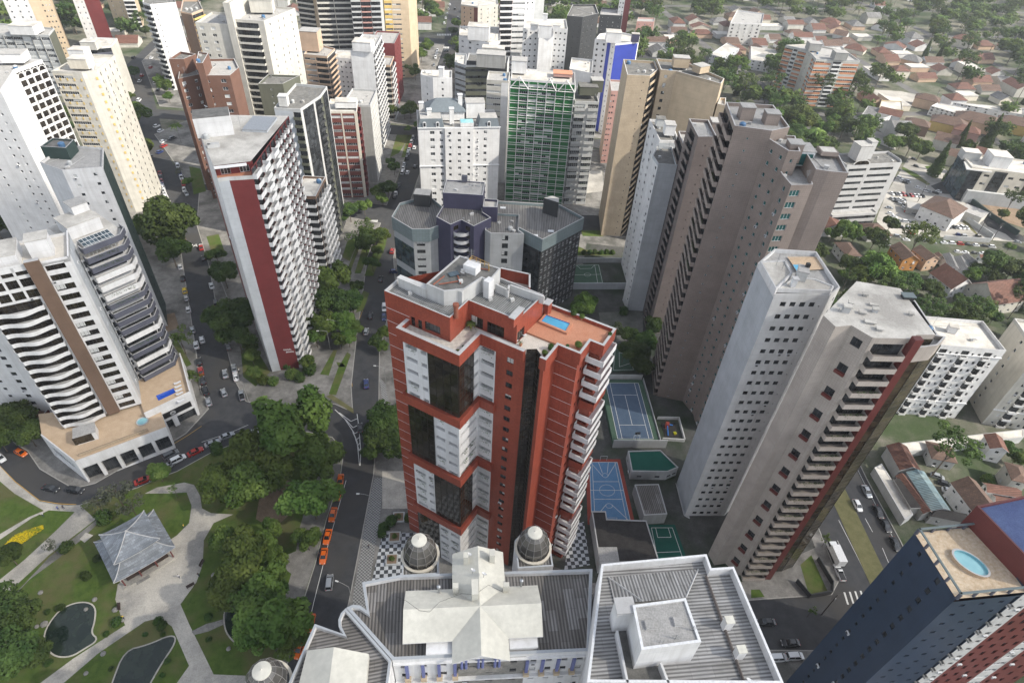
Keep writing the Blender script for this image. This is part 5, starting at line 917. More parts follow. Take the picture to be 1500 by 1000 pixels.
def blue_tower():
    T = Tower('apartment_tower', 'dark blue tiled tower with an oval rooftop pool and a red framed wing', TALL, (74, 52)); h = 62; f = frame2((67.6,47), 9); b = 'blue_tile'
    B0 = Vector((66.3,57.6)); C0 = Vector((67.6,46.8)); D0 = Vector((79,48.6)); E0 = Vector((77.5,59.6))
    T.face(B0, C0, 0, h-1.4, 20, [pl(b,.6), wn(b,1,.6,.9,'d0'), pl(b,.8), (1,b,'win',{'w':.8,'h':1.3,'st':'d0','du':.2}), pl(b,1.0)]); T.face(C0, D0, 0, h-2.2, 20, [pl(b,.4), wn(b,3,.9,.7,'d0',5), (.5,b,'balc',{'bd':.7,'pm':'grey_concrete','ph':.4})])
    T.face(D0, E0, 0, h-1, 1, None, b); T.face(E0, B0, 0, h-1, 1, None, b)
    T.roof_.poly([(q.x,q.y,h-1.3) for q in (B0,C0,D0,E0)], 'terrace_stone' if 'terrace_stone' in MATS else 'terrace_tan'); mb = MB()
    for a, c in ((B0,C0),(C0,D0),(E0,B0)):
        u = (c-a).normalized(); L = (c-a).length; nn = Vector((-u.y,u.x)); mb.box((a.x,a.y,h-.1), (c.x-a.x,c.y-a.y,0), (nn.x*.3,nn.y*.3,0), (0,0,.22), 'teal_cap')
        for k in range(5): p_ = a+u*(L*k/4-.2*(k > 0)); mb.box((p_.x,p_.y,h-1.4), (u.x*.35,u.y*.35,0), (nn.x*.28,nn.y*.28,0), (0,0,1.3), 'navy')
    mb.build('terrace_rail', T.root)
    # pool: oval basin
    o0 = W('L',895,510,h-.7); u1 = (W('L',975,560,h-.7)-W('L',815,455,h-.7))/2; v1 = (W('L',955,470,h-.7)-W('L',850,565,h-.7)); v1 = Vector((-u1.y,u1.x,0)).normalized()*1.75; mb = MB(); n = 28
    ring = lambda k, z, s=1.0: [tuple(Vector((o0.x,o0.y,z))+u1*cos(2*pi*j/n)*s*.98+v1*sin(2*pi*j/n)*s) for j in range(n)]
    A_, B_, C_ = ring(0,h-1.3,1.0), ring(0,h-.65,1.0), ring(0,h-.65,.88); D_ = ring(0,h-1.25,.88)
    for j in range(n):
        k = (j+1) % n; mb.poly([A_[j],A_[k],B_[k],B_[j]], 'terrace_tan'); mb.poly([B_[j],B_[k],C_[k],C_[j]], 'cap'); mb.poly([C_[j],C_[k],D_[k],D_[j]], 'pale_pool')
    po = mb.build('pool', T.root); mb = MB(); mb.poly(ring(0,h-1.05,.875), 'pale_pool'); w_ = mb.build('pool_water', T.root); w_.parent = po; w_.location = (0,0,0)
    # red framed wing
    R = 'maroon_band'; q = [W('L',*a,66) for a in ((885,355),(1110,560),(1180,610))]; P = V2((75.5,60.5),(79.2,49.3),(105,53.4),(102,68)); T.vol(P, 0, 65, R, 'blue_roof', {0: [pl(R)], 1: [(2.6,'white_dirty','win',{'w':.4,'n':2,'h':.4,'st':'d0'}), wn('white_dirty',1,1.1,.9,'d0',2), wn(R,4,.8,1.5,'d0',9), (3,'white_dirty','band',{'h':1.2}), wn(R,3,.8,1.5,'d0',9)]}, 21, .5, cap=R)
    T.done()
groundm('terrace_stone', (.42,.31,.20), (.60,.51,.39), 2.2, 1.2, fs=.3); groundm('blue_roof', (.05,.07,.16), (.07,.10,.20), .4, 5)
blue_tower()
flatm('violet_col', (.13,.15,.32), .6); flatm('dome_bar', (.22,.21,.20), .6); glassm('dome_glass', (.045,.042,.038), (.10,.095,.085), .22); roofm('corr_wing', (.17,.16,.15), 15, .5, (.42,.41,.41)); 
# --- near the camera: domes building, corrugated white building, slate-violet building
def dome_building():
    T = Tower('apartment_tower', 'white building with a cream cross-gabled roof, ribbed domes and corrugated wings', 'apartment building', (0, 42)); h = 54; T.nc = 1; Wt = 'white'
    f = frame2((-14.5,36.2), 6.0)
    O = V2((-20.7,46.9), (-15.1,48.5), (15.2,51.6), (14.1,38.8)); Wp = [Vector(a) for a in ((-13.9,35.8),)]
    # main block
    M_ = V2((-13.9,35.8),(14.1,38.8),(15.2,51.6),(-15.1,48.5),(-20.7,46.9))+[Vector(W('T',*a,h)[:2]) for a in ((537,893),(528,886),(517,885),(507,889.5))]
    cols = [pl('white',.6)]+[wn('white',1,1.1,1.3,'d',1.2)]*11+[pl('white',.6)]
    T.vol(M_, 0, h, 'white', 'corr_brown', {0: [(1.2,'white','win',{'w':.9,'h':1.2,'st':'d','n':3}), (1.5,'stone','win',{'w':1,'h':1.2,'st':'d','n':3}), (1.3,'white','win',{'w':.9,'h':1.2,'st':'d','n':4})]}, 17, .8, 'blue_grey', .45)
    mb = MB(); u = Vector((28,3,0)).normalized()
    for s_ in (1.6,3.9,6.2,8.5,19.0,21.3,23.6,25.9):
        a = Vector((-13.9,35.8,0))+u*s_; n = Vector((u.y,-u.x,0)); mb.box((a.x,a.y,48.2), (*(u*.45)[:2],0), (*(n*.4)[:2],0), (0,0,4.2), 'violet_col'); mb.box((a.x-u.x*.2,a.y-u.y*.2,47.4), (*(u*.85)[:2],0), (*(n*.7)[:2],0), (0,0,.8), 'tan_lit')
    a = Vector((-13.9,35.8,0)); n = Vector((u.y,-u.x,0)); mb.box((a.x,a.y,52.7), (*(u*28)[:2],0), (*(n*.35)[:2],0), (0,0,.35), 'white'); mb.box((a.x,a.y,46.6), (*(u*28)[:2],0), (*(n*.5)[:2],0), (0,0,.5), 'white'); mb.build('column_trim', T.root)
    # cross gable roof, cream slab
    g = frame2(W('J',775,700,57), 7); rm = MB(); zr = 55.3
    E1 = [W('J',580,555,zr), W('J',580,790,zr), W('J',775,775,zr)]
    cx = W('J',925,680,58); g = frame2(cx, 6.5)
    for (s0,s1,t0,t1,al) in ((-10.6,8.6,-3.3,3.6,'s'),(-3.6,3.6,-6.4,9.4,'t')): gable(rm, g, s0, s1, t0, t1, zr, 1.9, 'roof_cream', 'white', al, .45)
    rm.build('cross_gable_roof', T.root)
    wb = MB()
    for (s0,s1,t0,t1) in ((-10.2,8.2,-2.9,3.2),(-3.2,3.2,-5.6,9.0)): wb.box((*g(s0,t0),h-.8), (*(g(s1,t0)-g(s0,t0)),0), (*(g(s0,t1)-g(s0,t0)),0), (0,0,zr-h+.6), 'blue_grey')
    for s_ in (-2.7,-2.1,-.3,.3,2.1,2.7): p = g(s_,-5.75); wb.lathe((p.x,p.y), [(.22,50.5),(.22,zr-.2)], 'violet_col', 10)
    wb.box((*g(-3.2,-6.1),49.6), (*(g(3.2,-6.1)-g(-3.2,-6.1)),0), (*(g(0,.5)-g(0,0)),0), (0,0,1), 'stone'); wb.build('attic_wall', T.root)
    # low side roofs poking out
    for s_, t_, w, d in ((-5.6,-4.1,4.2,2.0),(6.2,-4.1,4.0,1.6)):
        q = g(s_,t_); T.rbox('roof_light', q, w, d, h-.8, h+.3, 'white', radians(6.5), 'white', -.2)
    for x, y, w, d, z in ((868,480,.75,.85,58.2),(975,470,.8,1.1,58.2),(905,610,.95,2.3,58.6),(826,605,.8,.8,57.4),(1032,600,.85,.6,57.4)): c = W('J',x,y,z); T.rbox('chimney', c, w, d, 55.4, z, 'roof_cream', radians(6.5), 'roof_cream', -.25)
    for x, y, r in ((880,480,.42),(895,545,.4),(940,560,.4)): T.dish(W('J',x,y,58), 57.3, r)
    for x, y in ((757,605),(1095,580)):
        c = W('J',x,y,57.4); mb = MB(); mb.lathe(c, [(.18,55.5),(.18,57),(.3,57.05),(.3,57.3),(.05,57.5)], 'steel', 10); mb.build('roof_vent', T.root)
    mb = MB(); P = [W('J',*a,57.2) for a in ((582,645),(625,665),(680,705),(720,710),(760,670),(850,635),(905,640),(960,600),(1020,630))]
    for a, b in zip(P, P[1:]): mb.bar(a, b, .025, 'black', 3)
    mb.build('cable', T.root)
    # domes
    def dome(c, z, r, gl='glass_brown'):
        mb = MB(); n = 12; prof = [(r*1.12,z-.5),(r*1.14,z),(r*1.0,z),(r*1.0,z+.15)]
        mb.lathe(c, prof, 'cream', 24, False); o = mb.build('drum', T.root)
        pf = [(r*.93,z+.1),(r*.96,z+1.3),(r*.84,z+2.7),(r*.62,z+3.8),(r*.40,z+4.4)]; m2 = MB(); m2.lathe(c, pf, 'dome_glass', n, False); gls = m2.build('dome_glazing', T.root)
        m3 = MB()
        for j in range(n):
            t = 2*pi*j/n
            for (r0,z0),(r1,z1) in zip(pf, pf[1:]): m3.bar((c[0]+r0*1.01*cos(t),c[1]+r0*1.01*sin(t),z0),(c[0]+r1*1.01*cos(t),c[1]+r1*1.01*sin(t),z1),.035,'dome_bar',4)
            t2 = 2*pi*(j+1)/n
            for (r0,z0) in pf[1:-1]: m3.bar((c[0]+r0*1.01*cos(t),c[1]+r0*1.01*sin(t),z0),(c[0]+r0*1.01*cos(t2),c[1]+r0*1.01*sin(t2),z0),.025,'dome_bar',4)
        m3.build('dome_rib', T.root); m4 = MB(); m4.lathe(c, [(r*.45,z+4.3),(r*.43,z+4.5),(r*.05,z+4.8),(.04,z+4.95)], 'roof_cream', 20); m4.build('dome_cap', T.root)
    dome(W('J',682,470,53.5), 52.9, 2.75); dome(W('K',115,440,53.5), 52.9, 2.7); dome(W('T',392,998,53.5), 52.9, 2.8)
    for c_ in (W('J',682,470,53.5), W('K',115,440,53.5)):
        g_ = frame2(c_, 8); T.vol([g_(-2.9,-3.4),g_(2.9,-3.4),g_(2.9,1.6),g_(1.6,2.9),g_(-1.6,2.9),g_(-2.9,1.6)], 0, 52.7, 'white', 'corr_brown', {}, 17, .3, 'blue_grey', .25)
    # left wing with curved bay
    L_ = [Vector(a[:2]) for a in (W('T',640-58,968,h), W('T',572,963,h), W('T',506,893,h), W('T',503,925,h), W('T',460,913,h), W('T',418,1010,h), W('T',400,1060,h), W('T',560,1060,h))]
    bay = [W('T',*a,h) for a in ((503,928),(496,917),(495.5,907),(499.5,897),(506.5,890),(573,966),(561,1060),(398,1060),(418,1010),(461,913))]
    T.vol([Vector(a[:2]) for a in bay], 0, h, Wt, 'corr_wing', {}, 17, .8, 'blue_grey', .35)
    gg = frame2(W('T',505,985,h+1), 20); rm = MB(); q = [W('T',*a,z) for a, z in (((450,952),h+.6),((489,947),h+2.2),((540,957),h+.6),((533,1040),h+.6),((476,1050),h+2.2),((428,1040),h+.6))]
    rm.poly([q[0],q[5],q[4],q[1]], 'roof_cream'); rm.poly([q[1],q[4],q[3],q[2]], 'roof_cream')
    for k in (0,1,2): pass
    lo = [(v[0],v[1],h-.7) for v in q]
    for i in range(6): j = (i+1) % 6; rm.poly([lo[i],lo[j],tuple(q[j]),tuple(q[i])], 'roof_cream')
    rm.build('wing_gable_roof', T.root)
    # curved bay front on the left end
    T.done()
dome_building()
def corrugated_building():
    T = Tower('apartment_tower', 'white building with a corrugated hipped roof and a square concrete tank house', 'apartment building', (26, 42)); h = 60; T.nc = 1; Wt = 'white'
    T.vol(V2((12.6,32.3),(38.7,33.7),(35.8,50.1),(32.3,49.6),(32.0,51.9),(15.6,49.1)), 0, h, Wt, 'corr_hip', {0: [wn(Wt,6)], 5: [pl('white')]}, 19, 1.6, 'frame_white', .35)
    # roof planes of corrugated sheet
    mb = MB(); z = h-1.5; A = W('w',150,262,h-1.4); B = W('w',775,205,h-1.4); C = W('w',390,430,h-.5); D = W('w',690,400,h-.5)
    mb.poly([tuple(A),tuple(C),tuple(D),tuple(B)], 'corr_front'); E_ = W('w',190,440,h-1.4); mb.poly([tuple(A),tuple(E_),tuple(C)], 'corr_front'); mb.build('hip_plane', T.root)
    mb = MB(); mb.bar(A, C, .12, 'cap'); mb.bar(B, D, .12, 'cap'); mb.build('hip_ridge', T.root)
    mb = MB(); a = W('w',830,250,h-1.2); b = W('w',1100,1000,h-1.2); mb.bar(a+Vector((0,0,-.1)), b+Vector((0,0,-.1)), .22, 'rust_grey'); mb.build('gutter', T.root)
    for x, y in ((995,560),(1080,765)): T.rbox('chimney', W('w',x,y,h+.7), 1.15, 1.0, h-1.7, h+.7, 'white', .14, 'roof_cream', -.2)
    # tank house (corners surveyed)
    P = [Vector(v[:2]) for v in (W('w',380,768,64.5), W('w',798,712,64.5), W('w',688,405,64.5), W('w',318,455,64.5))]
    T.vol(P, h-1.7, 64.5, Wt, 'roof_mid', {}, 1, .25, 'frame_white', .35)
    for x, y in ((437,592),(635,568)): T.rbox('roof_hatch', W('w',x,y,64.5), 1.25, 1.2, 64.2, 64.45, 'cap', .14, 'roof_mid', -.35)
    T.rbox('stair_hood', W('w',265,455,64.2), 2.3, 1.9, h-1.7, 64.0, Wt, .14, 'cap', .1)
    T.antenna(W('w',618,685,64.6), 64.3, 1.3); T.antenna(W('w',735,625,64.6), 64.3, 1.3)
    # sunken terrace in front
    q = [W('w',*a,h-1.55) for a in ((200,640),(270,640),(335,880),(500,865),(560,1010),(280,1010))]; mb = MB(); mb.poly([tuple(v) for v in q][::-1], 'roof_felt'); mb.build('terrace', T.root)
    for (x0,y0),(x1,y1) in (((200,640),(275,1010)),((505,865),(560,1010))):
        mb = MB(); a, b = W('w',x0,y0,h-.3), W('w',x1,y1,h-.3); u = (b-a).normalized(); mb.box((a.x,a.y,h-1.7), (b.x-a.x,b.y-a.y,0), (-u.y*.3,u.x*.3,0), (0,0,1.7), Wt); mb.build('parapet', T.root)
    mb = MB(); a = W('w',480,760,62)
    for s in (0,.45): mb.bar((a.x+s,a.y-.15,h-1.6), (a.x+s,a.y-.15,65.1), .03, 'steel')
    for k in range(14): mb.bar((a.x,a.y-.15,h-1.3+.45*k), (a.x+.45,a.y-.15,h-1.3+.45*k), .02, 'steel')
    mb.build('ladder', T.root)
    c = W('w',1145,985,h); T.dish(c, h-1.2, .6); T.done()
roofm('corr_front', (.27,.27,.27), 98, .5, (.52,.52,.54), vary=.3); flatm('rust_grey', (.13,.11,.10), .9)
corrugated_building()
def slate_building():
    T = Tower('office_block', 'low slate grey and violet building with curved balconies and a dark glass end', 'office block', (-14, 193)); h = 35; g = 'light_grey'
    A = V2((-44,189),(-36,182),(-30.5,182.7),(-27,186.2),(-27,196),(-34,205),(-43,198.4))
    T.vol(A, 0, h-5, g, 'roof_felt', {0: [(1,'blue_grey','curtain',{'n':4,'gm':'glass_blue','f':(0,9),'skip':(2,5)}),], 1: [pl(g,.5), (1.6,g,'win',{'w':2.9,'h':1.5,'st':'d'}), pl(g,.8)], 6: [(1,'blue_grey','band',{'h':1.4})]}, 10, .1)
    T.vol([Vector((a.x,a.y)) for a in ipoly(A[::1] if area(A) > 0 else A[::-1], -.45)], h-5, h, 'teal_cap', 'corr_slate', {}, 1, 1.0, 'cap')
    Vp = V2((-28.4,185.5),(-23,181),(-19.7,184.5),(-15.2,180.9),(-9.8,187.3),(-13,190.7),(-13.5,194),(-27,194))
    T.vol(Vp, 0, 38, 'violet', 'corr_slate', {1: [(1,'violet','win',{'w':2.2,'h':1.7,'st':'b'})], 2: [(1,'violet','win',{'w':2.2,'h':1.7,'st':'b'})]}, 12, .9, 'cap')
    for k in range(11):
        z = 2.5+3.1*k; mb = MB(); c = Vector((-19.7,184.3)); n = 10; P = [(c.x+3.1*cos(pi+pi*j/n)*1.0, c.y-.6+2.9*sin(pi+pi*j/n)) for j in range(n+1)]
        for a, b in zip(P, P[1:]): mb.poly([(a[0],a[1],z),(b[0],b[1],z),(b[0],b[1],z+1.2),(a[0],a[1],z+1.2)], 'white'); mb.poly([(b[0]*.97+c.x*.03,b[1]*.97+c.y*.03,z+.1),(a[0]*.97+c.x*.03,a[1]*.97+c.y*.03,z+.1),(a[0]*.97+c.x*.03,a[1]*.97+c.y*.03,z+1.2),(b[0]*.97+c.x*.03,b[1]*.97+c.y*.03,z+1.2)], 'white'); mb.poly([(a[0],a[1],z+1.2),(b[0],b[1],z+1.2),(b[0]*.97+c.x*.03,b[1]*.97+c.y*.03,z+1.2),(a[0]*.97+c.x*.03,a[1]*.97+c.y*.03,z+1.2)], 'cap')
        mb.poly([(p[0],p[1],z) for p in P], 'white'); mb.poly([(p[0],p[1],z+.1) for p in P], 'cap'); mb.build('balcony', T.root)
    T.vol(V2((-27,193.3),(-13.2,193.3),(-13.2,203),(-27,203)), 0, 43, 'violet', 'roof_mid', {}, 14, .4, 'cap')
    T.rbox('tank_box', W('p',480,120,45), 2, 1.6, 43, 45, 'navy', 0); T.dish(W('p',512,165,44.5), 43, .7); T.dish(W('p',588,160,44.5), 43, .7); T.dish(W('p',530,100,44.5), 43, .5)
    R_ = V2((-11.6,184),(-9.6,182.2),(1.8,183.1),(-.2,185.6),(-.2,196),(-11.6,196)); T.vol(R_, 0, h, 'light_grey', 'corr_slate', {0: [pl(g)], 1: [pl(g,1), wn(g,1,2.1,2.0,'d'), pl(g,1.4)]}, 11, .8, 'cap')
    Q = V2((-.2,187.5),(8,180.8),(22.3,196.7),(14.2,204.5),(-11,204.3),(-11,196),(-.2,196)); T.vol(Q, 0, h-5, 'charcoal', 'roof_felt', {0: [(1,'charcoal','curtain',{'n':4,'gm':'glass'})], 1: [(1,'charcoal','win',{'w':1.3,'h':2.1,'n':10,'st':'w0','sill':.5})]}, 9, .1)
    T.vol(ipoly(Q, -.4), h-5, h, 'teal_cap', 'corr_slate', {}, 1, 1.0, 'cap')
    T.rbox('roof_hut', W('p',215,250,h+2), 5.8, 4.2, h-1, h+3.6, 'charcoal', -.05, 'roof_mid', -.2); mb = MB(); prism(mb, [W('p',*a,h+5) for a in ((985,260),(1080,290),(1082,262),(1040,247))], h-1, h+5, 'charcoal', 'roof_mid'); mb.build('roof_hut', T.root)
    T.vol(V2((-13,190.7),(-8,191),(-8,196.5),(-13,196.5)), 0, 40, 'violet', 'roof_pale', {}, 13, .8, 'cap')
    for x, y in ((725,322),(785,470),(930,498),(1030,470)): T.rbox('skylight', W('p',x,y,h-.8), 2.0, 1.3, h-.95, h-.8, 'frame_white', .05)
    T.done()
roofm('corr_slate', (.17,.165,.16), 92, .6, (.22,.215,.21), vary=.3)
slate_building()
groundm('road_far', (.08,.08,.08), (.15,.145,.14), .1, 2)
groundm('soot', (.028,.026,.026), (.05,.047,.045), .5, 4)
# ------------------------------------------------------------------ ground, roads, blocks
def px(t, pts, z=0.0): return [W(t, x, y, z) for x, y in pts]
def sheet(name, pts, z, m, tagd=None):
    pts = [Vector(p[:2]) for p in pts]
    if area(pts) < 0: pts = pts[::-1]
    mb = MB(); mb.poly([(p.x, p.y, z) for p in pts], m); o = mb.build(name)
    o['kind'] = 'structure'; return o
def block(name, pts, z=.13, m='pavement', kerb=True):
    pts = [Vector(p[:2]) for p in pts]
    if area(pts) < 0: pts = pts[::-1]
    mb = MB(); prism(mb, pts, -.02, z, 'stone', m)
    if kerb:
        q = ipoly(pts, .25)
        for i in range(len(pts)): j = (i+1) % len(pts); mb.poly([(pts[i].x,pts[i].y,z+.004),(pts[j].x,pts[j].y,z+.004),(q[j].x,q[j].y,z+.004),(q[i].x,q[i].y,z+.004)], 'kerb')
    return struct(mb.build(name))
def strip(name, path, w, z, m, dash=None):
    mb = MB(); P = [Vector(p[:2]) for p in path]
    for i in range(len(P)-1):
        a, b = P[i], P[i+1]; u = (b-a).normalized(); n = Vector((-u.y,u.x))*w/2; L = (b-a).length
        def nn(k):
            if 0 < k < len(P)-1:
                d = ((P[k]-P[k-1]).normalized()+(P[k+1]-P[k]).normalized()).normalized(); return Vector((-d.y,d.x))*w/2
            return n
        if dash:
            s = 0
            while s < L: e = min(L, s+dash[0]); p, q = a+u*s, a+u*e; mb.poly([(p.x-n.x,p.y-n.y,z),(q.x-n.x,q.y-n.y,z),(q.x+n.x,q.y+n.y,z),(p.x+n.x,p.y+n.y,z)], m); s += dash[0]+dash[1]
        else:
            n0, n1 = nn(i), nn(i+1); mb.poly([(a.x-n0.x,a.y-n0.y,z),(b.x-n1.x,b.y-n1.y,z),(b.x+n1.x,b.y+n1.y,z),(a.x+n0.x,a.y+n0.y,z)], m)
    return struct(mb.build(name))
groundm('garden_ground', (.035,.05,.022), (.15,.14,.12), .18, 2.5, 1, .4, c3=(.04,.06,.025)); flatm('kerb', (.30,.29,.27), .9)
mb = MB(); mb.poly([(-1500,-300,-.05),(2200,-300,-.05),(2200,2400,-.05),(-1500,2400,-.05)], 'city_ground'); struct(mb.build('ground'))
sheet('road', [(-420,-60),(112,-60),(112,262),(110,268),(-420,300)], .0, 'asphalt')
sheet('road', [(-62,262),(-53,262),(-52.5,340),(-56,505),(-66,626),(-90,900),(-101,900),(-77,626),(-67,505),(-62.5,340)], -.004, 'asphalt')
sheet('road', [(-300,340),(140,336),(140,349),(-300,353)], -.008, 'asphalt'); sheet('road', [(-300,516),(240,506),(240,519),(-300,530)], -.008, 'asphalt')

# park
PARK = px('T', [(-120,600),(0,683),(22,706),(58,734),(86,739),(112,741),(150,728),(201,714),(232,700),(259,690),(310,662),(360,643),(400,632),(450,632),(487,640),(498,652),(503,668),(499,700),(479,760),(462,827),(447,874),(432,930),(415,1000),(402,1080),(300,1200),(-150,1200)])
block('park_ground', PARK, .13, 'grass')
zz = .14
sheet('path', px('I', [(590,230),(640,205),(700,195),(750,185),(790,195),(815,240),(822,290),(860,310),(950,315),(870,350),(830,420),(825,520),(800,590),(735,680),(770,760),(870,965),(1000,970),(1000,1080),(700,1080),(720,1000),(770,930),(700,770),(650,735),(590,750),(400,880),(260,1000),(150,1090),(60,1090),(165,1000),(300,900),(510,765),(490,720),(470,660),(480,600),(600,480),(720,400),(770,350),(780,280),(760,225),(690,230)], 0), zz, 'path')
sheet('path', px('I', [(-300,880),(0,580),(100,500),(230,380),(305,305),(200,298),(130,330),(0,418),(-120,500),(-120,470),(0,395),(120,325),(180,300),(60,230),(0,180),(-100,90),(-100,20),(0,118),(60,184),(160,265),(240,279),(325,277),(390,335),(200,480),(70,600),(0,665),(-260,950)], 0), zz, 'path')
sheet('path', px('I', [(60,640),(200,490),(392,338),(400,350),(330,420),(230,500),(120,580),(30,680)], 0), zz-.003, 'pavement'); sheet('path', px('I', [(325,415),(350,388),(380,400),(345,430)], 0), zz+.003, 'path')
sheet('pavement', px('T', [(470,640),(487,642),(496,654),(501,668),(497,700),(477,760),(460,827),(445,874),(430,930),(413,1000),(396,1000),(405,940),(415,880),(430,830),(440,770),(455,720),(470,690)], 0), zz, 'pavement')
sheet('pavement', px('T', [(385,700),(420,695),(440,740),(400,775),(375,760)], 0), zz, 'soil'); sheet('pavement', px('T', [(415,815),(450,800),(458,830),(440,850),(420,835)], 0), zz+.003, 'pavement')
LAWN_EXCL = []
for _o in list(COL.objects):
    if _o.name.startswith('path') or _o.name.startswith('pavement'): LAWN_EXCL.append([Vector(v.co[:2]) for v in _o.data.vertices])
def pond(pts, label, stone=True):
    P = [Vector(p[:2]) for p in px('I', pts, 0)]
    if area(P) < 0: P = P[::-1]
    # smooth the outline
    for _ in range(2): P = [q for i in range(len(P)) for q in (P[i]*.75+P[(i+1)%len(P)]*.25, P[i]*.25+P[(i+1)%len(P)]*.75)]
    LAWN_EXCL.append(P)
    mb = MB(); q = ipoly(P, -.3)
    for i in range(len(P)):
        j = (i+1) % len(P); mb.poly([(q[i].x,q[i].y,.28),(q[j].x,q[j].y,.28),(P[j].x,P[j].y,.28),(P[i].x,P[i].y,.28)], 'path'); mb.poly([(q[i].x,q[i].y,.1),(q[j].x,q[j].y,.1),(q[j].x,q[j].y,.28),(q[i].x,q[i].y,.28)], 'path'); mb.poly([(P[i].x,P[i].y,.28),(P[j].x,P[j].y,.28),(P[j].x,P[j].y,.1),(P[i].x,P[i].y,.1)], 'stone')
    struct(mb.build('pond_edge')); mb = MB(); mb.poly([(v.x,v.y,.2) for v in P], 'pond_water'); struct(mb.build('water'))
pond([(180,800),(230,720),(280,685),(345,672),(388,690),(385,750),(368,800),(400,825),(340,862),(290,892),(230,892),(195,860)], '')
pond([(510,870),(600,850),(700,805),(718,830),(650,930),(600,1020),(560,1100),(430,1100),(460,1000)], '')
pond([(915,690),(1000,685),(1100,780),(1080,850),(1000,855),(950,830),(915,780)], '')
sheet('path', px('I', [(780,790),(840,760),(915,740),(915,760),(850,790),(790,805)], 0), .16, 'stone')
# blocks
LB = px('T', [(360,588),(345,560),(335,523),(317,451),(306,390),(288,330)])+[(-152,262),(-62,242),(-62,215),(-57,180),(-55,165),(-51,140)]+px('T', [(517,600),(508,600),(490,592),(450,596),(400,598)])
block('pavement', LB)
block('pavement', [(-62.5,258),(-63,337),(-190,342),(-200,318),(-160,268)]); block('pavement', [(-63.5,353),(-67,512),(-275,515),(-262,430),(-215,356)])
block('pavement', [(-52.5,258),(-52.5,337),(60,335),(60,262),(110,262),(112,268),(-10,262)][:4]+[(60,256)][:0]); block('pavement', [(-53.5,353),(-57,510),(60,505),(60,351)])
RB = [(-53,238),(-51.5,215),(-47.5,198),(-45.5,157),(-41,134),(-36.8,106),(-35,71),(-34,40),(-33,-60),(20,-60),(20,75),(62,76),(84,79),(87.3,83),(87,100),(86,130),(84,245),(20,243)]
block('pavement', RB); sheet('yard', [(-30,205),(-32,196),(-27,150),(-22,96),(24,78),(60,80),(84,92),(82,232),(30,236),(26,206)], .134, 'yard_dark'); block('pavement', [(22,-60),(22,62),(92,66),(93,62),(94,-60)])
block('pavement', px('T', [(306,599),(300,580),(295,573),(288,516),(266,372),(250,330)])+[(-160,250),(-175,262),(-300,262),(-300,150),(-160,125)]+px('T', [(20,648),(40,661),(58,687),(85,703),(108,716),(140,708),(173,689),(230,661),(273,635)]))
block('pavement', [(107.6,0),(108.2,96),(107,115),(105,262),(260,262),(260,0)], .13, 'garden_ground')
sheet('median', [(94.9,84),(94.2,101),(92.6,140),(91,240),(96,240),(97.8,140),(99.5,105),(100.3,84),(100.6,70),(95.6,70)], .06, 'grass_dry'); sheet('road', [(108,-60),(116,-60),(116,60),(108,60)], .14, 'pavement')
# mosaic pavement along the right kerb and the plaza in front of the red tower
sheet('pavement', px('T', [(549,700),(563,700),(556,760),(547,820),(538,874),(534,900),(515,900),(517,874),(528,812),(540,735)], 0), .145, 'petit_pave')
sheet('plaza', px('T', [(563,770),(572,780),(640,780),(640,905),(536,905),(545,850)], 0), .15, 'plaza_check'); sheet('plaza', px('T', [(560,690),(600,690),(600,745),(560,745)], 0), .15, 'path')
sheet('plaza', px('K', [(270,350),(320,345),(345,520),(240,540)], 0), .15, 'plaza_check')
sheet('pavement', px('F', [(515,700),(540,730),(560,830),(535,850)], 0), .15, 'petit_pave')
# lawns, paths and beds beside the avenue
for t, pts, m in (('F', [(365,215),(385,150),(420,130),(430,150),(395,230)], 'grass'), ('F', [(385,265),(430,150),(445,150),(410,240),(400,270)], 'grass'), ('F', [(415,280),(455,150),(490,140),(475,190),(440,280)], 'grass'), ('F', [(455,290),(490,200),(530,110),(555,100),(540,170),(490,290)], 'grass'),
                  ('F', [(275,690),(330,590),(345,590),(310,695)], 'grass'), ('F', [(310,770),(350,660),(385,600),(400,610),(340,775)], 'grass'), ('F', [(300,780),(320,770),(410,830),(412,850)], 'grass_dry'), ('F', [(340,640),(365,645),(380,660),(350,660)], 'grass'), ('F', [(420,440),(450,350),(475,360),(450,430)], 'grass'),
                  ('E', [(700,560),(720,550),(780,650),(760,660)], 'grass'), ('E', [(660,450),(710,440),(730,500),(680,520)], 'soil'), ('E', [(840,130),(890,120),(920,210),(870,220)], 'grass'), ('E', [(980,590),(1050,600),(1100,680),(1040,740),(990,700)], 'grass'),
                  ('L', [(200,520),(245,480),(310,625),(235,640)], 'grass'), ('L', [(0,620),(35,620),(55,650),(0,655)], 'grass'), ('G', [(270,190),(285,165),(330,185),(440,195),(440,207),(275,207)], 'grass'), ('G', [(310,105),(390,105),(400,130),(315,128)], 'grass'),
                  ('G', [(380,440),(560,430),(560,540),(440,560),(390,500)], 'yard'), ('A', [(640,770),(680,765),(690,820),(650,830)], 'court_green'), ('A', [(840,740),(890,750),(915,850),(860,865)], 'grass'), ('A', [(470,130),(550,130),(550,165),(480,165)], 'grass'), ('B', [(640,600),(700,600),(650,680),(610,700)], 'grass'), ('B', [(690,600),(708,600),(680,700),(660,700)], 'grass')):
    sheet('lawn' if 'grass' in m else 'yard', px(t, pts, 0), .15, m)
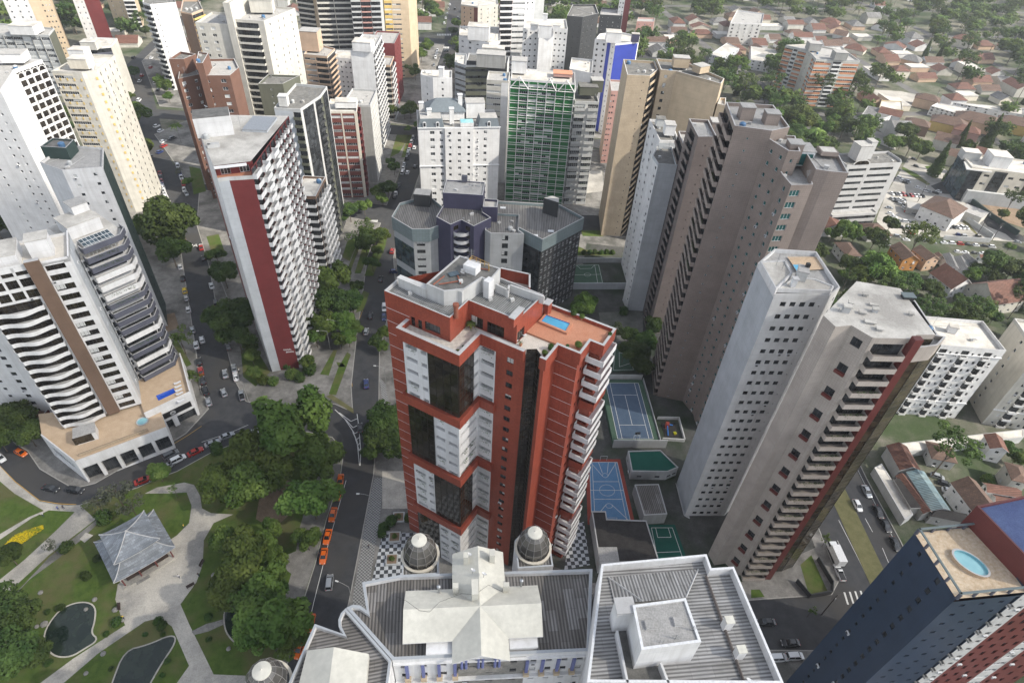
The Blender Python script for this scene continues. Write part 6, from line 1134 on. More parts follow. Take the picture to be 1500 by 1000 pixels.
# bright car parks and lots at the right; sunlit asphalt street painted pale too
sheet('car_park', px('v', [(420,220),(480,270),(640,300),(740,360),(800,420),(960,620),(1180,800),(1182,870),(1182,960),(900,900),(240,830),(200,640),(260,480)], 0), -.02, 'lot')
sheet('road', px('v', [(560,420),(640,390),(700,390),(760,440),(900,560),(1182,760),(1182,840),(1060,740),(940,690),(900,640),(760,480),(620,470)], 0), .0, 'asphalt')
for pts, m in (([(370,290),(470,340),(560,410),(540,415),(460,370),(370,310)], 'grass'), ([(520,290),(590,280),(600,320),(550,320)], 'grass'), ([(790,640),(890,760),(860,740),(770,660)], 'grass_dry'), ([(760,500),(1182,520),(1182,700),(1000,640),(860,540)], 'soil')): sheet('lot_ground', px('v', pts, 0), .01, m)
sheet('lot_ground', px('t', [(380,655),(600,670),(860,720),(850,770),(600,770),(420,700)], 0), -.01, 'lot'); sheet('road', px('t', [(210,830),(300,860),(420,960),(560,1000),(560,1100),(300,1000),(190,870)], 0), -.012, 'lot')
sheet('road', px('D', [(0,340),(60,370),(120,470),(60,520),(0,430)], 0), -.012, 'asphalt'); sheet('road', px('C', [(330,760),(430,760),(440,850),(350,860)], 0), .15, 'lot')
strip('road', [(-163,255),(-188,292),(-260,416),(-283,560)], 14, .02, 'asphalt')
# painted markings
strip('road_marking', px('T', [(516,566),(512,530),(517,491),(533,450)]), .12, .004, 'line_yellow')
strip('road_marking', px('T', [(0,682.5),(22,705),(58,733),(86,737.8),(112,739)]), .15, .135, 'line_yellow'); strip('road_marking', px('I', [(640,68),(760,-5),(820,-45)]), .15, .005, 'line_yellow')
strip('road_marking', px('T', [(507,703),(480,800),(460,880),(452,915)]), .14, .005, 'line_white'); strip('road_marking', px('L', [(357,337),(430,480),(480,583)]), .12, .005, 'line_white')
for pts in (((352,420),(385,487)), ((465,330),(495,385)), ((535,450),(560,510))): strip('road_marking', px('L', pts), .12, .005, 'line_white')
strip('road_marking', [(107,60),(106.8,96),(105.8,115),(104,200)], .1, .005, 'line_white')
strip('road_marking', px('I', [(820,20),(940,-20),(1010,-50)]), .12, .005, 'line_white')
for k in range(5): strip('zebra_stripe', px('L', [(380+22*k,630-2*k),(395+22*k,680-4*k)]), .45, .005, 'line_white')
for k in range(7): strip('zebra_stripe', px('F', [(478+5*k,62),(472+5*k,82)]), .4, .005, 'line_white')
for (x0,x1,y) in ((822,878,155),(818,870,212)):
    for k in range(9): strip('zebra_stripe', px('B', [(x0+(x1-x0)*k/8,y-4),(x0-1+(x1-x0)*k/8,y+4)]), .7, .003, 'line_white')
a, b = px('F', [(340,835),(437,1000)]), px('F', [(425,855),(438,1000)])
mb = MB()
e0 = px('F', [(335,832),(375,870),(405,915),(425,960),(435,1060)]); e1 = px('F', [(425,850),(432,900),(436,950),(440,1000),(438,1060)])
for P in (e0, e1):
    for i in range(4): u = (P[i+1]-P[i]).normalized(); n = Vector((-u.y,u.x,0))*.1; mb.poly([(v.x,v.y,.006) for v in (P[i]-n,P[i+1]-n,P[i+1]+n,P[i]+n)], 'line_white')
for tri in (((352,845),(400,880),(427,868)),((378,872),(408,906),(430,895)),((395,900),(415,930),(432,920)),((408,925),(422,955),(434,945)),((418,950),(428,978),(436,968)),((427,975),(433,1000),(438,990))):
    p, m_, q = px('F', tri)
    for s, e in ((p,m_),(m_,q)): u = (e-s).normalized(); n = Vector((-u.y,u.x,0))*.12; mb.poly([(v.x,v.y,.009) for v in (s-n,e-n,e+n,s+n)], 'line_white')
struct(mb.build('road_marking'))
def text(name, s, loc, size, rz, m, parent=None, rx=0, ext=.01):
    cu = bpy.data.curves.new(name, 'FONT'); cu.body = s; cu.size = size; cu.extrude = ext; o = bpy.data.objects.new(name, cu); COL.objects.link(o)
    dg = bpy.context.evaluated_depsgraph_get(); me = bpy.data.meshes.new_from_object(o.evaluated_get(dg)); bpy.data.objects.remove(o); me.materials.clear(); me.materials.append(M(m))
    o = bpy.data.objects.new(name, me); COL.objects.link(o); o.rotation_euler = (rx, 0, rz); o.location = loc
    if parent: o.parent = parent; o.location = Vector(loc)-parent.location
    return o
c = W('E', 765, 172, .01); struct(text('road_marking', 'PARE', (c.x, c.y, .01), 3.2, radians(10), 'line_white', ext=.001))
# ------------------------------------------------------------------ sports courts
def court(name, label, corners, z, surf, border=None, bm=None, lines=(), net=None, circles=()):
    """corners TL,TR,BR,BL of the marked area; lines in unit coordinates"""
    P = [Vector(c[:2]) for c in corners]; c = sum(P, Vector((0,0)))/4; t = thing(name, label, 'sports court', (c.x,c.y,z))
    at_ = lambda u, v: P[3].lerp(P[2], u).lerp(P[0].lerp(P[1], u), v)
    mb = MB(); q = [P[3],P[2],P[1],P[0]]
    if area(q) < 0: q = q[::-1]
    if border: o = ipoly(q, -border); prism(mb, o, 0, z, bm)
    mb.poly([(v.x,v.y,z+.008) for v in q], surf); mb.build('playing_surface', t)
    mb = MB()
    def ln(a, b, w=.07):
        u = (b-a).normalized(); n = Vector((-u.y,u.x))*w; mb.poly([(v.x,v.y,z+.016) for v in (a-n,b-n,b+n,a+n)], 'line_white')
    for (a, b) in lines: ln(at_(*a), at_(*b))
    W_ = (P[1]-P[0]).length; L_ = (P[0]-P[3]).length
    for (cu, cv, r) in circles:
        for k in range(20): ln(at_(cu+r/W_*cos(2*pi*k/20), cv+r/L_*sin(2*pi*k/20)), at_(cu+r/W_*cos(2*pi*(k+1)/20), cv+r/L_*sin(2*pi*(k+1)/20)), .05)
    mb.build('court_lines', t); return t, at_
BOX = [((0,0),(1,0)),((1,0),(1,1)),((1,1),(0,1)),((0,1),(0,0))]
th = .0815; f = frame2((38.28,135.9), math.degrees(th)); w = 5.485; l = 11.885
t, a_ = court('tennis_court', 'blue tennis court with green surround on a raised platform beside the brown towers', [f(-w,l),f(w,l),f(w,-l),f(-w,-l)], 2.0, 'court_blue', 1.6, 'court_green', BOX+[((.125,0),(.125,1)),((.875,0),(.875,1)),((.125,.23),(.875,.23)),((.125,.77),(.875,.77)),((.5,.23),(.5,.77))])
mb = MB(); p = f(0,-l-.6)
for s in (-.9,.9): q = f(s,-l-.6); mb.bar((q.x,q.y,2), (q.x,q.y,4.2), .06, 'frame_white')
mb.bar((f(-.9,-l-.6).x,f(-.9,-l-.6).y,4.2), (f(.9,-l-.6).x,f(.9,-l-.6).y,4.2), .06, 'frame_white'); mb.bar((p.x,p.y,2), (p.x,p.y,5.2), .08, 'steel'); mb.box((p.x-.8,p.y,4.6), (1.6,.13,0), (0,.08,0), (0,0,1), 'frame_dark'); mb.build('goal_and_hoop', t)
mb = MB()
for a, b in ((f(-w-1.7,l+2.2),f(w+1.7,l+2.2)),(f(-w-1.7,-l-2),f(w+3.7,-l-2))): u = (b-a); mb.box((a.x,a.y,0), (u.x,u.y,0), (0,.25,0), (0,0,3.6), 'light_grey')
a, b = f(w+1.9,l+2), f(w+1.9,-l-1.8); mb.box((a.x,a.y,0), (.2,0,0), (b.x-a.x,b.y-a.y,0), (0,0,2.5), 'light_grey'); mb.build('court_wall', t)
Z = lambda x, y, z=.2: W('T', 840+x/8.333, 640+y/8.333, z)
hl = .18
t, a_ = court('basketball_court', 'bright blue basketball court with red border at the foot of the red tower', [Z(196,305),Z(535,305),Z(695,1020),Z(222,1020)], .2, 'court_sky', 1.1, 'court_red', BOX+[((0,.5),(1,.5)),((.09,0),(.09,1)),((.91,0),(.91,1)),((.09,.35),(.91,.35)),((.09,.65),(.91,.65)),((.03,1),(.42,.74)),((.97,1),(.58,.74)),((.03,0),(.42,.26)),((.97,0),(.58,.26)),((.32,1),(.42,.8)),((.68,1),(.58,.8))], circles=((.5,.5,1.9),(.5,.76,.75),(.5,.24,.75)))
mb = MB()
for v in (1.03,-.02):
    p, q = a_(.38,v), a_(.62,v); mb.bar((p.x,p.y,.2),(p.x,p.y,2.3),.05,'frame_white'); mb.bar((q.x,q.y,.2),(q.x,q.y,2.3),.05,'frame_white'); mb.bar((p.x,p.y,2.3),(q.x,q.y,2.3),.05,'frame_white')
mb.build('goal_frame', t)
G_ = lambda pts, z: px('G', pts, z)
court('sports_court', 'green court with a goal circle at the back, behind the slate grey building', G_([(275,247),(380,244),(396,316),(262,318)], .3), .3, 'court_green', .4, 'court_green', BOX+[((0,.45),(1,.45)),((.85,0),(.85,1)),((.15,1),(.3,.8)),((.3,.8),(.7,.8)),((.7,.8),(.85,1))], circles=((.55,.45,1.2),))
court('sports_court', 'small dim green court with a rounded white arc, just beyond the tennis court', G_([(448,588),(500,586),(522,670),(440,672)], .3), .3, 'court_green', .5, 'court_green', BOX+[((.3,.15),(.3,.85)),((.3,.15),(.9,.3)),((.3,.85),(.9,.7))])
court('sports_court', 'dark emerald court with netting posts, right of the black shed roof', px('K', [(595,368),(680,368),(722,490),(620,495)], .2), .2, 'court_dark', 1.0, 'court_dark', BOX+[((.2,1),(.2,.68)),((.8,1),(.8,.68)),((.2,.68),(.8,.68)),((0,.2),(1,.2))])
def lowb(name, label, cat, pts, h, wall, deck, ph=.3, faces=None, fl=1, extra=None, group=None):
    c = sum((Vector(p[:2]) for p in pts), Vector((0,0)))/len(pts); T = Tower(name, label, cat, c, 0, group); T.vol(pts, 0, h, wall, deck, faces or {}, fl, ph)
    if extra: extra(T)
    return T.done()
lowb('pool_house', 'low building with a flat green roof between the courts', 'building', px('K', [(500,55),(632,52),(705,122),(662,140),(515,138)], 4), 4, 'light_grey', 'court_dark', .25, {'*': (1, [wn('light_grey',2,1.4,.9,'d0')])})
lowb('shed', 'long shed with brown corrugated roof and one pale panel, below the green-roofed building', 'shed', px('K', [(527,192),(625,190),(660,312),(565,318)], 4.5), 4.5, 'grey_concrete', 'corr_brown', .1)
def playground():
    c = W('G', 672, 920, .2); t = thing('playground', 'small playground with coloured play equipment beside the blue tennis court', 'playground', (c.x,c.y,.14)); mb = MB(); mb.abox(c.x,c.y,4.4,7,.14,.3,'soot',.08); mb.build('surface', t)
    mb = MB(); mb.bar((c.x-1,c.y-2,.3),(c.x-1,c.y+1.5,1.6),.18,'line_blue',6); mb.bar((c.x-1,c.y+1.5,1.6),(c.x+1,c.y+2.4,.4),.18,'line_blue',6); mb.build('slide', t); mb = MB(); mb.abox(c.x-1,c.y+1.5,1,1,.3,2.3,'court_red',.1); mb.build('tower', t); mb = MB(); mb.abox(c.x+1.2,c.y-1,.9,.9,.3,.8,'flowers',.3); mb.build('play_cube', t)
    T = Tower('garden_wall', 'pale wall and deck around the playground', 'wall', (c.x,c.y)); u = 0
    for a in (((c.x-3.2,c.y-4),(c.x+3.6,c.y-4)),((c.x+3.6,c.y-4),(c.x+3.2,c.y+5)),((c.x-3.6,c.y+4.6),(c.x+3.2,c.y+5))): mb = MB(); q0, q1 = Vector(a[0]), Vector(a[1]); mb.box((*q0,.1), (*(q1-q0),0), (.3,.3,0), (0,0,1.2), 'white_dirty'); mb.build('wall_segment', T.root)
    del T
flatm('line_blue', (.02,.14,.45), .4)
playground()
lowb('shed', 'wide shed with a sooty black roof beside the dark emerald court', 'shed', px('K', [(352,300),(410,300),(415,332),(575,338),(628,505),(385,512)], 5), 5, 'light_grey', 'soot', .2, extra=lambda T: T.rbox('roof_panel', W('K',420,475,5.2), 5, 4, 4.8, 5.1, 'roof_mid', .08))
roofm('corr_teal', (.16,.24,.27), 5, .5, (.42,.50,.48), vary=.7)
# ------------------------------------------------------------------ pavilion in the park
def pavilion():
    c = Vector((-88.3,77.5)); t = thing('park_pavilion', 'square pavilion with a two-tier pale grey tiled pagoda roof in the park', 'pavilion', (c.x,c.y,.14)); f = frame2(c, 45.5)
    def tier(e, r, z0, z1, n=6):
        mb = MB(); rings = []
        for k in range(n+1):
            s = k/n; rad = e+(r-e)*s; z = z0+(z1-z0)*(s**1.35); rr = []
            for q in range(4):
                for j in range(6):
                    u = -1+2*j/6; lift = .55*(1-s)**2*abs(u)**3; a, b = [(u,-1),(1,u),(-u,1),(-1,-u)][q]; p = f(a*rad, b*rad); rr.append((p.x,p.y,z+lift))
            rings.append(rr)
        m = 24
        for k in range(n):
            for j in range(m): mb.poly([rings[k][j],rings[k][(j+1)%m],rings[k+1][(j+1)%m],rings[k+1][j]], 'pagoda_tile')
        for j in range(m): a, b = rings[0][j], rings[0][(j+1)%m]; mb.poly([(a[0],a[1],a[2]-.25),(b[0],b[1],b[2]-.25),b,a], 'cap'); 
        mb.poly([(v[0],v[1],v[2]-.25) for v in rings[0]][::-1], 'brown_stripe')
        o = mb.build('pagoda_roof', t); rb = MB()
        for q in range(4):
            for k in range(n): rb.bar(Vector(rings[k][q*6])+Vector((0,0,.08)), Vector(rings[k+1][q*6])+Vector((0,0,.08)), .13, 'cap', 5)
        rb.build('ridge', t); return o
    tier(7.0, 4.1, 4.8, 7.0); tier(5.15, .15, 8.3, 11.1)
    mb = MB(); mb.abox(c.x,c.y,7.6,7.6,6.0,8.7,'brown_stripe',radians(45.5)); mb.build('upper_wall', t)
    mb = MB(); mb.abox(c.x,c.y,9.6,9.6,.14,5.2,'dark_wood',radians(45.5)); mb.build('wall', t)
    for q in range(4):
        for j in range(4): a, b = [(-5.6+3.73*j,-5.6),(5.6,-5.6+3.73*j),(5.6-3.73*j,5.6),(-5.6,5.6-3.73*j)][q]; p = f(a,b); mb = MB(); mb.bar((p.x,p.y,.14),(p.x,p.y,4.6),.16,'maroon_band',8); mb.build('column', t)
    mb = MB(); mb.abox(c.x,c.y,12.4,12.4,.14,.5,'path',radians(45.5)); p = f(-2,-6.6); mb.abox(p.x,p.y,3,1,.14,.32,'stone',radians(45.5)); mb.build('plinth', t)
    mb = MB(); mb.lathe(c, [(.25,11.0),(.3,11.3),(.1,11.6)], 'cap', 8); mb.build('finial', t)
flatm('dark_wood', (.035,.02,.015), .7)
pavilion()
# ------------------------------------------------------------------ trees
def crown_mesh(name, kind, seed, m):
    """unit crown, radius about 1, base at z=0 of the crown centre"""
    R = random.Random(seed); mb = MB(); blobs = []
    if kind == 'round':
        for k in range(26): 
            a = R.uniform(0, 2*pi); r = R.uniform(0,.72)**.7; blobs.append((Vector((r*cos(a), r*sin(a), R.uniform(-.38,.5)*(1.1-r*.8))), R.uniform(.24,.42)))
        n = 210; ls = .085
    elif kind == 'sparse':
        for k in range(20): a = R.uniform(0, 2*pi); r = R.uniform(.1,.85); blobs.append((Vector((r*cos(a), r*sin(a), R.uniform(-.4,.45))), R.uniform(.14,.28)))
        n = 60; ls = .08
    elif kind == 'umbrella':
        for k in range(24): a = k*2.4+R.uniform(-.2,.2); r = .25+.7*sqrt((k % 12)/12); blobs.append((Vector((r*cos(a), r*sin(a), R.uniform(-.1,.3)+(0 if k < 14 else -.5)+.15*(1-r))), R.uniform(.17,.27)))
        n = 150; ls = .07
    elif kind == 'cone':
        for k in range(22): z = k/22; a = k*2.4; r = (1-z)*.34; blobs.append((Vector((r*cos(a), r*sin(a), -1.2+z*2.6)), .42*(1-z)+.1))
        n = 170; ls = .085
    elif kind == 'ball':
        for k in range(5): blobs.append((Vector((R.uniform(-.3,.3), R.uniform(-.3,.3), R.uniform(-.2,.25))), .7))
        n = 260; ls = .13
    elif kind == 'palm':
        for k in range(15):
            a = 2*pi*k/15+R.uniform(-.15,.15); d = Vector((cos(a), sin(a), 0)); sd = Vector((-sin(a), cos(a), 0)); prev = None; dr = R.uniform(.5,1.1)
            for j in range(7):
                s = j/6; p = d*s+Vector((0,0,.35*s-dr*s*s)); wd = .13*sin(pi*min(1, s+.15))+.02
                if prev:
                    pp, pw = prev; mb.poly([pp, p, p+sd*wd-Vector((0,0,wd*.6)), pp+sd*pw-Vector((0,0,pw*.6))], m); mb.poly([pp-sd*pw-Vector((0,0,pw*.6)), p-sd*wd-Vector((0,0,wd*.6)), p, pp], m)
                prev = (p, wd)
        n = 0
    for c, r in blobs:
        k = int(n*(r/.3)**2) if kind != 'ball' else n
        for _ in range(k):
            d = Vector((R.gauss(0,1), R.gauss(0,1), R.gauss(0,1))).normalized(); p = c+d*r*R.uniform(.72,1.05)*Vector((1,1,.8)).length/1.63
            nrm = (d+Vector((R.gauss(0,.6), R.gauss(0,.6), R.gauss(0,.6)+.3))).normalized(); x = nrm.orthogonal().normalized(); x = (Matrix.Rotation(R.uniform(0, 6.28), 3, nrm) @ x); y = nrm.cross(x); s = ls*R.uniform(.6,1.2)
            mb.poly([p-x*s, p-y*s*.6, p+x*s, p+y*s*.6], m)
    me = bpy.data.meshes.new(name); me.from_pydata(mb.v, [], mb.f)
    for q in mb.mats: me.materials.append(q)
    me.update(); return me
def trunk_mesh(seed, lean=0, limbs=7, r=.07):
    """unit trunk: from z=-H(1) at ground to crown; height 1"""
    R = random.Random(seed); mb = MB(); p = Vector((0,0,0)); top = Vector((R.uniform(-.05,.05), R.uniform(-.05,.05), 1)); mb.bar(p, p.lerp(top,.5), r, 'bark', 7, r*.75); mb.bar(p.lerp(top,.5), top, r*.75, 'bark', 7, r*.4)
    for k in range(limbs): a = k*2.4+R.uniform(-.3,.3); s = R.uniform(.5,.95); q = p.lerp(top, s); e = q+Vector((cos(a)*R.uniform(.3,.6), sin(a)*R.uniform(.3,.6), R.uniform(.2,.45))); mb.bar(q, e, r*.4, 'bark', 5, r*.12)
    me = bpy.data.meshes.new('trunk'); me.from_pydata(mb.v, [], mb.f); me.materials.append(MATS['bark']); me.update(); return me
CR = {}
for kd, ms, ns in (('round', ('leaf','leaf_dark','leaf_light'), 3), ('sparse', ('leaf_grey','leaf','leaf_dark','leaf_light'), 1), ('umbrella', ('leaf_dark','leaf'), 2), ('cone', ('leaf_dark',), 1), ('ball', ('leaf_bush','leaf_dark','leaf_light'), 1), ('palm', ('leaf','leaf_light'), 1)):
    for m in ms: CR[kd, m] = [crown_mesh('crown', kd, 11*i+len(m)*7+len(kd), m) for i in range(ns)]
TR = [trunk_mesh(i) for i in range(3)]
TKIND = {'round': 'broadleaf_tree', 'sparse': 'thin_tree', 'umbrella': 'araucaria_tree', 'cone': 'cypress_tree', 'ball': 'round_shrub', 'palm': 'palm_tree'}
TN = [0]; KC = {}
def scale_at(x, y, z):
    p = at(x, y, z); return FPX/((p-CAM).dot(Vector((0, _cp, -_sp))))
def tree(x, y, rp, kind='round', m='leaf', label=None, group=None, t='T', hz=None, r=None, world=None):
    TN[0] += 1; R = random.Random(TN[0]); KC[kind] = KC.get(kind, 0)+1
    if world is None:
        o = TL[t]; X, Y = o[0]+x/o[2], o[1]+y/o[2]; rp = rp/o[2]; r = rp/scale_at(X, Y, 6)
        H = hz if hz is not None else {'round': r*1.15+1.2, 'sparse': r*1.3+2, 'umbrella': r*1.6+6, 'cone': r*2.2, 'ball': r*.7, 'palm': 6+r}[kind]
        c = at(X, Y, H); r = rp/scale_at(X, Y, H)
    else:
        c = Vector(world); H = {'round': r*1.15+1.2, 'sparse': r*1.3+2, 'umbrella': r*1.6+6, 'cone': r*2.2, 'ball': r*.7, 'palm': 6+r}[kind]; c.z = H
    e = thing(TKIND[kind], label or 'tree', 'shrub' if kind == 'ball' else 'tree', (c.x, c.y, .1), R.uniform(0, 6.28), group)
    if kind in ('palm',): zs = r
    elif kind == 'umbrella': zs = r*.8
    elif kind == 'cone': zs = r*1.6
    elif kind == 'ball': zs = r
    else: zs = r*R.uniform(.8,1.0)
    o = bpy.data.objects.new('crown', R.choice(CR[kind, m])); COL.objects.link(o); o.parent = e; o.location = (0, 0, H-.1); o.scale = (r*R.uniform(.93,1.07), r*R.uniform(.93,1.07), zs)
    if kind != 'ball':
        o = bpy.data.objects.new('trunk', R.choice(TR)); COL.objects.link(o); o.parent = e; k = r*.55 if kind not in ('palm','cone') else r*.25; k = min(k, 4); o.scale = (k, k, H*(1.0 if kind != 'cone' else .4))
    return e
def T_(lst, label, group, t='T'):
    for a in lst: tree(a[0], a[1], a[2], *(a[3:5] if len(a) > 3 else ()), label=label, group=group, t=t)
T_([(424,614,60),(376,660,46),(465,668,36),(322,705,34),(362,702,38),(401,690,36),(455,728,42),(388,785,28),(448,788,22)], 'big dark green tree in the upper half of the dense park grove', 'upper grove trees in the park')
T_([(356,812,44),(340,862,36),(384,866,44),(405,905,48),(425,905,32),(424,940,27),(372,925,34),(330,790,24),(398,818,22)], 'big dark green tree in the lower half of the park grove beside the taxis', 'lower grove trees in the park')
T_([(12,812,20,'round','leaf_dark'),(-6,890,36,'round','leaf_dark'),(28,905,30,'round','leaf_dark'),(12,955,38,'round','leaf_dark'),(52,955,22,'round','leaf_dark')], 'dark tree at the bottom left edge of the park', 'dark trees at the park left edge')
T_([(168,720,26,'sparse','leaf_grey'),(190,738,20,'sparse','leaf_grey'),(142,735,20,'sparse','leaf_grey')], 'bare-looking grey tree beside the road above the pavilion', 'thin grey trees above the pavilion')
tree(231,690,17,'round','leaf_light',label='bright green tree on the park kerb beside the parked cars'); tree(153,756,13,'ball','leaf_dark',label='round dark shrub on the lawn just above the pavilion'); tree(95,800,11,'ball','leaf_dark',label='dark shrub beside the wide path left of the pavilion'); tree(72,798,12,'sparse','leaf_grey',label='small thin grey tree next to the dark shrub left of the pavilion'); tree(254,715,9,'sparse','leaf',label='little thin tree at the top entrance of the park path')
tree(318,656,11,'ball','leaf_dark',label='dark bush at the kerb between the parked cars and the grove'); tree(555,965,28,'round','leaf_light',t='E',label='small yellow-green street tree in front of the arcade podium')
for x, y, r in ((640,745,20),(655,765,22),(470,690,9),(430,800,14),(470,750,24),(350,560,24),(395,490,20),(245,690,18),(190,710,14),(850,730,18),(848,820,14),(640,740,10),(680,910,14),(590,800,12),(450,940,12),(665,800,12),(195,915,18),(660,965,12),(890,690,16)): tree(x, y, r, 'ball', 'leaf_bush', 'small clipped green bush on the park lawn', 'small bushes on the park lawns', 'I')
T_([(240,318,42,'round','leaf_dark'),(218,330,26,'round','leaf_dark'),(262,322,26,'round','leaf_dark'),(248,362,26,'round','leaf_dark')], 'very dark tree in the clump over the bend of the left street', 'dark trees over the left street')
T_([(326,398,22,'round','leaf_dark'),(340,462,36,'round','leaf_dark'),(347,492,26,'round','leaf_dark'),(316,372,14,'round','leaf_dark')], 'dark street tree left of the burgundy and white zigzag tower', 'dark trees left of the zigzag tower')
T_([(368,520,13),(372,545,12),(385,556,10,'ball','leaf_light'),(400,558,9,'ball','leaf_light'),(366,508,12),(428,548,11,'ball','leaf_light'),(440,552,9,'ball','leaf_bush'),(418,534,9,'ball','leaf_bush'),(452,540,12,'ball','leaf_bush'),(450,528,12)], 'garden bush at the foot of the zigzag tower', 'garden bushes around the zigzag tower')
T_([(18,612,30,'round','leaf_dark'),(38,632,24,'round','leaf_dark'),(-5,640,24,'round','leaf_dark'),(30,330,16,'round','leaf_dark'),(-8,330,18,'round','leaf_dark')], 'dark tree beside the towers at the left edge', 'dark trees at the left edge')
T_([(262,492,20,'sparse','leaf'),(286,553,12,'sparse','leaf'),(274,548,9)], 'thin street tree near the corner podium on the left street', 'thin trees near the corner podium')
T_([(482,405,32),(470,375,20),(488,440,26,'round','leaf_dark'),(470,432,22,'round','leaf_dark'),(515,440,20,'round','leaf_dark'),(523,418,10,'round','leaf_dark'),(470,472,24),(500,470,22),(520,478,14),(498,496,14),(453,470,18),(462,492,16),(510,492,15)], 'tree in the green strip left of the avenue beside the zigzag tower', 'trees in the avenue strip')
T_([(534,330,18,'sparse','leaf_dark'),(548,345,16,'round','leaf_dark'),(535,350,18,'round','leaf_dark'),(520,345,16,'sparse','leaf_dark'),(560,342,12,'round','leaf'),(545,384,12,'round','leaf_dark'),(552,366,9)], 'small tree in the planted median near the cross street', 'small median trees')
T_([(512,307,15,'round','leaf_dark'),(533,300,12,'round','leaf'),(500,318,10,'round','leaf_dark'),(568,274,13,'round','leaf_dark'),(552,280,11),(577,244,9,'round','leaf_dark'),(560,290,10),(572,236,7,'round','leaf_dark')], 'street tree on the left side of the avenue beyond the cross street', 'avenue trees beyond the cross street')
T_([(573,160,11,'round','leaf'),(601,158,12,'round','leaf_light'),(592,162,9,'round','leaf_light'),(601,96,11),(608,105,9,'round','leaf'),(625,66,12),(617,78,10),(631,10,13,'round','leaf_dark'),(640,18,10),(660,89,8,'round','leaf_dark'),(668,33,8),(664,44,7,'round','leaf_dark'),(612,182,7),(598,188,6)], 'distant street tree along the far avenue', 'distant avenue trees')
T_([(562,486,11),(550,497,11,'round','leaf_dark'),(560,506,10)], 'pavement tree left of the red tiled tower, next to the parked cars', 'pavement trees by the red tower')
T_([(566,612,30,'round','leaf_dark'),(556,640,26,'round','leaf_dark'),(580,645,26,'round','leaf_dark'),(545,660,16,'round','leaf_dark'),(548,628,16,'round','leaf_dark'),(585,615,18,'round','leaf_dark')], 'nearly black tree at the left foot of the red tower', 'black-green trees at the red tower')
T_([(857,444,22),(846,452,14)], 'green tree on the corner behind the red tower roof, near the small courts', 'trees behind the red tower')
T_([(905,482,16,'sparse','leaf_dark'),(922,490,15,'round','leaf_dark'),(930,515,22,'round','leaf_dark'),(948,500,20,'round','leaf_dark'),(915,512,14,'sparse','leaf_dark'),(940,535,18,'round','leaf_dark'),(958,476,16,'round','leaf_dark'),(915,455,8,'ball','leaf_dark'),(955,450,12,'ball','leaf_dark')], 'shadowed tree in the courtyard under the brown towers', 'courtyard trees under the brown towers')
for k in range(6): tree(318+24*k, 192, 13, 'ball', 'leaf_dark', 'clipped ball shrub in the row above the small green court wall', 'ball shrubs above the court wall', 'G')
for x, y, r in ((572,762,10),(562,770,9),(560,780,8),(600,758,9)): tree(x, y, r, 'ball', 'leaf_dark', 'dark shrub in the plaza bed left of the red tower', 'plaza shrubs')
for x, y in ((578,786),(574,819),(584,757)):
    c = W('T', x, y, .6); mb = MB(); mb.abox(c.x, c.y, 3.0, 3.0, .15, .75, 'light_grey', .12); mb.abox(c.x, c.y, 2.4, 2.4, .75, .8, 'soil', .12); tag(mb.build('stone_planter', None, (c.x,c.y,.15)), 'square stone planter on the checkered plaza left of the red tower', 'planter', 'plaza planters')
    tree(0, 0, 0, 'ball', 'leaf_light', 'small bright plant in a square stone planter on the checkered plaza', 'plaza planter plants', r=.8, world=(c.x, c.y, 0)).location.z = .6
T_([(1240,336,17,'round','leaf'),(1254,342,14,'sparse','leaf'),(1222,340,12),(1205,370,10),(1285,345,17,'round','leaf_dark')], 'tree below the grey stone office building', 'trees below the office building')
tree(1352,338,24,'umbrella','leaf',label='flat-topped araucaria standing over the parking lots'); tree(1404,648,30,'umbrella','leaf_dark',label='large araucaria over the courtyard below the white hotels')
tree(1489,285,14,'umbrella','leaf_dark',label='leaning umbrella pine on the earth lot at the right edge'); tree(1470,312,9,'round','leaf',label='small tree on the earth lot beside the leaning pine') 
T_([(1287,388,26,'round','leaf'),(1262,402,17),(1300,405,17),(1330,408,20,'round','leaf_dark'),(1366,420,16,'round','leaf_dark'),(1350,448,18,'umbrella','leaf_dark'),(1372,446,20,'umbrella','leaf_dark'),(1410,452,20,'umbrella','leaf_dark'),(1428,462,18,'umbrella','leaf_dark'),(1446,446,16,'umbrella','leaf'),(1240,400,10)], 'dark tree in the wooded gardens behind the beige tower', 'wooded garden trees')
T_([(1460,382,22,'round','leaf_dark'),(1485,392,22,'round','leaf_dark'),(1440,395,14,'round','leaf_dark'),(1488,425,14),(1425,400,12),(1480,360,8),(1500,405,18,'round','leaf_dark')], 'dark dense tree among the gabled houses at the right edge', 'dense trees at the right edge')
tree(1447,702,10,'ball','leaf_light',label='bright green round bush in a walled yard above the blue tower'); tree(1478,655,14,'round','leaf_dark',label='dark tree beside the two-storey red-roofed house at the right edge'); tree(1492,668,14,'round','leaf',label='yellowish tree at the right edge above the blue wing roof'); tree(1190,893,8,'sparse','leaf',label='tiny street tree on the mosaic corner by the avenue'); tree(1212,788,9,'sparse','leaf',label='thin tree beside the parked white truck')
T_([(1176,170,22,'round','leaf_light'),(1160,168,16,'round','leaf_light'),(1196,178,14,'round','leaf_light'),(1210,186,14),(1232,160,12),(1222,175,10),(1258,184,9,'sparse','leaf'),(1245,188,8)], 'light green tree beneath the orange striped tower', 'light trees beneath the striped tower')
T_([(1328,190,17,'round','leaf_dark'),(1311,208,14,'round','leaf_light'),(1336,210,15),(1352,216,16),(1322,206,10),(1380,232,12,'cone','leaf_dark'),(1413,196,9,'cone','leaf_dark'),(1405,240,13,'cone','leaf_dark'),(1418,232,11,'cone','leaf_dark'),(1452,198,14,'cone','leaf_dark'),(1462,190,12,'round','leaf_dark'),(1418,212,10)], 'garden tree around the old houses above the car park', 'garden trees above the car park')
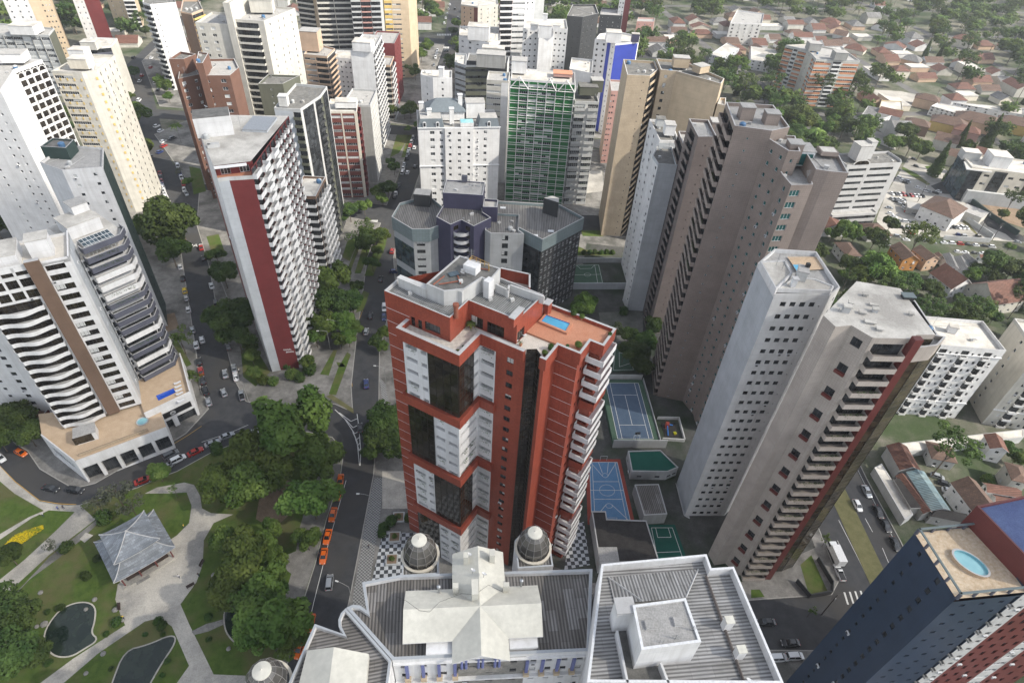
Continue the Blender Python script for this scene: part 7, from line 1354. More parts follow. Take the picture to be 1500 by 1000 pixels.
T_([(196,165,22,'round','leaf'),(180,170,14),(211,213,15,'round','leaf'),(257,182,12,'palm','leaf_light'),(195,104,9,'round','leaf_dark'),(241,124,11),(233,116,9),(212,44,9,'round','leaf_dark'),(99,18,18,'round','leaf_dark'),(92,165,14,'round','leaf_dark'),(100,185,12,'round','leaf_dark'),(262,250,8,'sparse','leaf_grey'),(190,140,8),(246,140,8),(170,10,12),(188,36,8),(275,265,8)], 'tree beside the far left street', 'trees beside the far left street')
# ------------------------------------------------------------------ houses
def house(c, w, d, h, ang, roof, wall, label, group=None, kind='hip', rise=None, name='house', cat='house', fl=None, chim=False):
    T = Tower(name, label, cat, c, 0, group); a = radians(ang); f = frame2(c, ang); p = [f(-w/2,-d/2),f(w/2,-d/2),f(w/2,d/2),f(-w/2,d/2)]; fl = fl or max(1, round(h/3)); rise = rise or min(w,d)*.28
    near = Vector((c[0],c[1])).length < 420 and 'shed' not in label and 'roof_mid' != roof and 'strip' not in label and 'warehouse' not in label; n = max(1, int(w/3.2)); n2 = max(1, int(d/3.2))
    for i in range(4): T.face(p[i], p[(i+1)%4], 0, h, fl, [(1, wall, 'win', {'n': (n,n2)[i%2], 'w': 1.1, 'h': 1.1, 'st': 'w'})] if near and i in (0,3,1) else None, wall, .12)
    mb = MB()
    if kind == 'hip': hip(mb, p, h, rise, roof)
    elif kind == 'gable': gable(mb, f, -w/2, w/2, -d/2, d/2, h, rise, roof, wall, 's' if w >= d else 't')
    elif kind == 'gable2': gable(mb, f, -w/2, w/2, -d/2, d/2, h, rise, roof, wall, 't')
    else:
        prism(mb, ipoly(p, -.2), h, h+.35, 'cap', roof)
    mb.build('roof', T.root)
    if chim: T.rbox('chimney', f(w*.2,d*.1), .8, .8, h, h+rise+.8, 'white_dirty', a)
    T.done(); return T
def hpx(t, x, y, z=4): return W(t, x, y, z)
H_ = lambda t, x, y, w, d, h, ang, roof, wall, label, kind='hip', **k: house(hpx(t,x,y,h), w, d, h, ang, roof, wall, label, kind=kind, **k)
H_('v',650,560,15,17,7,-48,'tile_brown','white','white house with a brown hipped roof in the middle of the car park')
H_('v',850,590,10,9,4,-48,'roof_mid','pale_cream','low flat-roofed annex behind the white house in the car park','flat')
H_('v',470,560,9,7,3,-20,'roof_mid','grey_concrete','small grey shed in the car park','flat')
def HC(t, c, h, roof, wall, label, kind='hip', rise=None):
    P = [Vector(W(t, *q, h)[:2]) for q in c]; m = sum(P, Vector((0,0)))/4; u = (P[1]-P[0]).normalized()+(P[2]-P[3]).normalized(); w = ((P[1]-P[0]).length+(P[2]-P[3]).length)/2; d = ((P[3]-P[0]).length+(P[2]-P[1]).length)/2
    house(m, w-.8, d-.8, h, math.degrees(atan2(u.y, u.x)), roof, wall, label, kind=kind, rise=rise)
HC('s', [(210,262),(275,356),(395,350),(290,250)], 5, 'tile_brown','light_grey','grey house with a brown hipped roof among trees, right of the mauve tower')
HC('s', [(605,292),(690,400),(770,355),(665,268)], 6, 'tile_brown','orange_wall','orange two-storey house with a brown gabled roof','gable'); HC('s', [(745,312),(850,392),(915,360),(805,280)], 6,'tile_brown','peach','peach house with brown gabled roof next to the orange house','gable')
HC('s', [(950,345),(1000,440),(1050,430),(1010,335)], 5,'corr_grey','white','white house with a pale grey gabled roof beside the peach house','gable'); HC('s', [(1022,366),(1060,462),(1150,455),(1085,362)], 5,'corr_grey','blue_grey','pale blue-grey gabled house, third along from the orange house','gable'); HC('s', [(1075,345),(1130,400),(1190,390),(1130,342)], 4,'corr_grey','blue_grey','low house with blue-grey sheet roof near the parked cars','gable')
HC('s', [(950,578),(1090,545),(1070,448),(905,462)], 5,'tile_red','white','half-timbered white house with a steep red tiled roof','gable2',4); HC('s', [(1140,572),(1330,700),(1490,640),(1285,480)], 6,'tile_red','pale_cream','large house with a broad steep red-brown roof at the right edge','gable',5.5); HC('s', [(1190,342),(1215,372),(1285,358),(1265,335)], 3.4,'tile_red','white','low long shop with a pink roof at the corner of the street','gable')
HC('s', [(890,335),(920,365),(950,355),(925,325)], 4,'tile_brown','pale_cream','tiny brown-roofed cottage between the peach and white houses','gable')
HC('u', [(110,480),(200,652),(345,635),(225,440)], 5,'tile_red','light_grey','old workshop shed with a mossy red tiled roof beside the long wall','gable',1.6); HC('u', [(240,655),(430,945),(560,925),(365,640)], 5,'corr_teal','blue_grey','long narrow shed with blue and pale green sheet roof','gable',1)
HC('u', [(125,692),(285,950),(350,905),(235,715)], 4,'soot','grey_concrete','dark-roofed shed with scattered tiles beside the long wall','flat'); HC('u', [(150,680),(380,960),(430,945),(240,668)], 4.3,'tile_red','grey_concrete','strip of red tiled shed roof behind the dark shed','gable',.8)
HC('u', [(385,447),(440,580),(600,570),(555,440)], 4,'tile_brown','light_grey','cottage with brown hip roof under the large araucaria'); HC('u', [(590,757),(775,1000),(925,935),(725,687)], 6,'tile_brown','white','half-timbered house with a large rust-brown roof just above the blue wing','gable',2.5)
HC('u', [(818,390),(862,502),(985,490),(930,385)], 6,'tile_red','white','two-storey white house with red tiled roof in front of the cream hotel','gable'); HC('u', [(800,752),(860,825),(1060,815),(1050,745)], 5,'tile_red','white_dirty','long house with red tiled roof behind the blue wing','gable'); HC('u', [(865,828),(930,935),(1100,905),(1090,845)], 4,'tile_red','white_dirty','lower house with red tiled roof right behind the blue wing','gable')
HC('u', [(940,592),(1035,722),(1120,735),(1110,600)], 6,'tile_brown','pale_cream','house with a brown hipped roof at the right edge above the blue wing'); HC('u', [(412,942),(440,1012),(690,1000),(665,925)], 4,'soot','grey_concrete','low dark hipped roof touching the blue tower','hip',1.2)
T = Tower('boundary_wall', 'long grey boundary wall building with pale coping along the right avenue', 'wall', (112,100)); T.vol(px('u', [(5,622),(228,1003),(290,965),(58,592)], 3.2), 0, 3.2, 'light_grey', 'roof_pale', {}, 1, .1); T.done()
T = Tower('boundary_wall', 'low white wall and terrace strip in front of the white hotels', 'wall', (140,130)); P = px('T', [(1310,650),(1500,628),(1500,640),(1308,664)], 3); T.vol(P, 0, 3, 'light_grey', 'roof_pale', {}, 1, .1); T.done()
def wallpx(t, pts, h, label, m='pale_cream', th=.3):
    P = [Vector(p[:2]) for p in px(t, pts, 0)]; c = sum(P, Vector((0,0)))/len(P); mb = MB()
    for a, b in zip(P, P[1:]): u = (b-a).normalized(); mb.box((a.x,a.y,0), (b.x-a.x,b.y-a.y,0), (-u.y*th,u.x*th,0), (0,0,h), m)
    tag(mb.build('garden_wall', None, (c.x,c.y,0)), label, 'wall')
wallpx('v', [(640,780),(950,800),(970,770),(790,650)], 2.4, 'pale wall round the lower car park', 'light_grey'); wallpx('v', [(740,470),(960,640),(1130,750)], 2.5, 'dark hedge-topped wall along the earth lot', 'dark_green', .8)
wallpx('G', [(265,238),(480,236)], 2.5, 'white wall behind the small green court', 'light_grey'); wallpx('G', [(258,345),(505,345)], 3.2, 'pale blue-grey wall in front of the small green court', 'blue_grey'); wallpx('L', [(180,590),(235,655),(325,640),(328,600),(268,500)], 1.8, 'dark railing wall round the lawn at the avenue corner', 'charcoal', .2)
wallpx('A', [(680,760),(750,890)], 2, 'white wall beside the small green yard on the left street', 'white'); wallpx('E', [(850,210),(905,330),(960,480)], 1.6, 'low garden wall left of the zigzag tower', 'grey_concrete', .3)
# known low blocks in the distance
FB = lambda pts, h, wall, deck, label, t='D', fl=3, cat='building': lowb('low_building', label, cat, px(t, pts, h), h, wall, deck, .4, {'*': (fl, [wn(wall,5,1.4,1.1,'d')])}, fl)
FB([(0,265),(140,290),(140,225),(0,205)], 7, 'white', 'roof_pale', 'white factory-like hall with a flat white roof left of the striped tower'); FB([(980,470),(1212,510),(1212,480),(900,455)], 6, 'white', 'roof_pale', 'long low building with a bright white flat roof, right of the empty lot')
FB([(830,455),(960,480),(905,500),(800,470)], 6, 'white', 'roof_pale', 'white-roofed front wing of the long low building'); FB([(485,520),(590,525),(660,500),(520,470)], 6, 'white', 'corr_grey', 'white classical house front with ornate windows beside the tree-lined street')
FB([(570,480),(675,490),(670,450),(580,445)], 5, 'yellow', 'roof_pale', 'low building with yellow piers and pale roof by the empty lot')
simple('apartment_block', 'white balconied apartment block among the far houses', [W('C',*q,17) for q in ((1000,100),(1140,105),(1150,60),(1030,45))], 17, 'white', {0: [wn('white_dirty',5,1.6,1.2,'d')], 3: [pl('light_grey')]}, 6, 'roof_mid', cat='apartment block')
FB([(910,240),(960,255),(1040,215),(985,190)], 8, 'blue_grey', 'roof_pale', 'building with a round white gable and blue side wall', 'C')
for x, y, w, d, rf, wl, lb in ((740,545,14,9,'tile_brown','brown_stripe','brown timber house next to the yellow terrace'),(880,540,20,12,'tile_brown','yellow','yellow terraced house with brown tiled roof'),(1010,530,26,14,'tile_brown','peach','wide brown-tiled roof between the yellow houses'),(1170,540,18,12,'tile_brown','yellow','yellow house with dark windows near the right edge'),(960,575,14,9,'tile_red','pink','small pink house in front of the yellow terrace'),(870,615,12,11,'tile_brown','pale_cream','old cream house with a steep brown roof and small gables'),(900,680,9,9,'tile_brown','cream','narrow gabled cream villa beside the cypress trees'),(620,500,13,9,'tile_red','white','house with a pale orange roof behind the ornate white house')): H_('D',x,y,w,d,6,-30,rf,wl,lb,'hip' if w > 13 else 'gable')
# ------------------------------------------------------------------ cars
CC = {'w': ('white', (.62,.63,.64)), 's': ('silver', (.33,.35,.37)), 'k': ('black', (.012,.013,.015)), 'g': ('grey', (.12,.13,.14)), 'r': ('red', (.32,.02,.015)), 'b': ('dark blue', (.015,.03,.12)), 'y': ('yellow', (.60,.42,.02)), 'o': ('orange', (.62,.12,.01)), 'd': ('dark', (.03,.03,.035))}
for k, (n, c) in CC.items():
    m, nt, b = newmat('paint_'+k); b.inputs['Base Color'].default_value = (*c, 1); b.inputs['Roughness'].default_value = .28; b.inputs['Coat Weight'].default_value = .5; b.inputs['Coat Roughness'].default_value = .05
    if k in 's': b.inputs['Metallic'].default_value = .5
flatm('tyre', (.02,.02,.02), .9); flatm('lamp_white', (.6,.6,.58), .2); flatm('lamp_red', (.35,.01,.01), .3); glassm('car_glass', (.008,.01,.012), (.02,.025,.03), .04)
def loft(mb, secs, m, cap=True):
    n = len(secs[0])
    for a, b in zip(secs, secs[1:]):
        for i in range(n): j = (i+1) % n; mb.poly([a[i], b[i], b[j], a[j]], m)
    mb.poly(secs[0], m); mb.poly(secs[-1][::-1], m)
def car_body(mb, L, Wd, kind, m):
    # cross sections along x (front +x)
    h = L/2; w = Wd/2; S = []
    for x, ww, zb, zt in ((-h,.80,.35,.72),(-h+.12,.94,.28,.86),(-h+.5,.99,.24,.95),(-.6,1,.22,.94),(.5,1,.22,.92),(h-1.0,.98,.22,.86),(h-.35,.93,.24,.74),(h-.06,.80,.30,.58),(h,.66,.36,.5)):
        q = w*ww; S.append([(x,-q,zb),(x,-q*1.0,zb+(zt-zb)*.55),(x,-q*.93,zt-.03),(x,-q*.6,zt),(x,q*.6,zt),(x,q*.93,zt-.03),(x,q,zb+(zt-zb)*.55),(x,q,zb)])
    loft(mb, S, m)
def car_cabin(mb, L, Wd, kind, m, roof=False):
    w = Wd/2; h = L/2; r0, r1, f0, f1 = {'hatch': (-h+.25,-h+.6,.35,1.05), 'sedan': (-h+.55,-h+1.15,.3,1.0), 'van': (-h+.1,-h+.35,.7,1.3), 'pickup': (-.45,-.2,.45,1.1)}[kind]; zt = 1.42 if kind != 'van' else 1.62
    a, b = .88*w, .70*w
    P = [(r0,-a,.9),(f1,-a,.9),(f1,a,.9),(r0,a,.9)]; Q = [(r1,-b,zt),(f0,-b,zt),(f0,b,zt),(r1,b,zt)]
    if not roof:
        for i in range(4): j = (i+1) % 4; mb.poly([P[i],P[j],Q[j],Q[i]], m)
        mb.poly(Q, m)
    else:
        e = .03; R = [(r1-e,-b-e,zt-.05),(f0+e,-b-e,zt-.05),(f0+e,b+e,zt-.05),(r1-e,b+e,zt-.05)]; T2 = [(r1+.1,-b+.08,zt+.04),(f0-.1,-b+.08,zt+.04),(f0-.1,b-.08,zt+.04),(r1+.1,b-.08,zt+.04)]
        for i in range(4): j = (i+1) % 4; mb.poly([R[i],R[j],T2[j],T2[i]], m); mb.bar(Vector(P[i]), Vector(Q[i]), .045, m)
        mb.poly(T2, m); 
        mm = (P[0][0]+P[1][0])/2
        for s in (-1, 1): mb.bar((mm,s*a,.9), (mm,s*b,zt), .04, m)
        if kind == 'pickup': mb.poly([(-h+.1,-a*.95,.96),(r0,-a*.95,.96),(r0,a*.95,.96),(-h+.1,a*.95,.96)], 'black')
def wheel_g(mb):
    n = 12
    for s, r, m in ((.1,.31,'tyre'),):
        A = [(.31*cos(2*pi*k/n), -.1, .31*sin(2*pi*k/n)) for k in range(n)]; B = [(a[0], .1, a[2]) for a in A]
        for k in range(n): j = (k+1) % n; mb.poly([A[k],A[j],B[j],B[k]], 'tyre')
        mb.poly(A, 'tyre'); mb.poly(B[::-1], 'tyre')
    for y in (-.105, .105): mb.poly([(.19*cos(2*pi*k/8), y, .19*sin(2*pi*k/8)) for k in range(8)], 'steel')
def mesh_of(key, fn, name): return shared(key, fn, name)[0]
def car(x, y, z, ang, col, kind, label, group=None, s=1.0, full=True, name='parked_car', cat='car'):
    L = {'hatch': 3.9, 'sedan': 4.4, 'van': 4.3, 'pickup': 4.8}[kind]; Wd = 1.72 if kind != 'van' else 1.8; m = 'paint_'+col
    t = thing(name, label, cat, (x, y, z), ang, group); t.scale = (s, s, s)
    def part(nm, me, loc=(0,0,0)):
        o = bpy.data.objects.new(nm, me); COL.objects.link(o); o.parent = t; o.location = loc; return o
    part('body', mesh_of(('cb', kind, col), lambda mb: car_body(mb, L, Wd, kind, m), 'body')); part('cabin_glass', mesh_of(('cg', kind), lambda mb: car_cabin(mb, L, Wd, kind, 'car_glass'), 'cabin_glass')); part('roof', mesh_of(('cr', kind, col), lambda mb: car_cabin(mb, L, Wd, kind, m, True), 'roof'))
    if full:
        for a in (-1, 1):
            for b in (-1, 1): part('wheel', mesh_of('wheel', wheel_g, 'wheel'), (a*L*.31, b*(Wd/2-.08), .31))
        for b in (-1, 1):
            part('headlight', mesh_of('hl', lambda mb: mb.box((-.05,-.16,-.07),(.1,0,0),(0,.32,0),(0,0,.14),'lamp_white'), 'headlight'), (L/2-.10, b*Wd*.31, .6)); part('tail_light', mesh_of('tl', lambda mb: mb.box((-.04,-.13,-.09),(.08,0,0),(0,.26,0),(0,0,.18),'lamp_red'), 'tail_light'), (-L/2+.05, b*Wd*.33, .74))
    return t
ORD = ['first','second','third','fourth','fifth','sixth','seventh','eighth','ninth','tenth','eleventh','twelfth','thirteenth','fourteenth']
def row(pts, cols, phrase, d=None, t='T', z=.0, s=1.0, full=True, kinds=None, flip=False, name='parked_car', cat='car', grp=None, rot=0, fixed=None):
    R = random.Random(phrase); P = [W(t, a[0], a[1], z) for a in pts]
    for i, p in enumerate(P):
        if fixed is not None: u = Vector((cos(radians(fixed)), sin(radians(fixed)), 0))
        elif d: u = (W(t, d[2], d[3])-W(t, d[0], d[1])).normalized()
        else: a = P[max(0, i-1)]; b = P[min(len(P)-1, i+1)]; u = (b-a).normalized()
        an = atan2(u.y, u.x)+radians(rot)+(pi if flip else 0)+R.uniform(-.03,.03); k = kinds[i] if kinds else R.choice(('hatch','hatch','sedan','van')); c = cols[i]
        nm = {'hatch': 'small car', 'sedan': 'sedan', 'van': 'tall car', 'pickup': 'pickup'}[k] if cat == 'car' else cat
        lb = f'{CC[c][0]} {nm}, {phrase}' if len(P) == 1 else f'{CC[c][0]} {nm}, {ORD[i]} {phrase}'
        car(p.x, p.y, z, an, c, k, lb, grp, s, full, name, cat)
row([(498.9,705.5),(496,724.6),(488,755),(480,787.6),(474.4,815.7),(455,913.6),(439,951.4)], 'ooooooo', 'from the top in the taxi rank beside the park', kinds=['sedan']*7, name='parked_taxi', cat='taxi', grp='orange taxis waiting beside the park')
for a in [((483,854),'s','driving up the road beside the taxi rank','van',(483,854,486,830)),((574.5,369),'r','on the avenue beside the slate grey building','hatch',(564,409,575,369)),((558,410),'k','on the avenue behind the red car','hatch',(558,410,564,380)),((543,464),'k','on the avenue left of the red tower top','hatch',(543,464,549,430)),((536.7,487),'s','on the avenue following the black car','hatch',(537,487,541,464)),((536.7,563.5),'b','alone on the avenue above the painted chevrons','sedan',(537,563,536,530)),((528,628),'d','half under the black-green trees by the chevrons','hatch',(528,629,526,600)),
          ((330.5,549),'s','driving down the lower end of the left street','sedan',(330,549,327,530)),((328.4,576.5),'s','turning at the bottom of the left street','hatch',(328,576,322,560)),((251,667),'g','driving along the park road beside the white van','van',(251,667,275,655)),((333,640),'s','pulling out along the park kerb','sedan',(313,650,345,636)),((76,716.7),'k','at the lower left bend of the park road','sedan',(60,712,100,722)),((112,719.5),'k','following at the lower left bend, near the arcade','van',(80,715,120,720)),((2,672),'w','cut by the left edge on the park road','hatch',(0,670,20,690)),((31.7,664.5),'o','parked by the pavement at the far left','hatch',(25,660,40,668)),((210.6,704.8),'r','parked at the kerb under the bright green tree','sedan',(200,710,225,700))]:
    row([a[0]], [a[1]], a[2], d=a[4], kinds=[a[3]], name='car')
row([(247,684),(261.4,674),(287,663),(312,650.5),(363,636),(387,629)], 'swrssw', 'from the left in the row along the park kerb', kinds=['hatch','van','sedan','sedan','pickup','hatch'], grp='cars parked along the park kerb')
row([(563,452),(562.6,466)], 'wb', 'of the pair parked against the red tower pavement', kinds=['van','hatch'], grp='cars parked by the red tower'); row([(578,399)], 'b', 'parked under the slate building, pointing to the avenue', fixed=10, kinds=['hatch'])
row([(578.4,289.8),(580,284.2),(582,278.2),(584.4,271.8),(589.6,254),(590.9,247.5),(592.6,241.5),(596.2,232.5),(597.8,225.8),(599.3,219.6),(601,214.4),(603,209),(605.4,202.5)], 'kwkkwwskssrws'[:13], 'from the near end of the left kerb of the avenue', grp='cars parked along the left kerb of the avenue', full=False)
row([(597,253.8),(607,217.5),(608,245),(612,188)], 'wwkk', 'of the loose cars driving on the avenue beside the mansard tower', fixed=91, full=False, name='car', grp='cars driving on the middle avenue')
row([(650.8,35.5),(653,27.5),(655.2,21),(657,14.5),(659,8)], 'wwssw', 'from the near end at the far top of the avenue', full=False, grp='cars at the far top of the avenue'); row([(666.6,14),(652,75.8),(656,75.3),(671,27)], 'kkkg', 'of the dark cars near the distant zebra crossings', fixed=92, full=False, name='car', grp='dark cars at the distant crossings')
row([(640.8,75),(639.4,80),(638,85.5),(635.6,96.6)], 'wwws', 'from the top in the short row before the distant zebra crossing', full=False, grp='cars before the distant zebra')
row([(301.7,573.6),(298,559),(294.6,545),(292.6,531)], 'kkrk', 'from the bottom in the left kerb row near the street corner', grp='dark row on the left street'); row([(306,590)], 's', 'parked at the corner end of the left street', d=(306,590,302,574), kinds=['hatch'])
row([(288,507),(282.6,484.5),(276.5,455),(273.6,438),(271,427),(268.2,409),(264.6,392)], 'wswsykw', 'from the bottom on the left side of the left street', grp='cars on the left side of the left street', kinds=['sedan','hatch','hatch','hatch','hatch','sedan','hatch']); row([(296.5,499)], 'w', 'beside the parked row halfway down the left street', d=(297,499,292,480), kinds=['hatch'], name='car')
row([(346,553),(334.8,509.5),(316.8,445),(310.4,420),(298.8,379.5),(295,364)], 'wkkwkr', 'from the bottom on the right side of the left street', grp='cars on the right side of the left street'); row([(354.6,580)], 's', 'parked at the right-hand corner of the left street', d=(354,578,350,562), kinds=['pickup']); row([(343.5,541)], 's', 'just above the white one on the right side of the left street', d=(346,553,342,535))
row([(234.5,255.5),(235.8,261),(237,267),(238.2,272),(239.4,276.5),(240.6,281),(242,286),(243.4,291)], 'rkrbwwww', 'from the top, left row of the far left street', grp='left row of the far left street', full=False); row([(261,244.5),(263.8,255),(266,261.2),(269,270.5),(270.3,279.5),(273.5,285)], 'wbwrws', 'from the top, right row of the far left street', grp='right row of the far left street', full=False)
row([(240,208.5),(240.6,215),(234.5,224),(219,230.5),(253,204),(230,186),(236,193)], 'wrbkdww', 'of the loose cars at the far left crossing', grp='cars at the far left crossing', full=False, fixed=70); row([(204,148),(228,123),(232,133),(221,100),(196,86),(222,86),(208,112),(205,120)], 'wwkrkwrw', 'of the small cars near the palm on the far left street', grp='cars on the far left street', full=False, fixed=100)
row([(1268.6,721),(1255,741.6),(1285.3,751),(1296.3,771),(1310,798)], 'swkkk', 'from the top on the right avenue', fixed=-87, kinds=['sedan','hatch','sedan','sedan','sedan'], name='car', grp='cars on the right avenue')
row([(1228.6,839.4)], 'w', 'parked behind the white truck', fixed=93, kinds=['pickup']); row([(1121.6,912),(1156.5,942.5)], 'kk', 'of the two on the cross street below the mosaic corner', fixed=183, kinds=['sedan','sedan'], name='car', grp='cars on the cross street'); row([(1139,964),(1163,962)], 'ww', 'of the two white ones parked at the bottom right', fixed=5, kinds=['van','van'], grp='white cars at the bottom right')
row([(1372,699),(1382.6,710),(1389,720.5)], 'skw', 'of three in the courtyard under the large araucaria', fixed=-20, grp='cars in the araucaria courtyard', kinds=['hatch']*3, full=False)
V_ = dict(t='v', s=.8, full=False)
row([(300+25.5*k,475+2.2*k) for k in range(9)], 'wkwrkrwwk', 'from the left in the back row of the big car park', rot=-68, grp='back row of the big car park', **V_)
row([(332,530),(355,548),(370,525),(385,573),(403,598),(445,615),(380,552)], 'kswwrsk', 'of the clustered cars in the middle of the big car park', fixed=-40, grp='clustered cars in the big car park', **V_); row([(300+27*k,512+2.5*k) for k in range(4)], 'sgwk', 'from the left in the second row of the big car park', rot=-68, grp='second row of the big car park', **V_); row([(330+30*k,655+3*k) for k in range(4)]+[(360,700),(335,760)], 'wswgks', 'of the cars in the lower part of the big car park', fixed=-12, grp='lower part of the big car park', **V_); row([(590,470),(612,462),(520,455),(545,462)], 'kwws', 'of four by the dark street beside the big car park', fixed=-40, grp='cars by the dark street', **V_)
row([(290,608),(313,630),(283,570)], 'wws', 'of three by the office building wall', fixed=-8, grp='cars by the office wall', **V_)
row([(350,372),(372,388),(388,402),(475,437),(405,395),(460,292),(445,245)], 'wwkwskk', 'of the cars near the top entrance of the big car park', fixed=-35, grp='cars near the car park entrance', **V_); row([(430,737),(412,705),(396,783),(283,826),(530,792),(575,802)], 'rswwss', 'of the cars around the flat-topped araucaria', fixed=-6, grp='cars round the araucaria', **V_)
row([(650,694),(680,696),(710,698),(740,699),(768,701),(798,703)], 'kkkwwww'[:6], 'from the left below the white house in the car park', rot=-68, grp='row below the white car park house', **V_); row([(745,750),(782,757),(875,757)], 'bsk', 'of three inside the lower walled car park', rot=0, grp='cars in the lower walled park', **V_)
row([(650,803),(701,806),(755,810),(808,814),(861,819),(915,824),(967,829)], 'wwrkwkw', 'from the left parked along the bright street above the roofs', grp='cars along the bright street', **V_); row([(738,863),(790,868),(851,871),(905,874)], 'wwkw', 'of the near-side cars on the bright street above the blue-grey roofs', grp='near-side cars on the bright street', **V_); row([(1138,798)], 's', 'at the street corner by the right edge', fixed=-10, **V_)
def truck():
    p = W('T', 1221, 814, 0); t = thing('delivery_truck', 'white box truck parked at the kerb of the right avenue', 'truck', (p.x, p.y, 0), radians(94))
    loc = t.location
    def part(nm, fn, l=(0,0,0)): o = bpy.data.objects.new(nm, mesh_of('trk'+nm, fn, nm)); COL.objects.link(o); o.parent = t; o.location = l
    part('cargo_box', lambda mb: (mb.box((-3.4,-1.1,.9),(4.9,0,0),(0,2.2,0),(0,0,2.3),'frame_white'), mb.box((-3.4,-.9,.6),(6.4,0,0),(0,1.8,0),(0,0,.29),'tyre')))
    part('cab', lambda mb: (mb.box((1.6,-1.0,.6),(1.7,0,0),(0,2.0,0),(0,0,1.0),'paint_w'), mb.poly([(1.6,-.95,1.6),(3.3,-.95,1.6),(2.9,-.9,2.4),(1.6,-.9,2.4)],'car_glass'), mb.poly([(3.3,.95,1.6),(1.6,.95,1.6),(1.6,.9,2.4),(2.9,.9,2.4)],'car_glass'), mb.poly([(3.3,-.95,1.6),(3.3,.95,1.6),(2.9,.9,2.4),(2.9,-.9,2.4)],'car_glass'), mb.poly([(1.6,-.9,2.4),(2.9,-.9,2.4),(2.9,.9,2.4),(1.6,.9,2.4)],'paint_w')))
    for x in (-2.2, 2.4):
        for y in (-.9, .9): part('wheel', lambda mb: wheel_g(mb), (x, y, .4))
truck()
# ------------------------------------------------------------------ street furniture
def lamp(x, y, ang, label, h=9, t='T', arm=2.6):
    p = W(t, x, y, 0); e = thing('street_lamp', label, 'street lamp', (p.x, p.y, .1), radians(ang)); c = e.location
    mb = MB(); mb.bar((0,0,0),(0,0,h*.9),.09,'light_pole',8,.06); me = mb.build('pole', None, (0,0,0)); me.parent = e
    mb = MB(); pr = Vector((0,0,h*.9))
    for k in range(5): s = (k+1)/5; q = Vector((arm*s,0,h*.9+.9*sin(s*pi/2))); mb.bar(pr, q, .05, 'light_pole', 6); pr = q
    a = mb.build('arm', None, (0,0,0)); a.parent = e; mb = MB(); mb.box((arm-.1,-.16,h*.9+.78),(.8,0,0),(0,.32,0),(0,0,.16),'lamp_white'); l = mb.build('lamp_head', None, (0,0,0)); l.parent = e
flatm('light_pole', (.28,.28,.27), .6)
for x, y, a, lb in ((546,752,185,'street lamp opposite the taxi rank, arm over the road'),(517,884,165,'street lamp near the curved bay of the domes building'),(365,590,150,'street lamp at the bottom corner of the left street'),(566,566,180,'street lamp beside the mosaic pavement left of the red tower'),(497,497,190,'street lamp hidden in the avenue strip trees'),(484,512,200,'second lamp in the strip of trees left of the avenue')): lamp(x, y, a, lb)
def pole(x, y, h, label, t='T'):
    p = W(t, x, y, 0); e = thing('utility_pole', label, 'utility pole', (p.x, p.y, .1), .3); mb = MB(); mb.bar((0,0,0),(0,0,h),.16,'pole_dark',7,.1); o = mb.build('pole', None, (0,0,0)); o.parent = e
    for z in (h-.4, h-1.3): mb = MB(); mb.box((-1.1,-.06,z),(2.2,0,0),(0,.12,0),(0,0,.12),'pole_dark'); o = mb.build('crossarm', None, (0,0,0)); o.parent = e
    mb = MB(); mb.lathe((.25,0),[(.22,h-2.6),(.22,h-1.8)],'light_grey',8); o = mb.build('transformer', None, (0,0,0)); o.parent = e
flatm('pole_dark', (.07,.06,.055), .8)
for x, y, h, lb in ((1203,900,10,'utility pole on the mosaic corner by the right avenue'),(1431,344,13,'utility pole at the lower car park wall'),(1390,252,11,'utility pole near the dark street by the car park'),(1344,296,11,'thin pole beside the white house of the car park'),(1453,352,9,'pole standing on the bright street corner'),(1364,158,12,'dark pole on the empty earth lot'),(1160,118,12,'utility pole among the araucarias left of the striped tower')): pole(x, y, h, lb)
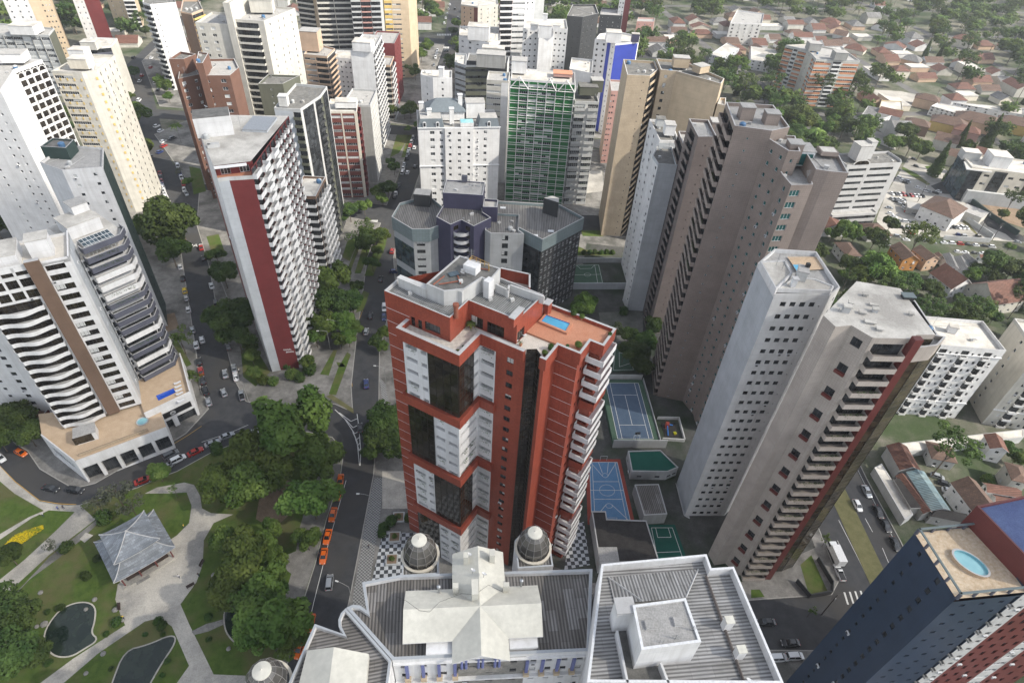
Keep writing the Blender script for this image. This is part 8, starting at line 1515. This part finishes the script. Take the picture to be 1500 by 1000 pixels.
# ------------------------------------------------------------------ people
flatm('skin', (.35,.2,.13), .6); flatm('shirt_white', (.6,.6,.6), .8); flatm('shirt_blue', (.05,.1,.3), .8); flatm('shirt_yellow', (.55,.4,.05), .8); flatm('shirt_dark', (.03,.03,.04), .8); flatm('jeans', (.03,.04,.08), .8); flatm('hair', (.015,.01,.008), .7)
PB = {}
def person_mesh(shirt, pose):
    if (shirt, pose) in PB: return PB[shirt, pose]
    st = .16 if pose == 'walk' else .06
    J = [((0,0,.95),.13),((0,0,1.2),.12),((0,0,1.42),.14),((0,0,1.53),.05),((0,.01,1.66),.10),((0,.0,1.76),.06),((-.1,0,.88),.085),((-.1,st,.48),.06),((-.1,st*.4,.07),.04),((-.1,st*.4+.13,.03),.035),((.1,0,.88),.085),((.1,-st*.4,.48),.06),((.1,-st*1.4,.09),.04),((.1,-st*1.4+.13,.05),.035),((-.2,0,1.42),.055),((-.26,-st*.7,1.14),.04),((-.25,-st*.4+.06,.9),.03),((.2,0,1.42),.055),((.26,st*.7,1.14),.04),((.25,st+.06,.92),.03)]
    E = [(0,1),(1,2),(2,3),(3,4),(4,5),(0,6),(6,7),(7,8),(8,9),(0,10),(10,11),(11,12),(12,13),(2,14),(14,15),(15,16),(2,17),(17,18),(18,19)]
    me = bpy.data.meshes.new('skeleton'); me.from_pydata([j[0] for j in J], E, []); o = bpy.data.objects.new('skeleton', me); COL.objects.link(o); md = o.modifiers.new('skin', 'SKIN')
    for i, v in enumerate(me.skin_vertices[0].data): v.radius = (J[i][1], J[i][1]); v.use_root = i == 0
    o.modifiers.new('sub', 'SUBSURF').levels = 1; dg = bpy.context.evaluated_depsgraph_get(); m2 = bpy.data.meshes.new_from_object(o.evaluated_get(dg)); bpy.data.objects.remove(o); m2.materials.clear()
    for n in ('skin', shirt, 'jeans', 'hair'): m2.materials.append(MATS[n])
    for p in m2.polygons: z = p.center.z; x = abs(p.center.x); p.material_index = 3 if (z > 1.7 or (z > 1.62 and p.center.y < 0)) else 0 if z > 1.5 else 2 if z < .95 and x < .22 else 0 if x > .22 and z < 1.15 else 1
    PB[shirt, pose] = m2; return m2
def person(x, y, ang, shirt, label, t='T', z=.14, pose='walk'):
    p = W(t, x, y, z); o = bpy.data.objects.new('person', person_mesh(shirt, pose)); COL.objects.link(o); o.location = (p.x, p.y, z); o.rotation_euler = (0, 0, radians(ang)); tag(o, label, 'person')
for x, y, a, s, lb, t, ps in ((731,572,20,'shirt_white','person in white walking on the plaza beside the pavilion','I','walk'),(751,368,100,'shirt_yellow','person in yellow at the edge of the upper path bend','I','walk'),(811,566,10,'shirt_dark','person in dark clothes standing at the curved plaza edge','I','stand'),(240,296,60,'shirt_blue','person in blue crossing the path junction left of the grey trees','I','walk'),(262,292,70,'shirt_dark','person in dark clothes walking beside the one in blue','I','walk'),(178,322,200,'shirt_white','person in white on the narrow left path by the lawn','I','walk'),(505,738,5,'shirt_yellow','person standing at the lower left corner of the pavilion plaza','I','stand'),(1038,4,30,'shirt_white','person in white beside the cars at the park kerb','I','stand')): person(x, y, a, s, lb, t, pose=ps)
for x, y, a, s, lb, t, ps in ((473,452,10,'shirt_dark','person in dark clothes on the mosaic pavement opposite the taxis','J','walk'),(283,403,190,'shirt_dark','taxi driver in dark clothes beside the fourth orange taxi','J','stand'),(272,483,190,'shirt_dark','taxi driver in dark clothes beside the fifth orange taxi','J','stand'),(975,680,80,'shirt_white','person in white at the parked cars of the left street','E','stand')): person(x, y, a, s, lb, t, pose=ps)
def bench(x, y, ang, label, t='I'):
    p = W(t, x, y, .15); e = thing('park_bench', label, 'bench', (p.x, p.y, .15), radians(ang), 'park benches on the plaza edge')
    for nm, b in (('seat',[((-.9,-.25,.42),(1.8,0,0),(0,.45,0),(0,0,.06))]),('backrest',[((-.9,.2,.5),(1.8,0,0),(0,.05,0),(0,0,.4))]),('leg',[((-.8,-.2,0),(.08,0,0),(0,.4,0),(0,0,.42))]),('leg',[((.72,-.2,0),(.08,0,0),(0,.4,0),(0,0,.42))])):
        mb = MB(); [mb.box(*q, 'dark_wood') for q in b]; o = mb.build(nm, None, (0,0,0)); o.parent = e
bench(823,515,85,'dark bench at the right edge of the pavilion plaza'); bench(777,607,40,'dark bench on the curve of the path below the plaza'); bench(487,690,120,'dark bench at the left corner of the plaza')
# flower bed, rocks, loungers and pots on the red tower terrace
P = [Vector(p[:2]) for p in px('I', [(22,440),(60,402),(120,377),(178,360),(180,375),(122,415),(72,448),(52,466)], 0)]; P = P if area(P) > 0 else P[::-1]; mb = MB(); R = random.Random(5)
xs = [p.x for p in P]; ys = [p.y for p in P]
def inside(q, P):
    c = False
    for i in range(len(P)):
        a, b = P[i-1], P[i]
        if (a.y > q[1]) != (b.y > q[1]) and q[0] < (b.x-a.x)*(q[1]-a.y)/(b.y-a.y)+a.x: c = not c
    return c
k = 0
while k < 5200:
    q = (R.uniform(min(xs), max(xs)), R.uniform(min(ys), max(ys)))
    if inside(q, P):
        z = .2+R.uniform(0,.3); a = R.uniform(0,6.28); s = R.uniform(.05,.11); n = Vector((R.uniform(-.4,.4), R.uniform(-.4,.4), 1)).normalized(); x = n.orthogonal().normalized()*s; y = n.cross(x); c = Vector((*q, z)); mb.poly([c-x,c-y,c+x,c+y], 'flowers' if R.random() < .8 else 'leaf_bush'); k += 1
o = mb.build('flower_bed'); o['kind'] = 'stuff'; o['label'] = 'bed of yellow flowers on the left park lawn'
mb = MB(); R = random.Random(8)
PK = [Vector(p[:2]) for p in PARK]; GR = 0
for _ in range(26000):
    q = (R.uniform(-150,-40), R.uniform(35,125))
    c = Vector((*q, .13)); a = R.uniform(0, 6.28); d = Vector((cos(a), sin(a), 0))*R.uniform(.03,.07); h = Vector((R.gauss(0,.04), R.gauss(0,.04), R.uniform(.08,.2)))
    if q[1] > 125 or not inside(q, PK): continue
    pxx = q; ok = True
    for S_ in LAWN_EXCL:
        if inside(q, S_): ok = False; break
    if ok: mb.poly([c-d, c+d, c+h], 'leaf_bush')
o = mb.build('grass'); o['kind'] = 'stuff'
for i, (x, y) in enumerate(((470,700,),(500,745),(180,760),(150,770),(350,700),(870,560),(915,600),(930,860),(350,960),(420,880),(120,720),(165,632),(385,660))):
    c = W('I', x, y, .2); s = random.Random(i).uniform(.35,.8); mb = MB(); mb.lathe((0,0), [(s,-.1),(s*1.1,.15),(s*.8,.4),(s*.3,.55)], 'stone', 7); o = mb.build('garden_rock'); o.location = (c.x, c.y, .14); o.rotation_euler = (0,0,i); tag(o, 'pale garden rock on the park lawn near the ponds', 'rock', 'garden rocks on the park lawns')
def lounger(x, y, z, ang, label, grp, t='r', loc=None):
    c = W(t, x, y, z); mb = MB(); mb.box((-1,-.33,.25),(1.4,0,0),(0,.66,0),(0,0,.08),'frame_white'); mb.box((.4,-.33,.28),(.65,0,.35),(0,.66,0),(-.04,0,.08),'frame_white')
    for a in (-.9,.9):
        for b in (-.3,.25): mb.box((a,b,0),(.06,0,0),(0,.06,0),(0,0,.25),'frame_white')
    o = mb.build('sun_lounger'); o.location = (c.x,c.y,z); o.rotation_euler = (0,0,radians(ang)); tag(o, label, 'sun lounger', grp)
lounger(797,532,72.3,145,'white sun lounger nearest the wall on the red tower terrace',None); lounger(848,498,72.3,145,'white sun lounger with dark towel on the red tower terrace',None)
def pot(x, y, z, r, kind, m, label, t='r', hz=.5):
    c = W(t, x, y, z+.3); mb = MB(); mb.lathe((0,0), [(.22,0),(.32,.45),(.28,.45),(.26,.4)], 'terrace_orange', 10); e = thing('potted_plant', label, 'potted plant', (c.x, c.y, z)); o = mb.build('pot', None, (0,0,0)); o.parent = e
    o = bpy.data.objects.new('foliage', random.Random(x).choice(CR[kind, m])); COL.objects.link(o); o.parent = e; o.location = (0,0,hz+r*.6); o.scale = (r,r,r)
for a in ((540,452,72.3,1.3,'palm','leaf_light','potted palm in the corner of the tiled red tower terrace'),(222,445,72.3,.7,'sparse','leaf_grey','pale potted plant, left one by the terrace door'),(280,470,72.3,.75,'sparse','leaf_grey','pale potted plant, right one by the terrace door'),(462,612,72.3,.42,'ball','leaf_light','small ball plant at the corner of the tiled terrace'),(497,585,72.3,.36,'ball','leaf_bush','smaller ball plant beside the terrace corner'),(992,335,72.7,.6,'ball','leaf_light','ball plant by the pool chimney'),(1170,380,72.7,.75,'ball','leaf_bush','green shrub behind the red tower pool, left of two'),(1218,402,72.7,.6,'ball','leaf_light','bright shrub behind the red tower pool, right of two'),(1195,575,72.7,.75,'ball','leaf_light','bushy light plant at the front ledge of the orange terrace'),(1130,580,72.7,.4,'ball','leaf_bush','low plant on the front ledge of the orange terrace'),(1030,590,72.3,.7,'ball','leaf_bush','dark shrub at the front corner of the pale terrace'),(990,622,72.3,.6,'ball','leaf_light','light shrub at the glass notch of the terrace'),(845,560,72.3,.5,'sparse','leaf_light','wispy plant by the loungers on the red tower'),(1390,510,72.7,.5,'ball','leaf_bush','shrub in the far right corner of the orange terrace'),(170+0,860,55.5,.8,'sparse','leaf_light','yellow-green plant on the second ledge of the red tower')): pot(*a)
# script sign on the zigzag tower
mb = MB(); a = Vector((-75.7,145.4)); b = Vector((-70,147)); u = (b-a).normalized(); n = Vector((u.y,-u.x)); R = random.Random(2)
for ln_, (s0, s1, z0) in enumerate(((2.4,4.6,8.3),(3.0,5.2,7.2))):
    s = s0
    while s < s1: p = a+u*s+n*.04; q = a+u*(s+.18)+n*.04; mb.bar((p.x,p.y,z0+R.uniform(0,.2)), (q.x,q.y,z0+R.uniform(.4,.8)), .06, 'frame_white'); mb.bar((q.x,q.y,z0+R.uniform(.4,.7)), (q.x+u.x*.12,q.y+u.y*.12,z0+R.uniform(0,.2)), .06, 'frame_white'); s += .3
o = mb.build('wall_lettering', None, (-73,146,8)); tag(o, 'small white two-line script lettering low on the burgundy wall of the zigzag tower', 'lettering')
# ------------------------------------------------------------------ far suburb
def suburb():
    R = random.Random(21); occ = []
    for o in list(COL.objects):
        if o.parent is None and o.get('category') in ('apartment tower','office block','apartment block','house','building','hotel','shed','apartment building','warehouse','wall'): occ.append((o.location.x, o.location.y, 15))
        elif o.parent is None and o.get('category') in ('tree','car'): occ.append((o.location.x, o.location.y, 5))
    bad = [[Vector(p[:2]) for p in px('v', q, 0)] for q in ([(180,220),(480,220),(640,300),(760,380),(960,620),(1250,860),(1250,960),(900,900),(180,860)], [(760,500),(1300,520),(1300,760),(1130,760),(860,540)])]+[[Vector(p[:2]) for p in px('t', [(380,640),(900,640),(1010,770),(600,790),(420,720)], 0)]]
    nh = nt_ = 0; y = 262
    roofs = [('tile_red','red tiled'),('tile_red','red tiled'),('tile_brown','brown tiled'),('roof_pale','flat white'),('corr_grey','grey sheet'),('tile_red','red tiled')]
    walls = ['white','pale_cream','white','cream','peach','white_dirty']
    cells = []
    while y < 960:
        st = 17+(y-260)*.012; x = 62
        while x < 760:
            cells.append((x+R.uniform(-3,3), y+R.uniform(-3,3), st)); x += st
        y += st
    x = -420
    for yy in range(350, 900, 22):
        for xx in list(range(-420, -60, 22))+list(range(-48, 70, 24)): 
            if yy > 380: cells.append((xx+R.uniform(-4,4), yy+R.uniform(-4,4), 22))
    out = []
    for (x, y, st) in cells:
        v = Vector((x, y, -CAMZ)); d = y*_cp+CAMZ*_sp; X = 750+FPX*x/d; 
        a = x/d; b = (y*_sp-CAMZ*_cp)/d; px_ = 750+FPX*(a*_cr-b*_sr); py_ = 500-FPX*(a*_sr+b*_cr)
        if not (-30 < px_ < 1540 and -45 < py_ < 470): continue
        if any(hypot(x-q[0], y-q[1]) < q[2] for q in occ): continue
        if any(inside((x, y), p) for p in bad): continue
        u = (x*cos(.18)+y*sin(.18)); w = (-x*sin(.18)+y*cos(.18))
        if (x > 60 and (u % 118 < 9 or w % 92 < 8)) or (-75 < x+ (y-300)*.03 < -45 and x < 60) : continue
        if x < 60 and (504 < y < 532 or 333 < y < 358 or abs(x+263) < 16): continue
        out.append((hypot(x, y), x, y, px_, py_))
    out.sort(); nh = ntr = 0; rest = []
    for (d, x, y, px_, py_) in out:
        wood = sin(x*.013+1)+sin(y*.017+x*.006)+R.uniform(-1.3,1.3)+(.95 if px_ > 1130 and d > 400 else .5 if px_ > 1130 else .1)
        zone = ('at the far top right' if px_ > 1150 else 'beyond the blue-panelled and tan towers' if px_ > 800 else 'beyond the left towers')+(', near row' if d < 480 else ', farthest rows' if d > 680 else ', middle rows')
        if wood > .15:
            for k in range(R.choice((2,3,3)) if d < 720 else 2):
                kk = R.random(); r = R.uniform(4.5,8.0)
                kd, m = ('round','leaf_dark') if kk < .33 else ('round','leaf') if kk < .52 else ('umbrella','leaf_dark') if kk < .72 else ('umbrella','leaf') if kk < .8 else ('round','leaf_light') if kk < .88 else ('cone','leaf_dark') if kk < .92 else ('palm','leaf') if kk < .96 else ('sparse','leaf')
                xx, yy = x+R.uniform(-9,9), y+R.uniform(-9,9)
                if KC.get(kd, 0) < 242 and ntr < 500:
                    ntr += 1; tree(0, 0, 0, kd, m, f'{ {"leaf_dark":"dark green","leaf":"green","leaf_light":"light green"}[m] } {TKIND[kd].replace("_"," ")} {zone}', f'{TKIND[kd].replace("_"," ")}s {m.replace("leaf_","").replace("leaf","mid")} {zone}', r=r if kd != 'cone' else 3.2, world=(xx, yy, 0))
                else: rest.append((xx, yy, r))
        elif nh < 280:
            nh += 1; rf, rn = R.choice(roofs); wl = R.choice(walls); w = R.uniform(10,18); dd = R.uniform(9,13); h = R.choice((3,3,3.4,6)); kd = 'flat' if rf == 'roof_pale' else R.choice(('hip','gable','gable2'))
            if kd == 'flat': w *= R.uniform(1,1.6)
            if R.random() < .35 and KC.get('round', 0) < 240: ntr += 1; tree(0, 0, 0, 'round', 'leaf_dark', f'dark green garden tree between houses {zone}', f'garden trees {zone}', r=R.uniform(2.6,4.6), world=(x+w*.6+2, y+R.uniform(-5,5), 0))
            house((x, y), w, dd, h, 10+R.choice((0,90,0,-45 if px_ > 1100 else 0))+R.uniform(-4,4), rf, wl, f'small house with {rn} roof {zone}', f'{rn} houses {zone}', kd, name='house')
    for _ in range(95):
        x, y = R.uniform(116,252), R.uniform(150,240)
        if any(hypot(x-q[0], y-q[1]) < 8.5 for q in occ if q[2] > 5): continue
        tree(0, 0, 0, 'round' if KC.get('round',0) < 298 else 'umbrella', 'leaf_dark', 'dark tree in the back gardens between the tiled houses on the right', 'back garden trees on the right', r=R.uniform(2.6,5.2), world=(x, y, 0))
    # the remaining canopy, too many to count
    mb = MB(); me = CR['round','leaf'][0]; vs = [v.co for v in me.vertices]; fs = [tuple(p.vertices) for p in me.polygons][::13]
    for (x, y, r) in rest[:650]:
        m = mb.mi(R.choice(('leaf','leaf_dark','leaf_light'))); k0 = len(mb.v)
        for f_ in fs:
            k = len(mb.v); mb.v += [(x+vs[i].x*r+(vs[i].x-vs[f_[0]].x)*r*1.6, y+vs[i].y*r+(vs[i].y-vs[f_[0]].y)*r*1.6, r*1.1+1+vs[i].z*r+(vs[i].z-vs[f_[0]].z)*r) for i in f_]; mb.f.append(tuple(range(k, k+len(f_)))); mb.m.append(m)
    if mb.v: o = mb.build('far_woodland'); o['kind'] = 'stuff'
    print('houses', nh, 'trees', ntr, 'rest', len(rest), 'cells', len(out), 'TN', TN[0])
suburb()
c_, s_ = cos(.18), sin(.18)
for k in range(0, 9):
    u0 = 118*(k+1)+4.5; strip('road', [(u0*c_-w_*s_, u0*s_+w_*c_) for w_ in (120, 1000)], 7, -.03, 'road_far')
for k in range(3, 11):
    w0 = 92*k+4; strip('road', [(u_*c_-w0*s_, u_*s_+w0*c_) for u_ in (150, 1000)], 6.5, -.034, 'road_far')
# ------------------------------------------------------------------ unseen cloud, shaped to lay its shadow over the near streets
def cloud():
    R = random.Random(4); zc = 520.0; k = zc/SD.z; cx, cy = -85+SD.x*k, 48+SD.y*k; mb = MB(); n = 56; a, b = 205.0, 178.0
    top = []; bot = []
    def prof(i, j):
        r = i/14; t = 2*pi*j/n; w = 1+.07*sin(3*t+1)+.05*sin(5*t+2)+.04*sin(9*t); x = cx+a*r*w*cos(t); y = cy+b*r*w*sin(t); q = max(0, 1-r*r)**.5
        return x, y, q
    for i in range(15):
        for sgn, L in ((1, top), (-1, bot)):
            rr = []
            for j in range(n):
                x, y, q = prof(i, j); bump_ = .5+.5*sin(x*.06+2*sin(y*.05))*sin(y*.07+1.3*sin(x*.04)); rr.append((x, y, zc+(q*(26+34*bump_) if sgn > 0 else -q*(6+8*bump_))))
            L.append(rr)
    for L, fl in ((top, 0), (bot, 1)):
        for i in range(14):
            for j in range(n):
                q = [L[i][j], L[i+1][j], L[i+1][(j+1)%n], L[i][(j+1)%n]]; mb.poly(q[::-1] if fl else q, 'cloud')
    o = mb.build('cloud', smooth=True); struct(o)
m, nt, b = newmat('cloud'); b.inputs['Base Color'].default_value = (.9,.9,.9,1); b.inputs['Roughness'].default_value = 1; b.inputs['Specular IOR Level'].default_value = 0
tr = N(nt, 'ShaderNodeBsdfTranslucent'); tr.inputs[0].default_value = (.95,.95,.95,1); mx = N(nt, 'ShaderNodeMixShader'); mx.inputs[0].default_value = .8; nt.links.new(b.outputs[0], mx.inputs[1]); nt.links.new(tr.outputs[0], mx.inputs[2]); tp = N(nt, 'ShaderNodeBsdfTransparent'); m3 = N(nt, 'ShaderNodeMixShader'); m3.inputs[0].default_value = .56; nt.links.new(mx.outputs[0], m3.inputs[1]); nt.links.new(tp.outputs[0], m3.inputs[2]); nt.links.new(m3.outputs[0], nt.nodes['Material Output'].inputs[0])
cloud()
# ------------------------------------------------------------------ haze
mb = MB(); mb.box((-560,-120,-1.5), (1560,0,0), (0,1180,0), (0,0,150.5), 'cap'); o = mb.build('haze'); o['kind'] = 'stuff'
hm = bpy.data.materials.new('haze'); hm.use_nodes = True; hn = hm.node_tree; hn.nodes.clear(); ho = hn.nodes.new('ShaderNodeOutputMaterial'); pv = hn.nodes.new('ShaderNodeVolumePrincipled')
pv.inputs['Color'].default_value = (.86,.90,.96,1); pv.inputs['Density'].default_value = .00013; pv.inputs['Anisotropy'].default_value = .2; hn.links.new(pv.outputs[0], ho.inputs['Volume']); o.data.materials.clear(); o.data.materials.append(hm)
